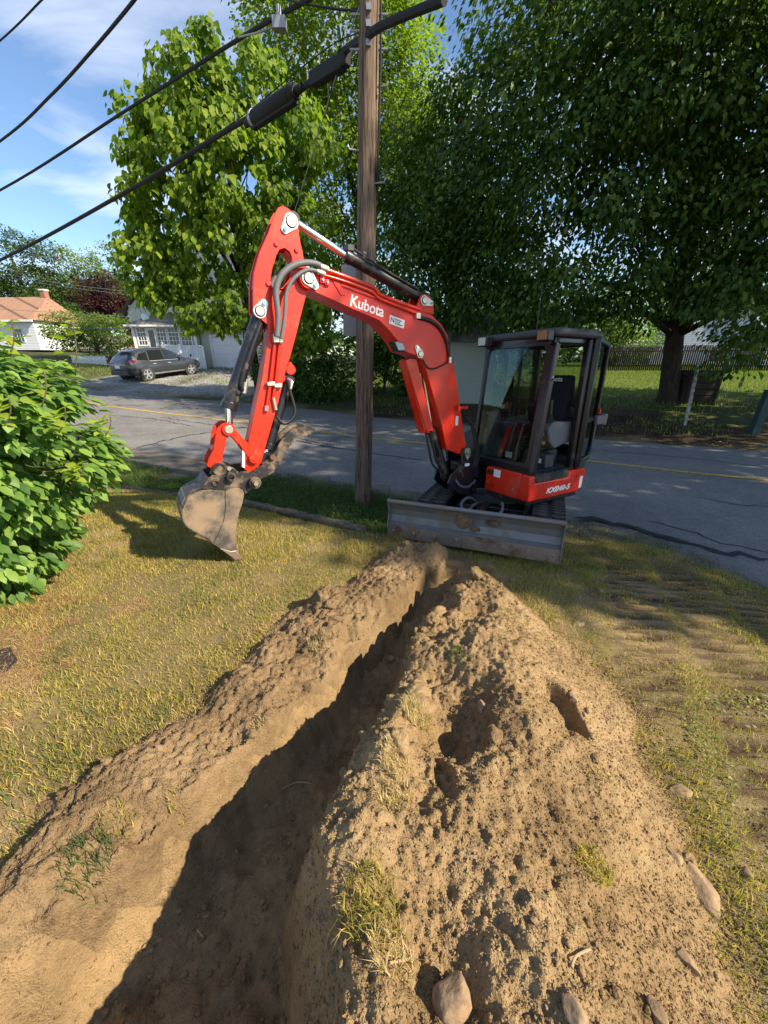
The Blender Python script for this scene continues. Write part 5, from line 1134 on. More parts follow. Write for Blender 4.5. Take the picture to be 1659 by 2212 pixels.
tree('linden_tree', 'large dark tree with a thick black trunk in the right yard', tuple(tb_), ells, 46000, 470, .90, .175, MT['lf_dark'], singles=300, trunk=(.30, .16), topz=9.0, nl=22, droop=.9, flat=.55, up=.5)
ells = [EL(1010, 420, 16.5, 2.4, 2.2, 3.0), EL(930, 560, 16.5, 2.4, 2.0, 2.2), EL(1050, 600, 15.5, 2.3, 2.0, 1.7), EL(1080, 280, 16, 1.6, 1.6, 2.4), EL(880, 420, 17.5, 1.6, 1.6, 2.0), EL(960, 300, 17.5, 1.3, 1.3, 1.6), EL(1150, 680, 14.5, 1.6, 1.4, .8), EL(880, 680, 17, 1.8, 1.5, 1.2)]
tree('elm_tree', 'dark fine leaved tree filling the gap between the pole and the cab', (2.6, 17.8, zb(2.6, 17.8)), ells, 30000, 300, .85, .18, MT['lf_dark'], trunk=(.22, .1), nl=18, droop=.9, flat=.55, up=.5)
ells = [EL(1640, 560, 11.5, 2.4, 2.2, 1.7), EL(1720, 350, 11.5, 3, 3, 3), EL(1650, 700, 11.0, 1.3, 1.5, .8), EL(1580, 770, 10.8, .9, .9, .35), EL(1800, 100, 11.5, 3.5, 3.5, 4)]
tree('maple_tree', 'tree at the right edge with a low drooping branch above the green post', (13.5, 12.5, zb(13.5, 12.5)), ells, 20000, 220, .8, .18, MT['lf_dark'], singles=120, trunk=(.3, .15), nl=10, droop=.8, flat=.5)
# undergrowth in the shade
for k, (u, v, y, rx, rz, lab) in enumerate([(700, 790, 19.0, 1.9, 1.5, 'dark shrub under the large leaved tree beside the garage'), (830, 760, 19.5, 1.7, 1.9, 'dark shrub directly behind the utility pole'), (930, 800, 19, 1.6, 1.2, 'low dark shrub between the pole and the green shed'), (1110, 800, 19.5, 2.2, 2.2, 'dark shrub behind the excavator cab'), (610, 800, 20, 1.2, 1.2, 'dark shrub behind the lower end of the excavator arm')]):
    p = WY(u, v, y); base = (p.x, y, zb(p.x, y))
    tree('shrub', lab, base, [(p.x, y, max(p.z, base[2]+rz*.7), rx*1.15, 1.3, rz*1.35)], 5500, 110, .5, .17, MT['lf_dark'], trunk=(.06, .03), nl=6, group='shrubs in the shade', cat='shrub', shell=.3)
# trees past the frame on the right whose shade falls across the road
for k, (bx, by, ells, lab) in enumerate([
    (18, 4.4, [(18, 4.4, 10.5, 3.6, 3.6, 7.0)], 'second street tree beyond the right edge shading the road'),
    (19.5, 10.5, [(19.5, 10.5, 10.5, 4.2, 3.9, 7.2)], 'third street tree beyond the right edge shading the far verge'),
    (17, -.4, [(17, -.35, 10.5, 3.0, 2.7, 6.8)], 'first street tree beyond the right edge shading the right lawn')]):
    tree('street_tree', lab, (bx, by, 0), ells, 11000, 170, .9, .36, MT['lf_dark'], trunk=(.25, .12), nl=8)
# distance, left
far = [(30, 575, 75, 7.5, 6.5, 'lf_far', 'far round tree at the left edge behind the orange roof'), (110, 605, 70, 5.0, 5.5, 'lf_far', 'far tree behind the orange roofed house chimney'), (165, 600, 82, 5.5, 5.0, 'lf_maple', 'far tree with feathery top left of the purple tree'), (250, 600, 80, 6.0, 4.8, 'lf_maple', 'far sunlit tree just right of the purple tree'), (120, 690, 62, 5.0, 3.5, 'lf_far', 'far low tree below the purple tree'), (290, 640, 78, 5.5, 5, 'lf_far', 'far tree half hidden by the large leaved tree'), (-60, 600, 70, 6, 6, 'lf_far', 'far tree cut by the left edge')]
for (u, v, y, rx, rz, m, lab) in far:
    p = WY(u, v, y); tree('distant_tree', lab, (p.x, y, zb(p.x, y)), [(p.x, y, p.z, rx, rx*.8, rz), (p.x+rx*.4, y, p.z-rz*.6, rx*.9, rx*.8, rz*.7), (p.x-rx*.4, y, p.z-rz*.7, rx*.9, rx*.8, rz*.7)], 9000, 140, 1.5, .42, MT[m], trunk=(.35, .15), nl=5, group='trees in the distance')
p = WY(212, 632, 58); tree('purple_leaf_tree', 'dark purple leaved tree in the distance on the left', (p.x, 58, zb(p.x, 58)), [(p.x, 58, p.z, 3.4, 3, 3.0), (p.x+1.5, 58, p.z-2.8, 3.6, 3, 2.6)], 7000, 90, 1.1, .34, MT['lf_purple'], trunk=(.25, .12), nl=5)
p = WY(198, 722, 38); cb0 = (p.x, 38, zb(p.x, 38)); tree('crab_apple_tree', 'small bright green spreading tree in front of the white bungalow', cb0, [(p.x, 38, p.z, 3.9, 2.5, 2.0), (p.x+1.2, 38, p.z-.8, 3.4, 2.2, 1.5), (p.x-1.8, 38, p.z+.3, 2.3, 2, 1.7)], 8000, 130, .7, .22, MT['lf_crab'], trunk=(.22, .12), topz=p.z, nl=10, bark='barkgrey')
# distance, right
for (u, v, y, rx, rz, m, lab) in [(1340, 690, 44, 3.4, 3.2, 'lf_crab', 'sunlit yellow green tree seen above the cab door'), (1480, 600, 68, 7, 6, 'lf_maple', 'far tree behind the roof of the blue grey house'), (1250, 640, 62, 7, 6, 'lf_far', 'far tree behind the excavator cab'), (1640, 620, 64, 7, 6, 'lf_far', 'far tree at the right edge behind the house'), (1100, 620, 62, 7, 7, 'lf_far', 'far tree behind the green shed'), (900, 640, 60, 7, 7, 'lf_far', 'far tree low behind the utility pole'), (620, 640, 66, 7, 7, 'lf_far', 'far tree behind the garage')]:
    p = WY(u, v, y); tree('distant_tree', lab, (p.x, y, zb(p.x, y)), [(p.x, y, p.z, rx, rx*.8, rz), (p.x+rx*.3, y, p.z-rz*.6, rx*.9, rx*.8, rz*.8), (p.x-rx*.3, y, p.z-rz*.6, rx*.9, rx*.8, rz*.8)], 9000, 140, 1.5, .45 if y > 50 else .26, MT[m], trunk=(.35, .15), nl=5, group='trees in the distance')
# woods on the horizon
xw = np.concatenate([rng.uniform(-400, 400, 9000)]); yw = 150+rng.uniform(0, 40, 9000)+np.abs(xw)*.1; zw = 2+rng.uniform(0, 1, 9000)**.8*(9+4*fbm(xw, yw, 30, 3, 66))
Pw = np.stack([xw, yw, zw], -1); me = leaf_mesh('far_woods', Pw, rng.normal(size=(9000, 3)), nrm(rng.normal(size=(9000, 3))+np.array([0, -.6, .6])), rng.uniform(2, 4, 9000), 'diamond')
tag(link('far_woods', me, MT['lf_far']), 'unbroken woods along the horizon', 'woods', kind='stuff')

# near left: big leaved shrub
bb = (-3.46, 2.7, zb(-3.46, 2.7)); hb = empty('leafy_shrub', bb); tag(hb, 'large bright green leafy shrub filling the left edge of the lawn', 'shrub')
ells = [(-3.47, 2.72, 1.30, 1.05, .88, .85), (-3.42, 2.5, .66, .92, .68, .52), (-3.10, 2.9, 1.15, .70, .75, .7), (-3.50, 2.2, .88, .80, .60, .72), (-3.4, 2.6, 1.92, .80, .6, .54), (-3.75, 2.7, 2.08, .6, .5, .48), (-2.80, 2.78, 1.42, .70, .68, .60), (-3.1, 2.7, 1.75, .75, .65, .5)]
ells = [(e[0]-.06,)+e[1:] for e in ells]
P, D, N, S, C, rcs = foliage(ells, 23000, 1000, .125, .097, droop=.95, up=.55, flat=.8, shell=.86, wind=.38)
rad = nrm(P-np.array([-3.3, 2.7, 1.1])); N = nrm(N*.8+rad*.6); D = nrm(D+rad*.5)
put_leaves(hb, P, D, N, S, 'oval', MT['lf_bush'], 300)
wood(hb, bb, (-3.2, 2.7, 1.2), .03, .015, C, 40, MT['barkgrey'])
shP = []; shD = []
for (u, v, y, L) in [(155, 690, 2.75, .34), (238, 895, 2.8, .16), (25, 690, 2.6, .2), (95, 800, 2.3, .2), (180, 1000, 2.5, .12), (140, 880, 2.35, .15), (20, 860, 2.2, .15)]:
    t0 = WY(u, v, y); b0 = Vector((t0.x-.08, t0.y, t0.z-L)); 
    MB().tube([b0-hb.location, b0.lerp(t0, .5)+Vector((.02, 0, 0))-hb.location, t0-hb.location], .004, 5, 3).build('shoot', MT['barkgrey'], hb, ang=0)
    for k in range(12):
        q = b0.lerp(t0, .2+.8*k/11); a = k*2.4; q = q+Vector((-.05, 0, -.02)); shP.append(q[:]); shD.append((math.cos(a), math.sin(a), .35 if k > 5 else -.05))
shP = np.array(shP); shD = np.array(shD); put_leaves(hb, shP, shD, np.tile([0, 0, 1.0], (len(shP), 1))+rng.normal(size=(len(shP), 3))*.25, rng.uniform(.07, .11, len(shP)), 'oval', MT['lf_shoot'], 0, 'young_leaves')

# ------------------------------------------------------------------ grass
def M_grass(name, cols, patch):
    m = M_leaf(name, cols, .28, .6, patch, .25); return m
MT['gr_lawn'] = M_grass('dry lawn grass', [(.10, .155, .025), (.19, .215, .040), (.33, .275, .060), (.46, .345, .095), (.57, .43, .15)], 1.7)
MT['gr_green'] = M_grass('green verge grass', [(.045, .085, .024), (.07, .12, .03), (.11, .15, .04)], 1.8)
MT['gr_yard'] = M_grass('far yard grass', [(.10, .15, .03), (.15, .19, .04), (.2, .22, .05)], .5)
MT['straw'] = M_grass('pale dry straw', [(.36, .27, .14), (.50, .38, .2), (.58, .46, .26)], 3)
def blades(P, H, Wd, lean=.5, dirn=None):
    n = len(P); a = rng.uniform(0, 2*math.pi, n); fx, fy = np.cos(a), np.sin(a)
    l = rng.uniform(.1, 1, n)*lean; b = rng.uniform(0, 2*math.pi, n) if dirn is None else dirn+rng.normal(size=n)*.6
    lx, ly = np.cos(b)*l*H, np.sin(b)*l*H; z0 = np.zeros(n)
    side = np.stack([fx*Wd, fy*Wd, z0], -1)*.5
    mid = P+np.stack([lx*.35, ly*.35, H*.6], -1); tip = P+np.stack([lx, ly, H*np.sqrt(np.maximum(.15, 1-l*l*.6))], -1)
    V = np.stack([P-side, P+side, mid-side*.75, mid+side*.75, tip], 1)
    F0 = np.array([(0, 1, 3), (0, 3, 2), (2, 3, 4)]); F = (F0[None]+(np.arange(n)*5)[:, None, None]).reshape(-1, 3)
    return V.reshape(-1, 3), F
def scatter(n, x0, x1, y0, y1, test, zf):
    x = rng.uniform(x0, x1, n); y = rng.uniform(y0, y1, n); k = test(x, y); x, y = x[k], y[k]; P = np.stack([x, y, zf(x, y)], -1)
    v, dep = in_view(P, 1.08); near = np.hypot(P[:, 0], P[:, 1]) < 5.5; w_, _ = in_view(P, 1.9); v = v | ((near | w_) & (rng.uniform(0, 1, len(P)) < .42)); return P[v]
TIM = lambda x: np.interp(x, TIMX, TIMY)
tpts = [WG(792, 1150), WG(525, 1090), WG(250, 1050)]; TIMX = np.array([tpts[2].x-2, tpts[2].x, tpts[1].x, tpts[0].x, .6, 1.3, 1.9, 9]); TIMY = np.array([tpts[2].y+.7, tpts[2].y, tpts[1].y, tpts[0].y, 3.75, 3.6, 9, 9])
def nodirt(x, y): return ((x < xW(y)+.06) | (x > xO(y)-.04) | (y > 3.42))
gsrf = lambda x, y: ground_z(x, y)+.02*fbm(x, y, .6, 3, 12)-rut_w(x, y)*.02*(x > 1.4)
def lawn_t(x, y):
    s = (ynear(x)-y)*.876; thin = fbm(x, y, .35, 3, 14); bare = rng.uniform(0, 1, len(x))
    return nodirt(x, y) & (s > .55+.25*thin) & (y < TIM(x)+(x > -.2)*.5*rng.normal(size=len(x))*.6) & (bare > .55*sstep(.16, .32, thin)+.97*rut_w(x, y)) & (((x+2.75)**2+(y-1.6)**2 > .32) | (bare > .8))
P = scatter(400000, -4.6, 4.4, -.4, 5.6, lawn_t, gsrf)
Hh = (.020+.026*rng.uniform(0, 1, len(P))**1.5)*(1+.8*fbm(P[:, 0], P[:, 1], .3, 3, 15))
Hh = Hh*(1-.3*rut_band(P[:, 0], P[:, 1]))
V, F = blades(P, Hh, rng.uniform(.0020, .0042, len(P)), 1.1)
tag(link('lawn_grass', mesh_np('lawn_grass', V, F), MT['gr_lawn']), 'short patchy yellow green lawn grass on both sides of the trench', 'grass', kind='stuff')
P2 = scatter(40000, -4.5, 3.8, .4, 5.2, lambda x, y: lawn_t(x, y) & (fbm(x, y, .22, 2, 16) > .16) & (rut_band(x, y) < .3), gsrf)
V, F = blades(P2, rng.uniform(.04, .085, len(P2)), rng.uniform(.0025, .005, len(P2)), .8)
tag(link('grass_tufts', mesh_np('grass_tufts', V, F), MT['gr_green']), 'greener longer tufts scattered through the lawn', 'grass', kind='stuff')
def verge_t(x, y):
    s = (ynear(x)-y)*.876; b = rng.uniform(0, 1, len(x)); n = fbm(x, y, .5, 3, 18)
    return (s > (.35+.35*n)*np.interp(x, [-4, -1.5], [3.0, 1.0])) & (y > TIM(x)) & (x < 1.6) & (b > .5*sstep(1.1, .4, s))
P = scatter(190000, -9, 1.6, 3.4, 10.5, verge_t, gsrf)
V, F = blades(P, rng.uniform(.04, .12, len(P)), rng.uniform(.004, .008, len(P)), .9)
tag(link('verge_grass', mesh_np('verge_grass', V, F), MT['gr_green']), 'lush dark green weeds on the verge behind the timber edging', 'grass', kind='stuff')
P = scatter(16000, -8, .6, 4.0, 9.5, verge_t, gsrf); P[:, 2] += rng.uniform(.03, .11, len(P))
me = leaf_mesh('clover', P, nrm(rng.normal(size=P.shape)*np.array([1, 1, .3])), nrm(rng.normal(size=P.shape)*.4+np.array([0, 0, 1])), rng.uniform(.02, .045, len(P)), 'diamond')
tag(link('verge_weeds', me, MT['gr_green']), 'small clover like leaves in the verge', 'weeds', kind='stuff')
def shoulder_t(x, y):
    s = (ynear(x)-y)*.876; n = fbm(x, y, .3, 3, 19); return (s > .05) & (s < .9) & (x > 1.2) & (n > .02) & (rut_w(x, y) < .5)
P = scatter(60000, 1.2, 4.6, .5, 6.0, shoulder_t, gsrf)
V, F = blades(P, rng.uniform(.012, .03, len(P)), rng.uniform(.003, .006, len(P)), .9)
tag(link('shoulder_weeds', mesh_np('shoulder_weeds', V, F), MT['gr_green']), 'low green weeds creeping over the gritty road shoulder', 'weeds', kind='stuff')
def far_t(x, y):
    d = (y-yfar(x))*.86; n = fbm(x, y, 1.2, 3, 23); return (d > .5) & ~((x < -5.5) & (x > -17.5) & (d > .8) & (d < 9) & (n > -.15)) & ((d > 3) | (n > .0))
P = scatter(110000, -26, 32, 10, 32, far_t, lambda x, y: base_z(x, y))
V, F = blades(P, rng.uniform(.05, .16, len(P)), rng.uniform(.012, .025, len(P)), .8)
tag(link('yard_grass', mesh_np('yard_grass', V, F), MT['gr_yard']), 'grass of the yards across the road', 'grass', kind='stuff')
P = scatter(32000, 4, 42, 24, 52, lambda x, y: x > 6, lambda x, y: base_z(x, y))
V, F = blades(P, rng.uniform(.06, .14, len(P)), rng.uniform(.03, .05, len(P)), .8)
tag(link('back_lawn_grass', mesh_np('back_lawn_grass', V, F), MT['gr_yard']), 'bright mown grass in front of the dark stockade fence', 'grass', kind='stuff')
# turf and roots caught in the spoil
def tuft(u, v, n, r, h, label, mat, name='grass_tuft'):
    p = unproj(u, v, lambda x, y: float(surf_z(x, y)))
    q = rng.normal(size=(n, 2)); q = q/np.maximum(1, np.linalg.norm(q, axis=1)/1.4)[:, None]*r; x = p.x+q[:, 0]; y = p.y+q[:, 1]; P = np.stack([x, y, surf_z(x, y)-.004], -1)
    V, F = blades(P, h*rng.uniform(.4, 1.2, n), rng.uniform(.0018, .0036, n), 1.0); tag(link(name, mesh_np(name, V, F), mat), label, 'grass', 'tufts of turf caught in the dug soil')
for (u, v, n, r, h, lab, m) in [(852, 1640, 240, .035, .04, 'strip of upturned sod above the dark crevice in the heap', 'straw'), (850, 1720, 300, .04, .04, 'lower strip of upturned sod beside the crevice', 'straw'), (800, 1960, 420, .05, .06, 'large pale tuft of grass on the heap near the bottom', 'gr_lawn'), (850, 2060, 260, .035, .05, 'bleached tuft of grass above the largest stone', 'straw'), (1285, 1870, 260, .035, .05, 'dark rooted clump of turf on the open right slope of the heap', 'gr_lawn'),
        (900, 1530, 500, .045, .05, 'shaggy overturned sod hanging over the trench', 'straw'), (985, 1410, 150, .03, .035, 'small green tuft on the heap crest', 'gr_green'), (190, 1860, 220, .05, .06, 'green tuft rooted in the left bank', 'gr_green'), (380, 1745, 60, .015, .05, 'lone bright green weed on the left bank', 'gr_lawn'), (250, 1780, 120, .04, .04, 'thin tuft of grass at the left edge of the bank', 'gr_lawn'), (690, 1380, 300, .05, .04, 'tangle of dark roots under the left bank crest', 'straw'), (1100, 1330, 160, .05, .03, 'dry turf crumbs on the far slope of the heap', 'straw'), (1310, 1680, 120, .03, .03, 'wisp of straw on the right slope of the heap', 'straw'), (560, 1560, 160, .022, .03, 'roots sticking out of the left trench wall', 'straw')]:
    tuft(u, v, n, r, h, lab, MT[m])
# broad leaved weeds in the right lawn
P = scatter(6000, 1.3, 3.4, .5, 1.7, lambda x, y: (x > 1.45+.25*(y-1)) & (fbm(x, y, .35, 3, 27)+.35*fbm(x, y, .06, 2, 28) > .10), gsrf); P[:, 2] += .022
me = leaf_mesh('clipped_grass', P, nrm(rng.normal(size=P.shape)*np.array([1, 1, .15])), nrm(rng.normal(size=P.shape)*.3+np.array([0, 0, 1])), rng.uniform(.008, .026, len(P)), 'diamond')
MT['clip'] = M_leaf('clipped grey green leaves', [(.15, .18, .05), (.22, .23, .08), (.30, .29, .13)], .2, .5, 3)
tag(link('clipped_grass', me, MT['clip']), 'pale clipped leaves lying on the right lawn', 'grass', kind='stuff')
# ------------------------------------------------------------------ utility pole, cables
MT['polewood'] = M_wood('weathered pole wood', (.022, .016, .012), (.28, .205, .15), 1.0, .045, .95, 30)
MT['oldwood'] = M_wood('grey rotten wood', (.05, .042, .03), (.20, .165, .12), .3, 1.0, .9, 16)
MT['galv'] = M_simple('galvanised steel', (.32, .33, .34), .45, .6, .15, 12)
MT['signback'] = M_simple('grey aluminium sign back', (.20, .20, .205), .5, .3, .12, 6)
MT['cable'] = M_simple('black cable', (.010, .012, .012), .8, 0, .3, 4)
pb = WG(784, 1088); pt = WY(798, 0, pb.y); pd = (pt-pb).normalized(); ptop = pb+pd*9.5
pole = MB(); NP = 60; pts = [pb-pd*.3+(ptop-pb+pd*.3)*(i/NP) for i in range(NP+1)]
pole.tube(pts, [.128-.035*i/NP for i in range(NP+1)], 36)
pr_ = random.Random(4)
pv = []
cr_ = [(pr_.uniform(0, 6.28), pr_.uniform(-.2, 8.5), pr_.uniform(.4, 1.6), pr_.uniform(.005, .011)) for _ in range(150)]
n = 36
for i, v in enumerate(pole.v):
    ring, k = divmod(i, n); a = 2*math.pi*k/n; z = -.3+9.8*ring/NP; c = pts[ring]; d = 0.0
    for (a0, z0, L, dp) in cr_:
        if abs((a-a0+math.pi) % (2*math.pi)-math.pi) < .10 and z0 < z < z0+L: d = max(d, dp)
    q = Vector(v)-c; pv.append(tuple(c+q*(1-d/.11)))
pole.v = pv
up_root = empty('utility_pole', pb); tag(up_root, 'weathered brown wooden utility pole standing on the verge', 'pole')
def upart(name, mb, mat, **k):
    mb.v = [tuple(Vector(v)-up_root.location) for v in mb.v]; return mb.build(name, mat, up_root, **k)
upart('pole_shaft', pole, MT['polewood'], ang=0)
def on_pole(v_): r = ray(798-14*v_/1085, v_); return pb+pd*((CAM+r*(pb.y/r.y)-pb).dot(pd))
for v_, s_ in ((400, 1), (195, 1), (650, 1), (330, -1)):
    c = on_pole(v_); upart('pole_step', MB().tube([c+Vector((.08*s_, -.05, 0)), c+Vector((.20*s_, -.08, 0)), c+Vector((.215*s_, -.08, .035))], .009, 8), MT['galv'])
c = on_pole(200); upart('ground_wire', MB().tube([on_pole(-20)+Vector((.115, -.06, 0)), on_pole(150)+Vector((.13, -.07, 0)), on_pole(300)+Vector((.125, -.06, 0)), on_pole(390)+Vector((.12, -.05, 0)), on_pole(430)+Vector((.12, .02, 0))], .012, 8, 4), MT['cable'])
for v_ in (35, 70, 110): c = on_pole(v_); upart('bolt', MB().box(c+Vector((0, -.115, 0)), (.05, .03, .05)).cyl(c+Vector((-.2, -.02, 0)), c+Vector((.2, -.02, 0)), .012, n=8), MT['galv'])
# sign plate seen from behind, fixed to the pole's left side
sg = empty('street_sign', WY(750, 726, pb.y-.02)); tag(sg, 'tall grey sign plate seen from behind, fixed on the left of the pole', 'sign')
sa, sb = WY(737, 572, pb.y-.02), WY(768, 726, pb.y-.02)
sw, shh = .185, sa.z-sb.z
m = MB().prism(rrect(-sw/2, sw/2, 0, shh, .03), lambda x, z, d: Vector((x, d, z)), -.002, .002); m.build('sign_plate', MT['signback'], sg); sg.location = (sa.x+sw/2, pb.y-.03, sb.z)
MB().box((sw/2+.03, .02, shh*.25), (.10, .03, .04)).box((sw/2+.03, .02, shh*.8), (.10, .03, .04)).build('bracket', MT['galv'], sg, bevel=.004)
def cable(label, pts, r, name='cable', mat='cable', sub=8):
    P = [WY(u, v, y) for u, v, y in pts]; return tag(link(name, MB().tube(P, r, 8, sub).mesh(name), MT[mat]), label, 'cable', 'overhead cables')
def zc(u, v, z): r = ray(u, v); t = (z-2)/r.z; return (u, v, r.y*t)
py = pb.y+.16
cable('thick black cable bundle sloping down left from the pole', [(960, 0, 4.55), (880, 32, 4.95), (822, 58, 5.3), (790, 80, py-.2), (740, 113, 6.2), (640, 200, 7.0), (500, 276, 8.2), (270, 416, 10.2), (0, 562, 13.2), (-260, 680, 17)], .037)
cable('thin steel strand running just above the thick cable bundle', [(960, -6, 4.55), (822, 50, 5.3), (785, 68, py-.2), (725, 92, 6.2), (640, 155, 7.0), (548, 232, 7.8), (470, 288, 8.4)], .007)
cable('medium black cable above the thick bundle', [(700, -25, 5.9), (660, 2, 6.3), (520, 82, 7.3), (270, 240, 9.6), (0, 411, 12.2), (-260, 540, 16)], .024)
cable('sagging dark cable second from the upper left corner', [(330, -60, 6.6), (290, 0, 7.0), (200, 108, 8.0), (110, 206, 9.0), (0, 305, 10.4), (-200, 440, 13)], .020)
cable('thin cable across the upper left corner', [(130, -40, 8.6), (90, 0, 9.0), (0, 88, 10), (-160, 220, 12)], .013)
cable('thin grey guy wire slanting down left of the pole', [(778, 10, py), (740, 120, py+.4), (700, 250, py+1.0), (640, 445, py+2.0), (560, 700, py+3.4), (531, 800, py+4)], .006, 'guy_wire', 'galv')
cable('thin service wire from the pole top to the left', [(785, 25, py), (720, 18, py+.3), (640, 5, py+.6), (600, -10, py+.8)], .010, 'service_wire')
cable('looped service wire at the pole top', [(785, 15, py), (735, 22, py+.3), (660, 8, py+.6), (610, -6, py+.8)], .008, 'service_wire')
cable('loose drop wire hanging beside the closure', [(745, 60, 6.0), (720, 160, 6.4), (712, 215, 6.6), (705, 150, 6.8), (712, 100, 6.7)], .006, 'drop_wire')
# splice closures hung on the strand
def closure(u0, v0, y0, u1, v1, y1, r, label, boxy=False):
    a, b_ = WY(u0, v0, y0), WY(u1, v1, y1); d = (b_-a).normalized(); root = empty('splice_closure', a.lerp(b_, .5)); tag(root, label, 'splice closure'); o = root.location
    up = Vector((0, 0, 1))
    if not boxy:
        MB().tube([a-o, a.lerp(b_, .06)-o, a.lerp(b_, .94)-o, b_-o], [r*.8, r, r, r*.75], 20).build('shell', MT['cable'], root, ang=30)
        MB().bar(a.lerp(b_, .05)-o-up*r*.95, a.lerp(b_, .98)-o-up*r*.95, r*.9, r*.5).build('flange', MT['cable'], root, bevel=.01)
        MB().ring(a.lerp(b_, .07)-o, a.lerp(b_, .12)-o, r*1.06, r*.9).build('band', MT['galv'], root); MB().ring(a.lerp(b_, .86)-o, a.lerp(b_, .9)-o, r*1.06, r*.9).build('band', MT['cable'], root)
        MB().cyl(a-d*.14-o, a-o, r*.45).build('end_cap', MT['cable'], root); MB().cyl(b_-o, b_+d*.14-o, r*.45).build('end_cap', MT['cable'], root)
    else:
        MB().bar(a-o, b_-o, r*1.5, r*2.1).build('shell', MT['cable'], root, bevel=.02); MB().bar(a.lerp(b_, .03)-o-up*r*1.1, a.lerp(b_, .9)-o-up*r*1.1, r*1.8, r*.4).build('flange', MT['cable'], root, bevel=.01)
closure(541, 262, 7.75, 640, 196, 6.95, .105, 'large black cylindrical splice closure hanging on the cable')
closure(672, 172, 6.75, 752, 124, 6.15, .066, 'smaller black box closure between the large closure and the pole', True)
for i, (u, v, y) in enumerate(((510, 258, 8.1), (545, 238, 7.85), (690, 128, 6.6), (720, 98, 6.25), (746, 78, 6.0), (665, 170, 6.8))):
    a = WY(u, v, y); tag(link('cable_hanger', MB().box(a, (.010, .035, .14)).box(a+Vector((0, 0, .07)), (.024, .04, .016)).mesh('cable_hanger'), MT['zinc']), ['first bright strap left of the large closure', 'bright strap beside the left end of the large closure', 'bright strap above the smaller closure', 'bright strap right of the smaller closure', 'bright strap nearest the pole', 'bright strap between the two closures'][i], 'strap', 'straps on the cable')
a = WY(604, 52, 6.6); tag(link('tap_box', MB().box(a, (.16, .10, .11)).cyl(a+Vector((0, 0, .05)), a+Vector((0, 0, .16)), .03, n=10).tube([a, a+Vector((-.3, .1, -.02)), a+Vector((-.6, .3, .05))], .01, 6).mesh('tap_box'), MT['galv']), 'small grey tap box on the medium cable near the top', 'tap box')
# distant lines at the left
for i, (pp, lab) in enumerate([([(0, 534, 70), (120, 558, 60), (300, 603, 48)], 'highest distant power line at the left, with insulators'), ([(0, 590, 60), (130, 612, 52), (280, 630, 45)], 'distant line crossing in front of the far trees'), ([(0, 597, 60), (130, 618, 52), (280, 637, 45)], 'distant line just under the one before the far trees'), ([(0, 668, 45), (150, 677, 40), (310, 686, 31)], 'distant service line ending at the satellite dish'), ([(0, 705, 44), (150, 709, 38), (318, 708, 30)], 'lower distant service line to the porch'), ([(30, 538, 70), (140, 568, 60), (300, 610, 48)], 'second highest distant power line at the left')]):
    cable(lab, pp, .02 if i else .025, 'power_line', 'galv' if i else 'cable')
for i, u in enumerate((122, 127)): 
    a = WY(u, 556, 60); tag(link('insulator', MB().cyl(a-Vector((0, 0, .25)), a+Vector((0, 0, .35)), .12, .07, 10).cyl(a+Vector((0, 0, .05)), a+Vector((0, 0, .12)), .2, n=10).mesh('insulator'), MT['signback']), ('left', 'right')[i]+' of two insulators on the distant power line', 'insulator', 'insulators')
# ------------------------------------------------------------------ timber edging, post stub
tv = []; P0, P1, P2 = WG(790, 1150), WG(525, 1090), WG(250, 1050)
def timber(a, b_, lab, seed, r=.055):
    a = Vector(a); b_ = Vector(b_); root_pts = []; rr = random.Random(seed); N_ = 22; m = MB()
    pts = [a.lerp(b_, i/N_)+Vector((0, 0, .03+rr.uniform(-.006, .006))) for i in range(N_+1)]
    m.tube(pts, [r*rr.uniform(.85, 1.12) for _ in pts], 10); o = link('timber_edging', m.mesh('timber_edging'), MT['oldwood']); smooth(o.data, 50); return tag(o, lab, 'timber', 'timber edging of the lawn')
timber(P0, P0.lerp(P1, .98), 'rotten log edging the lawn, ending in front of the pole', 3); timber(P1+(P1-P0)*.02-Vector((0, 0, .03)), P2-Vector((0, 0, .03)), 'mossy log edging at the left, partly behind the bucket', 5, .034)
tag(link('timber_stub', MB().box(P0+Vector((-.06, .0, -.05)), (.10, .09, .2)).mesh('timber_stub'), MT['oldwood']), 'short upright wooden stub under the end of the log', 'timber')
# weed fabric and needles under the shrub
wf = [WG(u, v, .012) for u, v in ((-90, 1430), (-20, 1405), (22, 1398), (38, 1425), (10, 1452), (-70, 1462))]
MT['fabricmat'] = M_simple('black weed fabric', (.02, .02, .021), .75, 0, .3, 40)
tag(link('weed_fabric', MB().add([p[:] for p in wf]+[(p.x, p.y, p.z-.02) for p in wf], [(0, 1, 2, 3, 4, 5), (11, 10, 9, 8, 7, 6)]+[(i, (i+1) % 6, 6+(i+1) % 6, 6+i) for i in range(6)]).mesh('weed_fabric'), MT['fabricmat']), 'corner of black weed fabric showing beside the shrub', 'fabric')
P = scatter(16000, -3.2, -1.7, 1.3, 2.6, lambda x, y: (x < -1.85+.3*fbm(x, y, .3, 2, 5)) & (fbm(x, y, .3, 2, 6) > -.1), gsrf); P[:, 2] += .008
MT['needle'] = M_leaf('fallen needles', [(.24, .13, .06), (.36, .20, .10), (.45, .30, .16)], .05, .7, 3)
V, F = blades(P, np.full(len(P), .01), rng.uniform(.002, .003, len(P)), 1.0); V = V.reshape(-1, 5, 3); c = V[:, :1]; a = rng.uniform(0, 6.28, len(P)); L = rng.uniform(.03, .07, len(P))
V[:, 4, 0] = c[:, 0, 0]+np.cos(a)*L; V[:, 4, 1] = c[:, 0, 1]+np.sin(a)*L; V[:, 2:4, :2] = V[:, 0:2, :2]+(np.stack([np.cos(a)*L, np.sin(a)*L], -1)*.5)[:, None]
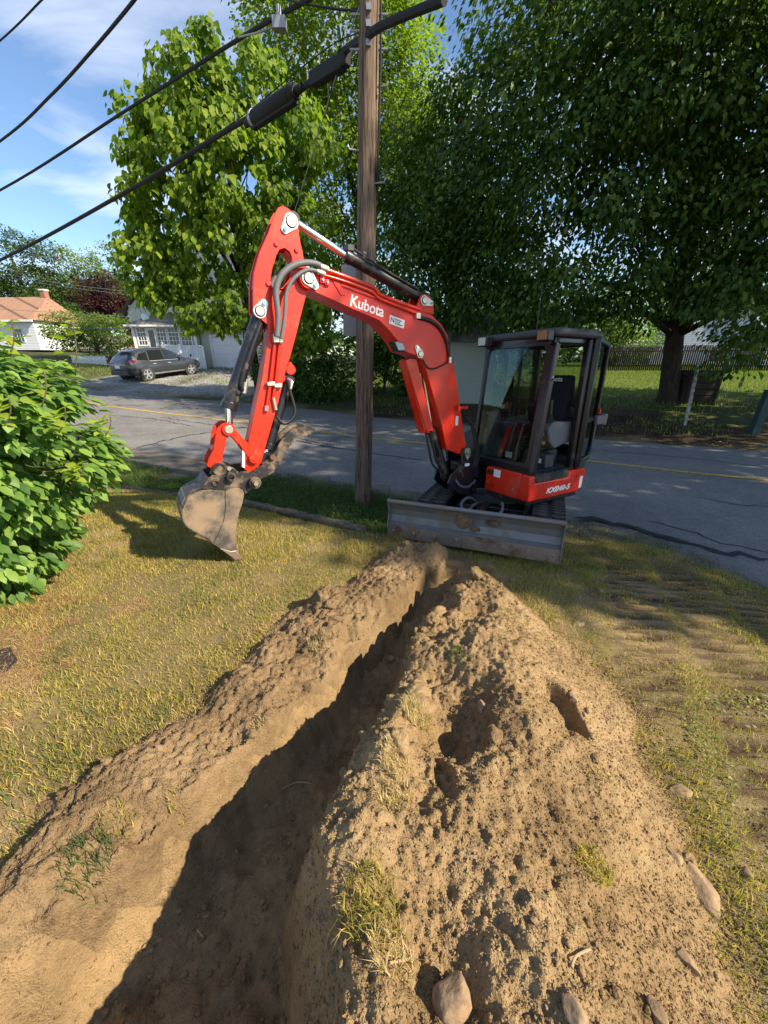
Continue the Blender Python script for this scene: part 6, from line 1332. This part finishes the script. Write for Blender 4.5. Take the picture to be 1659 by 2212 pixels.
tag(link('fallen_needles', mesh_np('fallen_needles', V.reshape(-1, 3), F), MT['needle']), 'reddish fallen needles beside the shrub', 'needles', kind='stuff')
# twigs
MT['twig'] = M_simple('pale twig', (.34, .25, .15), .8)
def twig(pts, r, lab, dz=.0):
    P = [unproj(u, v, lambda x, y: float(surf_z(x, y)), d) for u, v, d in pts]; tag(link('twig', MB().tube(P, r, 6, 5).mesh('twig'), MT['twig']), lab, 'twig', 'twigs')
twig([(690, 1850, .0), (675, 1830, .06), (668, 1800, .12)], .0028, 'thin upright twig at the lip above the trench')
twig([(430, 2020, .0), (440, 2025, .01), (425, 2008, .03)], .003, 'short pale forked twig at the shaded trench edge'); twig([(608, 1705, .01), (640, 1690, .012), (670, 1692, .01)], .004, 'brown stick lying across the trench floor'); twig([(890, 2070, .01), (840, 2080, .012)], .003, 'short straw stalk near the largest stone')
twig([(1235, 2090, .01), (1245, 2065, .015), (1275, 2050, .01)], .003, 'curled root lying above the bottom stones')
# grit on the shoulder and in the drive
def grit(n, x0, x1, y0, y1, test, r0, r1, name, lab, mat, zf):
    P = scatter(n, x0, x1, y0, y1, test, zf); r = rng.uniform(r0, r1, len(P)); tag(link(name, lumps(P+np.array([0, 0, .3])*r[:, None], r, name), mat), lab, 'gravel', kind='stuff')
MT['grit'] = M_simple('grey grit', (.24, .22, .20), .9, 0, .5, 60)
MT['drive'] = M_simple('pale gravel', (.25, .245, .24), .9, 0, .4, 8)
grit(9000, .5, 4.6, .5, 6.5, lambda x, y: ((ynear(x)-y)*.876 > -.05) & ((ynear(x)-y)*.876 < .55+.3*fbm(x, y, .4, 2, 2)), .004, .011, 'shoulder_grit', 'loose grey grit along the edge of the road', MT['grit'], gsrf)
grit(5000, -17.5, -5.5, 12, 30, lambda x, y: ((y-yfar(x))*.86 > .6) & ((y-yfar(x))*.86 < 9), .015, .05, 'drive_gravel', 'pale gravel of the driveway under the parked car', MT['drive'], lambda x, y: base_z(x, y))
P = scatter(5200, 2, 14, 8, 16, lambda x, y: ((y-yfar(x))*.86 > -.35) & ((y-yfar(x))*.86 < 2.4), lambda x, y: np.maximum(base_z(x, y), road_z(x, y)))
P[:, 2] += .02; MT['litter'] = M_leaf('brown leaf litter', [(.05, .03, .018), (.10, .06, .035), (.22, .16, .10)], .05, .8, 2)
tag(link('leaf_litter', leaf_mesh('leaf_litter', P, nrm(rng.normal(size=P.shape)*np.array([1, 1, .2])), nrm(rng.normal(size=P.shape)*.5+np.array([0, 0, 1])), rng.uniform(.03, .10, len(P)), 'diamond'), MT['litter']), 'brown leaf litter along the far kerbless road edge', 'leaf litter', kind='stuff')
# ------------------------------------------------------------------ right side: posts, low wall, box
MT['whitewash'] = M_simple('peeling white paint', (.38, .36, .33), .8, 0, .3, 10, dirt=(.10, .08, .06), dscale=9, damt=.4)
MT['greenpaint'] = M_simple('dark green paint', (.012, .045, .045), .6, 0, .25, 6)
a = WG(1479, 920); b_ = WY(1510, 782, a.y+.15); tag(link('leaning_post', MB().tube([a-Vector((0, 0, .1)), a.lerp(b_, .5), b_], [.05, .046, .043], 12).mesh('leaning_post'), MT['whitewash']), 'leaning pale post in front of the thick tree trunk', 'post'); smooth(bpy.data.objects['leaning_post'].data, 50)
a = WG(1626, 938); b_ = WY(1665, 842, a.y); gp_ = empty('green_post', a); tag(gp_, 'dark green wooden post with a white numeral at the right edge', 'post')
d = (b_-a); MB().bar(Vector((0, 0, -.1)), d, .22, .16, (0, 1, 0)).build('post_shaft', MT['greenpaint'], gp_, bevel=.01); text_mesh('3', .16, tmat(d*.86+Vector((-.06, -.115, 0)), (1, 0, .0), (0, -1, 0)), MT['whitewash'], gp_)
a = WG(1320, 895); b_ = WG(1420, 902); m_ = MB().bar(a+Vector((0, 0, .08)), b_+Vector((0, 0, .08)), .18, .30); tag(link('low_wall', m_.mesh('low_wall'), MT['bark']), 'low mossy stone wall at the foot of the bank', 'wall')
a = WG(1500, 866); bx_ = empty('planter_box', a); tag(bx_, 'dark wooden planter box right of the thick trunk', 'planter')
for i in range(5): MB().box((0, 0, .10+i*.21), (1.05+.03*i, .5, .19)).build('board', MT['bark'], bx_, bevel=.01)
for sx_ in (-.5, .5): MB().box((sx_, 0, .5), (.09, .56, 1.08)).build('corner_post', MT['bark'], bx_, bevel=.01)
# stockade fence in the background
MT['fence'] = M_wood('dark stockade wood', (.018, .013, .010), (.07, .052, .038), 1.0, .15, .9, 8)
fy = 44.0
fa, fb = WG(1290, 801), WG(1720, 803)
npan = 9
for i in range(npan):
    p = fa.lerp(fb, i/npan); q = fa.lerp(fb, (i+1)/npan); p.z = zb(p.x, p.y); q.z = zb(q.x, q.y); fr_ = empty('stockade_fence', p); tag(fr_, ['first', 'second', 'third', 'fourth', 'fifth', 'sixth', 'seventh', 'eighth', 'ninth'][i]+' dark stockade fence panel from the left behind the right yard', 'fence', 'stockade fence panels')
    d = q-p; L = d.length; d.normalize(); m = MB(); k = int(L/.14)
    for j in range(k):
        c = d*(L*(j+.5)/k); h_ = 1.85+.05*math.sin(j*2.3); m.box(c+Vector((0, 0, h_/2)), (.12, .03, h_)); m.add([c+Vector((-.06, -.015, h_)), c+Vector((.06, -.015, h_)), c+Vector((0, 0, h_+.10))], [(0, 1, 2)])
    tag(m.build('picket', MT['fence'], fr_, ang=0), kind='stuff'); MB().bar(Vector((0, .05, .4)), d*L+Vector((0, .05, .4)), .05, .09).bar(Vector((0, .05, 1.5)), d*L+Vector((0, .05, 1.5)), .05, .09).build('rail', MT['fence'], fr_)
# ------------------------------------------------------------------ houses
def M_siding(name, col): return M_simple(name, col, .6, 0, .06, 2)
MT['sidegreen'] = M_siding('sage clapboard', (.48, .50, .43)); MT['sidewhite'] = M_siding('white clapboard', (.66, .67, .68)); MT['sideblue'] = M_siding('pale blue clapboard', (.42, .46, .52)); MT['sideshed'] = M_siding('pale green clapboard', (.22, .25, .205))
MT['trim'] = M_siding('white trim', (.75, .75, .73)); MT['vinyl'] = M_siding('white vinyl', (.78, .78, .80))
MT['pane'] = M_simple('dark window glass', (.02, .025, .03), .08, 0, .2, 3, coat=.6)
def M_shingle(name, col):
    m, nt, b = newmat(name); p = pos(nt); br = nn(nt, 'ShaderNodeTexBrick', i_Scale=2.0); br.inputs['Color1'].default_value = (*col, 1); br.inputs['Color2'].default_value = (*[c*.85 for c in col], 1); br.inputs['Mortar'].default_value = (*[c*.4 for c in col], 1); br.inputs['Mortar Size'].default_value = .02
    mp_ = nn(nt, 'ShaderNodeMapping'); mp_.inputs['Rotation'].default_value = (R(60), 0, 0); nt.links.new(p, mp_.inputs[0]); nt.links.new(mp_.outputs[0], br.inputs[0]); nt.links.new(br.outputs[0], b.inputs['Base Color']); b.inputs['Roughness'].default_value = .9; return m
MT['roofgrey'] = M_shingle('weathered grey shingle', (.20, .185, .16)); MT['rooforange'] = M_shingle('orange brown shingle', (.34, .19, .12)); MT['roofslate'] = M_shingle('blue grey shingle', (.17, .18, .22))
MT['brick'] = M_simple('chimney brick', (.30, .13, .09), .9, 0, .3, 10)
def clap(mb, fr, x0, x1, z0, z1, y=0.0, st=.115, gable=None):
    # clapboards: each course leans out a little over the one below
    k = int(math.ceil((z1-z0)/st))
    for i in range(k):
        za, zb2 = z0+i*st, min(z0+(i+1)*st, z1); xa, xb = x0, x1
        if gable: f = max(0, (za-gable[0])/(gable[1]-gable[0])); xa = x0+(x1-x0)*.5*f; xb = x1-(x1-x0)*.5*f
        if xb-xa < .02: continue
        vs = [fr(xa, y-.022, za), fr(xb, y-.022, za), fr(xb, y-.002, zb2), fr(xa, y-.002, zb2), fr(xb, y, za), fr(xa, y, za)]; mb.add(vs, [(0, 1, 2, 3), (5, 4, 1, 0)])
class Frame:
    def __init__(s, o, ang): s.o = Vector(o); s.c = math.cos(R(ang)); s.s = math.sin(R(ang))
    def __call__(s, x, y, z): return Vector((x*s.c-y*s.s, x*s.s+y*s.c, z))
def hpart(root, name, mb, mat, bevel=0, parent=None): return mb.build(name, MT[mat], parent or root, bevel, 30)
def fbox(mb, fr, a, b_):
    vs = [fr(x, y, z) for z in (a[2], b_[2]) for y in (a[1], b_[1]) for x in (a[0], b_[0])]; return mb.add(vs, [(0, 2, 3, 1), (4, 5, 7, 6), (0, 1, 5, 4), (2, 6, 7, 3), (0, 4, 6, 2), (1, 3, 7, 5)])
def window(root, fr, x, z, w, h, y=0.0, nx=2, nz=3, shutters=False):
    f = hpart(root, 'window', fbox(fbox(fbox(fbox(MB(), fr, (x-w/2-.07, y-.06, z-.08), (x+w/2+.07, y-.025, z)), fr, (x-w/2-.07, y-.06, z+h), (x+w/2+.07, y-.025, z+h+.09)), fr, (x-w/2-.07, y-.055, z), (x-w/2, y-.025, z+h)), fr, (x+w/2, y-.055, z), (x+w/2+.07, y-.025, z+h)), 'trim')
    hpart(root, 'pane', fbox(MB(), fr, (x-w/2, y-.03, z), (x+w/2, y-.024, z+h)), 'pane', parent=f)
    mb = MB()
    for i in range(1, nx): fbox(mb, fr, (x-w/2+w*i/nx-.016, y-.045, z), (x-w/2+w*i/nx+.016, y-.031, z+h))
    for i in range(1, nz): fbox(mb, fr, (x-w/2, y-.046, z+h*i/nz-(.03 if i == nz//2+1 else .014)), (x+w/2, y-.032, z+h*i/nz+.014))
    hpart(root, 'muntin', mb, 'trim', parent=f)
    if shutters:
        for sx in (-1, 1): hpart(root, 'shutter', fbox(MB(), fr, (x+sx*(w/2+.26)-.16, y-.06, z), (x+sx*(w/2+.26)+.16, y-.025, z+h)), 'roofslate', parent=f)
# sage green house with glazed porch and garage
g0 = WY(464, 803, 30.5); hg = empty('porch_house', g0); hg.scale = (1.12, 1.12, 1.12); tag(hg, 'sage green clapboard house with a glazed white porch and garage', 'house')
fr = Frame(g0, 6)
wall = MB(); clap(wall, fr, -.55, 0.02, 0, 2.55); clap(wall, fr, 2.75, 6, 0, 2.55); clap(wall, fr, 0.02, 2.75, 2.2, 2.55); clap(wall, fr, -5.2, 6, 2.55, 7.5, 1.2, gable=(3.6, 9.5)); fbox(wall, fr, (-.53, .002, 0), (6, 6, 2.5)); fbox(wall, fr, (-5.1, 1.25, 0), (5.9, 7, 4))
hpart(hg, 'wall', wall, 'sidegreen')
gd = hpart(hg, 'garage_door', fbox(MB(), fr, (.12, .0, .02), (2.65, .05, 2.1)), 'vinyl'); 
for i in range(4):
    for j in range(4): hpart(hg, 'door_panel', fbox(MB(), fr, (.2+j*.61, -.018, .1+i*.5), (.72+j*.61, .002, .46+i*.5)), 'vinyl', bevel=.02, parent=gd)

hpart(hg, 'door_trim', fbox(fbox(fbox(MB(), fr, (-.02, -.06, 0), (.11, .02, 2.22)), fr, (2.66, -.06, 0), (2.79, .02, 2.22)), fr, (.11, -.06, 2.11), (2.66, .02, 2.24)), 'trim')
PX0, PX1, PY = -4.3, -.62, -.6
pw = MB(); clap(pw, fr, PX0, PX1, .2, 1.62, PY); clap(pw, fr, PX0, PX1, 2.55, 2.72, PY); fbox(pw, fr, (PX0+.02, PY+.01, -.4), (PX1, 1.2, 2.7)); hpart(hg, 'porch', pw, 'sidegreen')
for i, (x, w_) in enumerate(((-3.83, .46), (-2.66, .5), (-1.95, .56), (-1.22, .56))): window(hg, fr, x, 1.62, w_, .95, PY, 3, 4)
pdoor = hpart(hg, 'door', fbox(MB(), fr, (-3.52, PY-.05, .45), (-3.0, PY-.02, 2.6)), 'trim'); hpart(hg, 'pane', fbox(MB(), fr, (-3.42, PY-.06, 1.5), (-3.1, PY-.045, 2.45)), 'pane', parent=pdoor)
hpart(hg, 'corner_board', fbox(fbox(MB(), fr, (PX0-.08, PY-.05, 0), (PX0+.06, PY+.02, 2.72)), fr, (PX1-.14, PY-.05, 0), (PX1, PY+.02, 2.72)), 'trim')
hpart(hg, 'porch_roof', MB().add([fr(PX0-.3, PY-.3, 2.74), fr(PX1+.3, PY-.3, 2.74), fr(PX1+.1, 1.2, 3.55), fr(PX0+.9, 1.2, 3.55), fr(PX0-.3, 1.2, 2.74), fr(PX0-.3, PY-.3, 2.66), fr(PX1+.3, PY-.3, 2.66)], [(0, 1, 2, 3), (0, 3, 4), (0, 5, 6, 1)]), 'roofgrey')
hpart(hg, 'roof', MB().add([fr(-5.6, .9, 3.5), fr(.4, .9, 9.8), fr(.4, 8, 9.8), fr(-5.6, 8, 3.5), fr(6.4, .9, 3.5), fr(6.4, 8, 3.5)], [(0, 1, 2, 3), (1, 4, 5, 2)]), 'roofgrey')
hpart(hg, 'garage_roof', MB().add([fr(-.7, -.4, 2.5), fr(6.3, -.4, 2.5), fr(6.3, 1.3, 3.3), fr(-.7, 1.3, 3.3)], [(0, 1, 2, 3)]), 'roofgrey')
hpart(hg, 'gutter', fbox(MB(), fr, (PX0-.33, PY-.40, 2.63), (PX1+.3, PY-.29, 2.73)), 'trim')
dsh = WY(315, 688, 30.2); sd = empty('satellite_dish', dsh); tag(sd, 'small white satellite dish on the porch house corner', 'satellite dish')
MB().cyl((0, 0, 0), (.12, -.05, .05), .34, .10, 20).build('dish', MT['vinyl'], sd); MB().tube([(.1, 0, 0), (.3, .1, -.35), (.5, .3, -.5)], .03, 6).build('mast', MT['galv'], sd)
# white vinyl fence with gate between house and drive
fl = [(353, 748), (386, 752), (410, 750), (443, 748)]
va, vb = WY(361, 797, 28.3), WY(446, 804, 29.3)
vfr = empty('vinyl_fence', va); tag(vfr, 'white vinyl privacy fence with a gate behind the parked car', 'fence')
d = vb-va; L = math.hypot(d.x, d.y); ang_ = math.degrees(math.atan2(d.y, d.x)); fr2 = Frame(va, ang_); slope = d.z/L
for i in range(int(L/.15)):
    x = i*.15; hpart(vfr, 'board', fbox(MB(), fr2, (x+.004, 0, slope*x-.6), (x+.146, .02, slope*x+1.58)), 'vinyl')
for x in (0, L*.42, L*.66, L): hpart(vfr, 'post', fbox(MB(), fr2, (x-.07, -.05, slope*x-.6), (x+.07, .07, slope*x+1.7)), 'vinyl', bevel=.01)
hpart(vfr, 'rail', fbox(fbox(MB(), fr2, (0, -.02, 1.42), (L, .04, 1.52)), fr2, (0, -.02, -.1), (L, .04, .02)), 'vinyl'); hpart(vfr, 'latch', fbox(MB(), fr2, (L*.64, -.06, .8), (L*.68, -.03, .95)), 'inkblack')
# grill behind the fence
ga = WY(405, 748, va.y+1.2); gr = empty('barbecue_grill', (ga.x, ga.y, zb(ga.x, ga.y))); tag(gr, 'dark barbecue grill behind the white fence by the porch', 'grill')
hh = ga.z-gr.location.z; MB().box((0, 0, hh-.35), (.9, .45, .3)).build('cabinet', MT['black'], gr, bevel=.02); MB().prism([(-.42, hh-.2), (-.38, hh-.02), (-.2, hh+.1), (.2, hh+.1), (.38, hh-.02), (.42, hh-.2)], lambda x, z, d: Vector((x, d, z)), -.2, .2).build('lid', MT['black'], gr, bevel=.02)
for x in (-.4, .4): MB().box((x, 0, (hh-.5)/2), (.06, .4, hh-.5)).build('leg', MT['black'], gr)
# white house with orange roof, far left
o0 = WG(20, 790); o0.y = min(o0.y, 46); P_ = WY(-30, 760, 46); o0 = Vector((P_.x, 46, zb(P_.x, 46))); ho = empty('orange_roof_house', o0); tag(ho, 'white house with a large orange brown roof at the far left', 'house'); fr = Frame(o0, -4)
zE = WY(60, 690, 46).z-o0.z; zR = WY(40, 632, 46).z-o0.z; xr_ = WY(80, 690, 46).x-o0.x; xrt = WY(46, 632, 46).x-o0.x
w_ = MB(); clap(w_, fr, -9, xr_-.2, 0, zE, st=.16); fbox(w_, fr, (-9, .01, 0), (xr_-.2, 7, zE)); hpart(ho, 'wall', w_, 'sidewhite'); window(ho, fr, xr_-2.2, zE-2.2, 1.0, 1.3, 0, 3, 3)
hpart(ho, 'roof', MB().add([fr(-9.5, -.5, zE-.1), fr(xr_+.2, -.5, zE-.1), fr(xrt, 3.5, zR), fr(-9.5, 3.5, zR), fr(xr_+.2, 7.5, zE-.1), fr(-9.5, 7.5, zE-.1)], [(0, 1, 2, 3), (1, 4, 2), (3, 2, 4, 5)]), 'rooforange')
hpart(ho, 'chimney', fbox(MB(), fr, (xrt-.6, 3.3, zR-.5), (xrt-.1, 3.9, zR+.6)), 'brick'); hpart(ho, 'chimney_cap', fbox(MB(), fr, (xrt-.66, 3.24, zR+.6), (xrt-.04, 3.96, zR+.75)), 'sidewhite'); hpart(ho, 'eave', fbox(MB(), fr, (-9.4, -.55, zE-.28), (xr_+.25, -.4, zE-.08)), 'trim')
# white bungalow behind the crab apple
by_ = 50.0; l_ = WY(118, 800, by_); r_ = WY(262, 800, by_); o1 = Vector((l_.x, by_, zb(l_.x, by_))); hb_ = empty('white_bungalow', o1); tag(hb_, 'low white bungalow with grey roof behind the small bright tree', 'house'); fr = Frame(o1, 0); Lb = r_.x-l_.x; zE = WY(200, 752, by_).z-o1.z
w_ = MB(); clap(w_, fr, 0, Lb, 0, zE, st=.16); fbox(w_, fr, (0, .01, 0), (Lb, 7, zE)); hpart(hb_, 'wall', w_, 'sidewhite'); window(hb_, fr, Lb*.86, zE-2.0, 1.1, 1.5, 0, 1, 2, True); window(hb_, fr, Lb*.35, zE-2.0, 1.3, 1.5, 0, 3, 2); hpart(hb_, 'roof', MB().add([fr(-.5, -.5, zE-.1), fr(Lb+.5, -.5, zE-.1), fr(Lb+.3, 3.5, zE+1.5), fr(-.3, 3.5, zE+1.5)], [(0, 1, 2, 3)]), 'roofgrey')
a = WY(268, 752, 54); o2 = Vector((a.x, 54, zb(a.x, 54))); hs = empty('orange_roof_garage', o2); tag(hs, 'small garage with an orange roof behind the parked car', 'garage'); fr = Frame(o2, 0); zt = a.z-o2.z; hpart(hs, 'wall', fbox(MB(), fr, (-1.5, 0, 0), (4, 4, zt-.7)), 'sidewhite'); hpart(hs, 'roof', MB().add([fr(-1.9, -.4, zt-.75), fr(4.3, -.4, zt-.75), fr(2.8, 2, zt+.5), fr(-.2, 2, zt+.5)], [(0, 1, 2, 3)]), 'rooforange')
# picket fence
pa, pc = WY(160, 793, 33), WY(236, 795, 31); pf = empty('picket_fence', pa); tag(pf, 'low white picket fence left of the parked car', 'fence'); d = pc-pa; L = math.hypot(d.x, d.y); fr = Frame(pa, math.degrees(math.atan2(d.y, d.x)))
for i in range(min(70, int(L/.16))):
    x = i*.16; z = d.z*x/L; m = MB(); fbox(m, fr, (x, 0, z), (x+.09, .02, z+.8)); m.add([fr(x, 0, z+.8), fr(x+.09, 0, z+.8), fr(x+.045, 0, z+.92)], [(0, 1, 2)]); hpart(pf, 'picket', m, 'trim')
hpart(pf, 'rail', fbox(fbox(MB(), fr, (0, .02, .2), (L, .05, .28)), fr, (0, .02, .58), (L, .05, .66)), 'trim')
# pale green shed behind the cab
s0 = WG(965, 884); shd = empty('shed', s0); tag(shd, 'pale green clapboard shed seen between boom and cab', 'shed'); fr = Frame(s0, -6); zt = WY(1000, 735, s0.y).z-s0.z
w_ = MB(); clap(w_, fr, 0, 1.75, .25, zt, st=.17); fbox(w_, fr, (.02, .01, .1), (1.75, 3, zt)); hpart(shd, 'wall', w_, 'sideshed'); hpart(shd, 'skirt', fbox(MB(), fr, (0, -.01, 0), (1.75, .0, .22)), 'fence'); hpart(shd, 'roof', MB().add([fr(-.3, -.4, zt-.05), fr(2.0, -.4, zt-.05), fr(2.0, 1.6, zt+1.1), fr(-.3, 1.6, zt+1.1)], [(0, 1, 2, 3)]), 'roofgrey')
# pale blue house at the right
hy = 50.0; l_ = WY(1400, 790, hy); o3 = Vector((l_.x, hy, zb(l_.x, hy))); hr = empty('blue_grey_house', o3); tag(hr, 'pale blue gabled house behind the stockade fence on the right', 'house'); fr = Frame(o3, -14); zE = WY(1640, 752, hy).z-o3.z; Lr = (WY(1640, 790, hy).x-l_.x); zP = WY(1500, 640, hy).z-o3.z
w_ = MB(); clap(w_, fr, 0, Lr, 0, zP, st=.19, gable=(zE-.8, zP)); fbox(w_, fr, (0, .01, 0), (Lr, 8, zE-.8)); hpart(hr, 'wall', w_, 'sideblue'); window(hr, fr, Lr*.22, zE-1.5, 1.1, 1.2, 0, 1, 2); window(hr, fr, Lr*.5, zE-1.5, 1.4, 1.2, 0, 1, 2)
hpart(hr, 'roof', MB().add([fr(-.4, -.4, zE-1.1), fr(Lr/2, -.4, zP+.1), fr(Lr/2, 8, zP+.1), fr(-.4, 8, zE-1.1), fr(Lr+.4, -.4, zE-1.1), fr(Lr+.4, 8, zE-1.1)], [(0, 1, 2, 3), (1, 4, 5, 2)]), 'roofslate')
hpart(hr, 'rake_board', MB().bar(fr(-.4, -.42, zE-1.1), fr(Lr/2, -.42, zP+.1), .06, .25).bar(fr(Lr+.4, -.42, zE-1.1), fr(Lr/2, -.42, zP+.1), .06, .25), 'trim')
a = WY(1322, 768, 52); o4 = Vector((a.x, 52, zb(a.x, 52))); hw = empty('slate_roof_wing', o4); tag(hw, 'long low blue grey roof seen left of the thick trunk', 'house'); fr = Frame(o4, 0); za = a.z-o4.z; L4 = WY(1430, 768, 52).x-a.x; ztp = WY(1395, 738, 52).z-o4.z
hpart(hw, 'wall', fbox(MB(), fr, (.3, 0, 0), (L4, 5, za)), 'sideblue'); hpart(hw, 'roof', MB().add([fr(0, -.4, za-.1), fr(L4+.5, -.4, za-.1), fr(L4+.5, 4, ztp), fr(L4*.6, 4, ztp)], [(0, 1, 2, 3)]), 'roofslate')
a = WY(1640, 805, 40); ot = Vector((a.x, 40, zb(a.x, 40))); ts = empty('grey_shed', ot); tag(ts, 'small pale grey shed at the right edge by the fence', 'shed'); fr = Frame(ot, -8); w_ = MB(); clap(w_, fr, 0, 3, 0, 2.2, st=.16); fbox(w_, fr, (0, .01, 0), (3, 3, 2.2)); hpart(ts, 'wall', w_, 'sideblue'); hpart(ts, 'roof', MB().add([fr(-.2, -.2, 2.15), fr(3.2, -.2, 2.15), fr(3.2, 1.5, 3), fr(-.2, 1.5, 3)], [(0, 1, 2, 3)]), 'roofgrey')
# ------------------------------------------------------------------ parked car
MT['carpaint'] = M_simple('dark grey metallic car paint', (.036, .041, .050), .3, .35, .1, 3, coat=.9)
MT['carglass'] = M_simple('dark car glass', (.012, .014, .016), .05, 0, .1, 3, coat=1.0)
MT['tail'] = M_simple('red tail lamp', (.22, .008, .008), .15, 0, .1, 5, coat=1.0)
MT['silver'] = M_simple('silver alloy', (.55, .55, .56), .3, .8, .1, 5)
rw_ = WG(306, 823.6); fw_ = WG(395.5, 811.5)
car = empty('parked_car', ((rw_+fw_)/2)); tag(car, 'dark grey crossover car parked on the gravel drive', 'car')
hd = 63.0
dz_ = fw_.z-rw_.z
car.rotation_euler = (0, -math.atan2(.21, 2.82), R(hd)); car.scale = (1.05, 1.05, 1.05)
rpos = Vector((math.cos(R(hd)), math.sin(R(hd)), 0)); rgt = Vector((rpos.y, -rpos.x, 0))
car.location = rw_+rpos*1.48-rgt*.90+Vector((.42, 0, 0))
car.location.z = rw_.z+.115
# lofted shell: stations along the length; each ring = (half width, z) from sill to roof line
def ring(x, sill, ws, belt, wb, roof, wr): return x, [(0, sill), (ws*.9, sill), (ws, sill+.14), (wb+.02, (sill+belt)/2+.08), (wb, belt), (wr+(wb-wr)*.35, belt+(roof-belt)*.55), (wr, roof-.03), (wr*.6, roof), (0, roof)]
ST = [ring(-2.36, .55, .70, .85, .72, .95, .66), ring(-2.30, .38, .82, .95, .82, 1.06, .76), ring(-2.1, .32, .90, 1.02, .89, 1.33, .72), ring(-1.75, .30, .94, 1.04, .93, 1.60, .66), ring(-1.2, .28, .95, 1.02, .94, 1.685, .65), ring(-.4, .27, .95, .99, .94, 1.70, .66), ring(.3, .27, .95, .97, .94, 1.64, .66), ring(.75, .27, .94, .96, .93, 1.42, .70), ring(1.15, .27, .94, .95, .93, 1.10, .78), ring(1.5, .28, .94, .93, .92, 1.02, .80), ring(1.95, .30, .92, .87, .88, .94, .74), ring(2.25, .36, .82, .76, .76, .82, .62), ring(2.36, .45, .64, .68, .6, .72, .5)]
V = []; F = []
nr = len(ST[0][1]); 
for x, rg_ in ST:
    V += [(x, w, z) for w, z in rg_]+[(x, -w, z) for w, z in rg_[-2:0:-1]]
m_ = 2*nr-2
for i in range(len(ST)-1): F += [(i*m_+k, i*m_+(k+1) % m_, (i+1)*m_+(k+1) % m_, (i+1)*m_+k) for k in range(m_)]
F += [tuple(range(m_-1, -1, -1)), tuple((len(ST)-1)*m_+k for k in range(m_))]
body = MB().add(V, F).build('body', MT['carpaint'], car, ang=32)
sub = body.modifiers.new('sub', 'SUBSURF'); sub.levels = 1; sub.render_levels = 2
def hw(x, z):
    # half width of the shell at station x, height z
    for i in range(len(ST)-1):
        if ST[i][0] <= x <= ST[i+1][0]:
            t = (x-ST[i][0])/(ST[i+1][0]-ST[i][0]); R0 = [(a_[0]*(1-t)+b2[0]*t, a_[1]*(1-t)+b2[1]*t) for a_, b2 in zip(ST[i][1], ST[i+1][1])]; break
    for k in range(1, len(R0)-2):
        if R0[k][1] <= z <= R0[k+1][1]: u = (z-R0[k][1])/max(R0[k+1][1]-R0[k][1], 1e-4); return R0[k][0]*(1-u)+R0[k+1][0]*u
    return R0[-3][0]
def side_panel(name, poly, mat, out=.012, nsub=5):
    for sgn in (-1, 1):
        pts = []
        for i in range(len(poly)):
            a_, b2 = poly[i], poly[(i+1) % len(poly)]
            for k in range(nsub): t = k/nsub; pts.append((a_[0]*(1-t)+b2[0]*t, a_[1]*(1-t)+b2[1]*t))
        MB().add([(x, sgn*(hw(x, z)+out), z) for x, z in pts], [tuple(range(len(pts)))]).build(name, MT[mat], car, ang=0)
side_panel('side_window', [(-1.05, 1.07), (-.15, 1.04), (-.15, 1.56), (-.95, 1.56)], 'carglass'); side_panel('side_window', [(-.07, 1.04), (.85, 1.02), (.62, 1.28), (.30, 1.50), (-.07, 1.56)], 'carglass'); side_panel('side_window', [(-1.75, 1.14), (-1.15, 1.09), (-1.05, 1.50), (-1.5, 1.42)], 'carglass')
side_panel('sill_trim', [(-1.0, .33), (1.0, .33), (1.0, .41), (-1.0, .41)], 'silver', .03, 3); side_panel('belt_trim', [(-1.1, 1.02), (.85, .985), (.85, 1.005), (-1.1, 1.045)], 'silver', .016, 4)
side_panel('door_handle', [(-.95, .86), (-.75, .86), (-.75, .90), (-.95, .90)], 'silver', .03, 2); side_panel('door_handle', [(-.05, .84), (.15, .84), (.15, .88), (-.05, .88)], 'silver', .03, 2)
side_panel('tail_lamp', [(-2.2, .98), (-1.75, 1.08), (-1.85, 1.15), (-2.2, 1.10)], 'tail', .014, 3)
MB().add([(-2.24, .62, 1.12), (-2.24, -.62, 1.12), (-1.93, -.56, 1.47), (-1.93, .56, 1.47)], [(0, 1, 2, 3)]).build('rear_window', MT['carglass'], car)
for y in (-1, 1): MB().box((-2.335, y*.52, 1.0), (.03, .40, .09)).build('tail_lamp', MT['tail'], car, bevel=.01)
MB().box((-2.375, 0, .82), (.02, .42, .14)).build('number_plate', MT['white'], car); MB().box((-2.33, 0, .50), (.12, 1.5, .22)).build('bumper', MT['darkplastic'], car, bevel=.03); MB().box((-1.85, 0, 1.665), (.35, 1.1, .03)).build('roof_spoiler', MT['carpaint'], car, bevel=.01)
for sgn in (-1, 1): MB().box((.78, sgn*1.0, 1.06), (.12, .18, .13)).build('wing_mirror', MT['carpaint'], car, bevel=.03)
for x in (-1.41, 1.41):
    for sgn in (-1, 1):
        MB().cyl((x, sgn*.90, .37), (x, sgn*.965, .37), .42, n=28).build('wheel_arch', MT['inkblack'], car)
        wm = MB().ring((x, sgn*.74, .36), (x, sgn*.985, .36), .36, .24, 28).build('wheel', MT['rubber'], car, bevel=.02); MB().cyl((x, sgn*.80, .36), (x, sgn*.95, .36), .245, n=24).build('rim_well', MT['inkblack'], wm); sp = MB()
        for k in range(5):
            a_ = R(72*k+18); c_ = Vector((x+.13*math.cos(a_), sgn*.965, .36+.13*math.sin(a_))); sp.box(c_, (.24, .03, .075), Matrix.Rotation(-a_, 3, 'Y'))
        sp.cyl((x, sgn*.95, .36), (x, sgn*.985, .36), .06, n=14).ring((x, sgn*.94, .36), (x, sgn*.985, .36), .25, .225, 28); sp.build('rim', MT['silver'], wm)
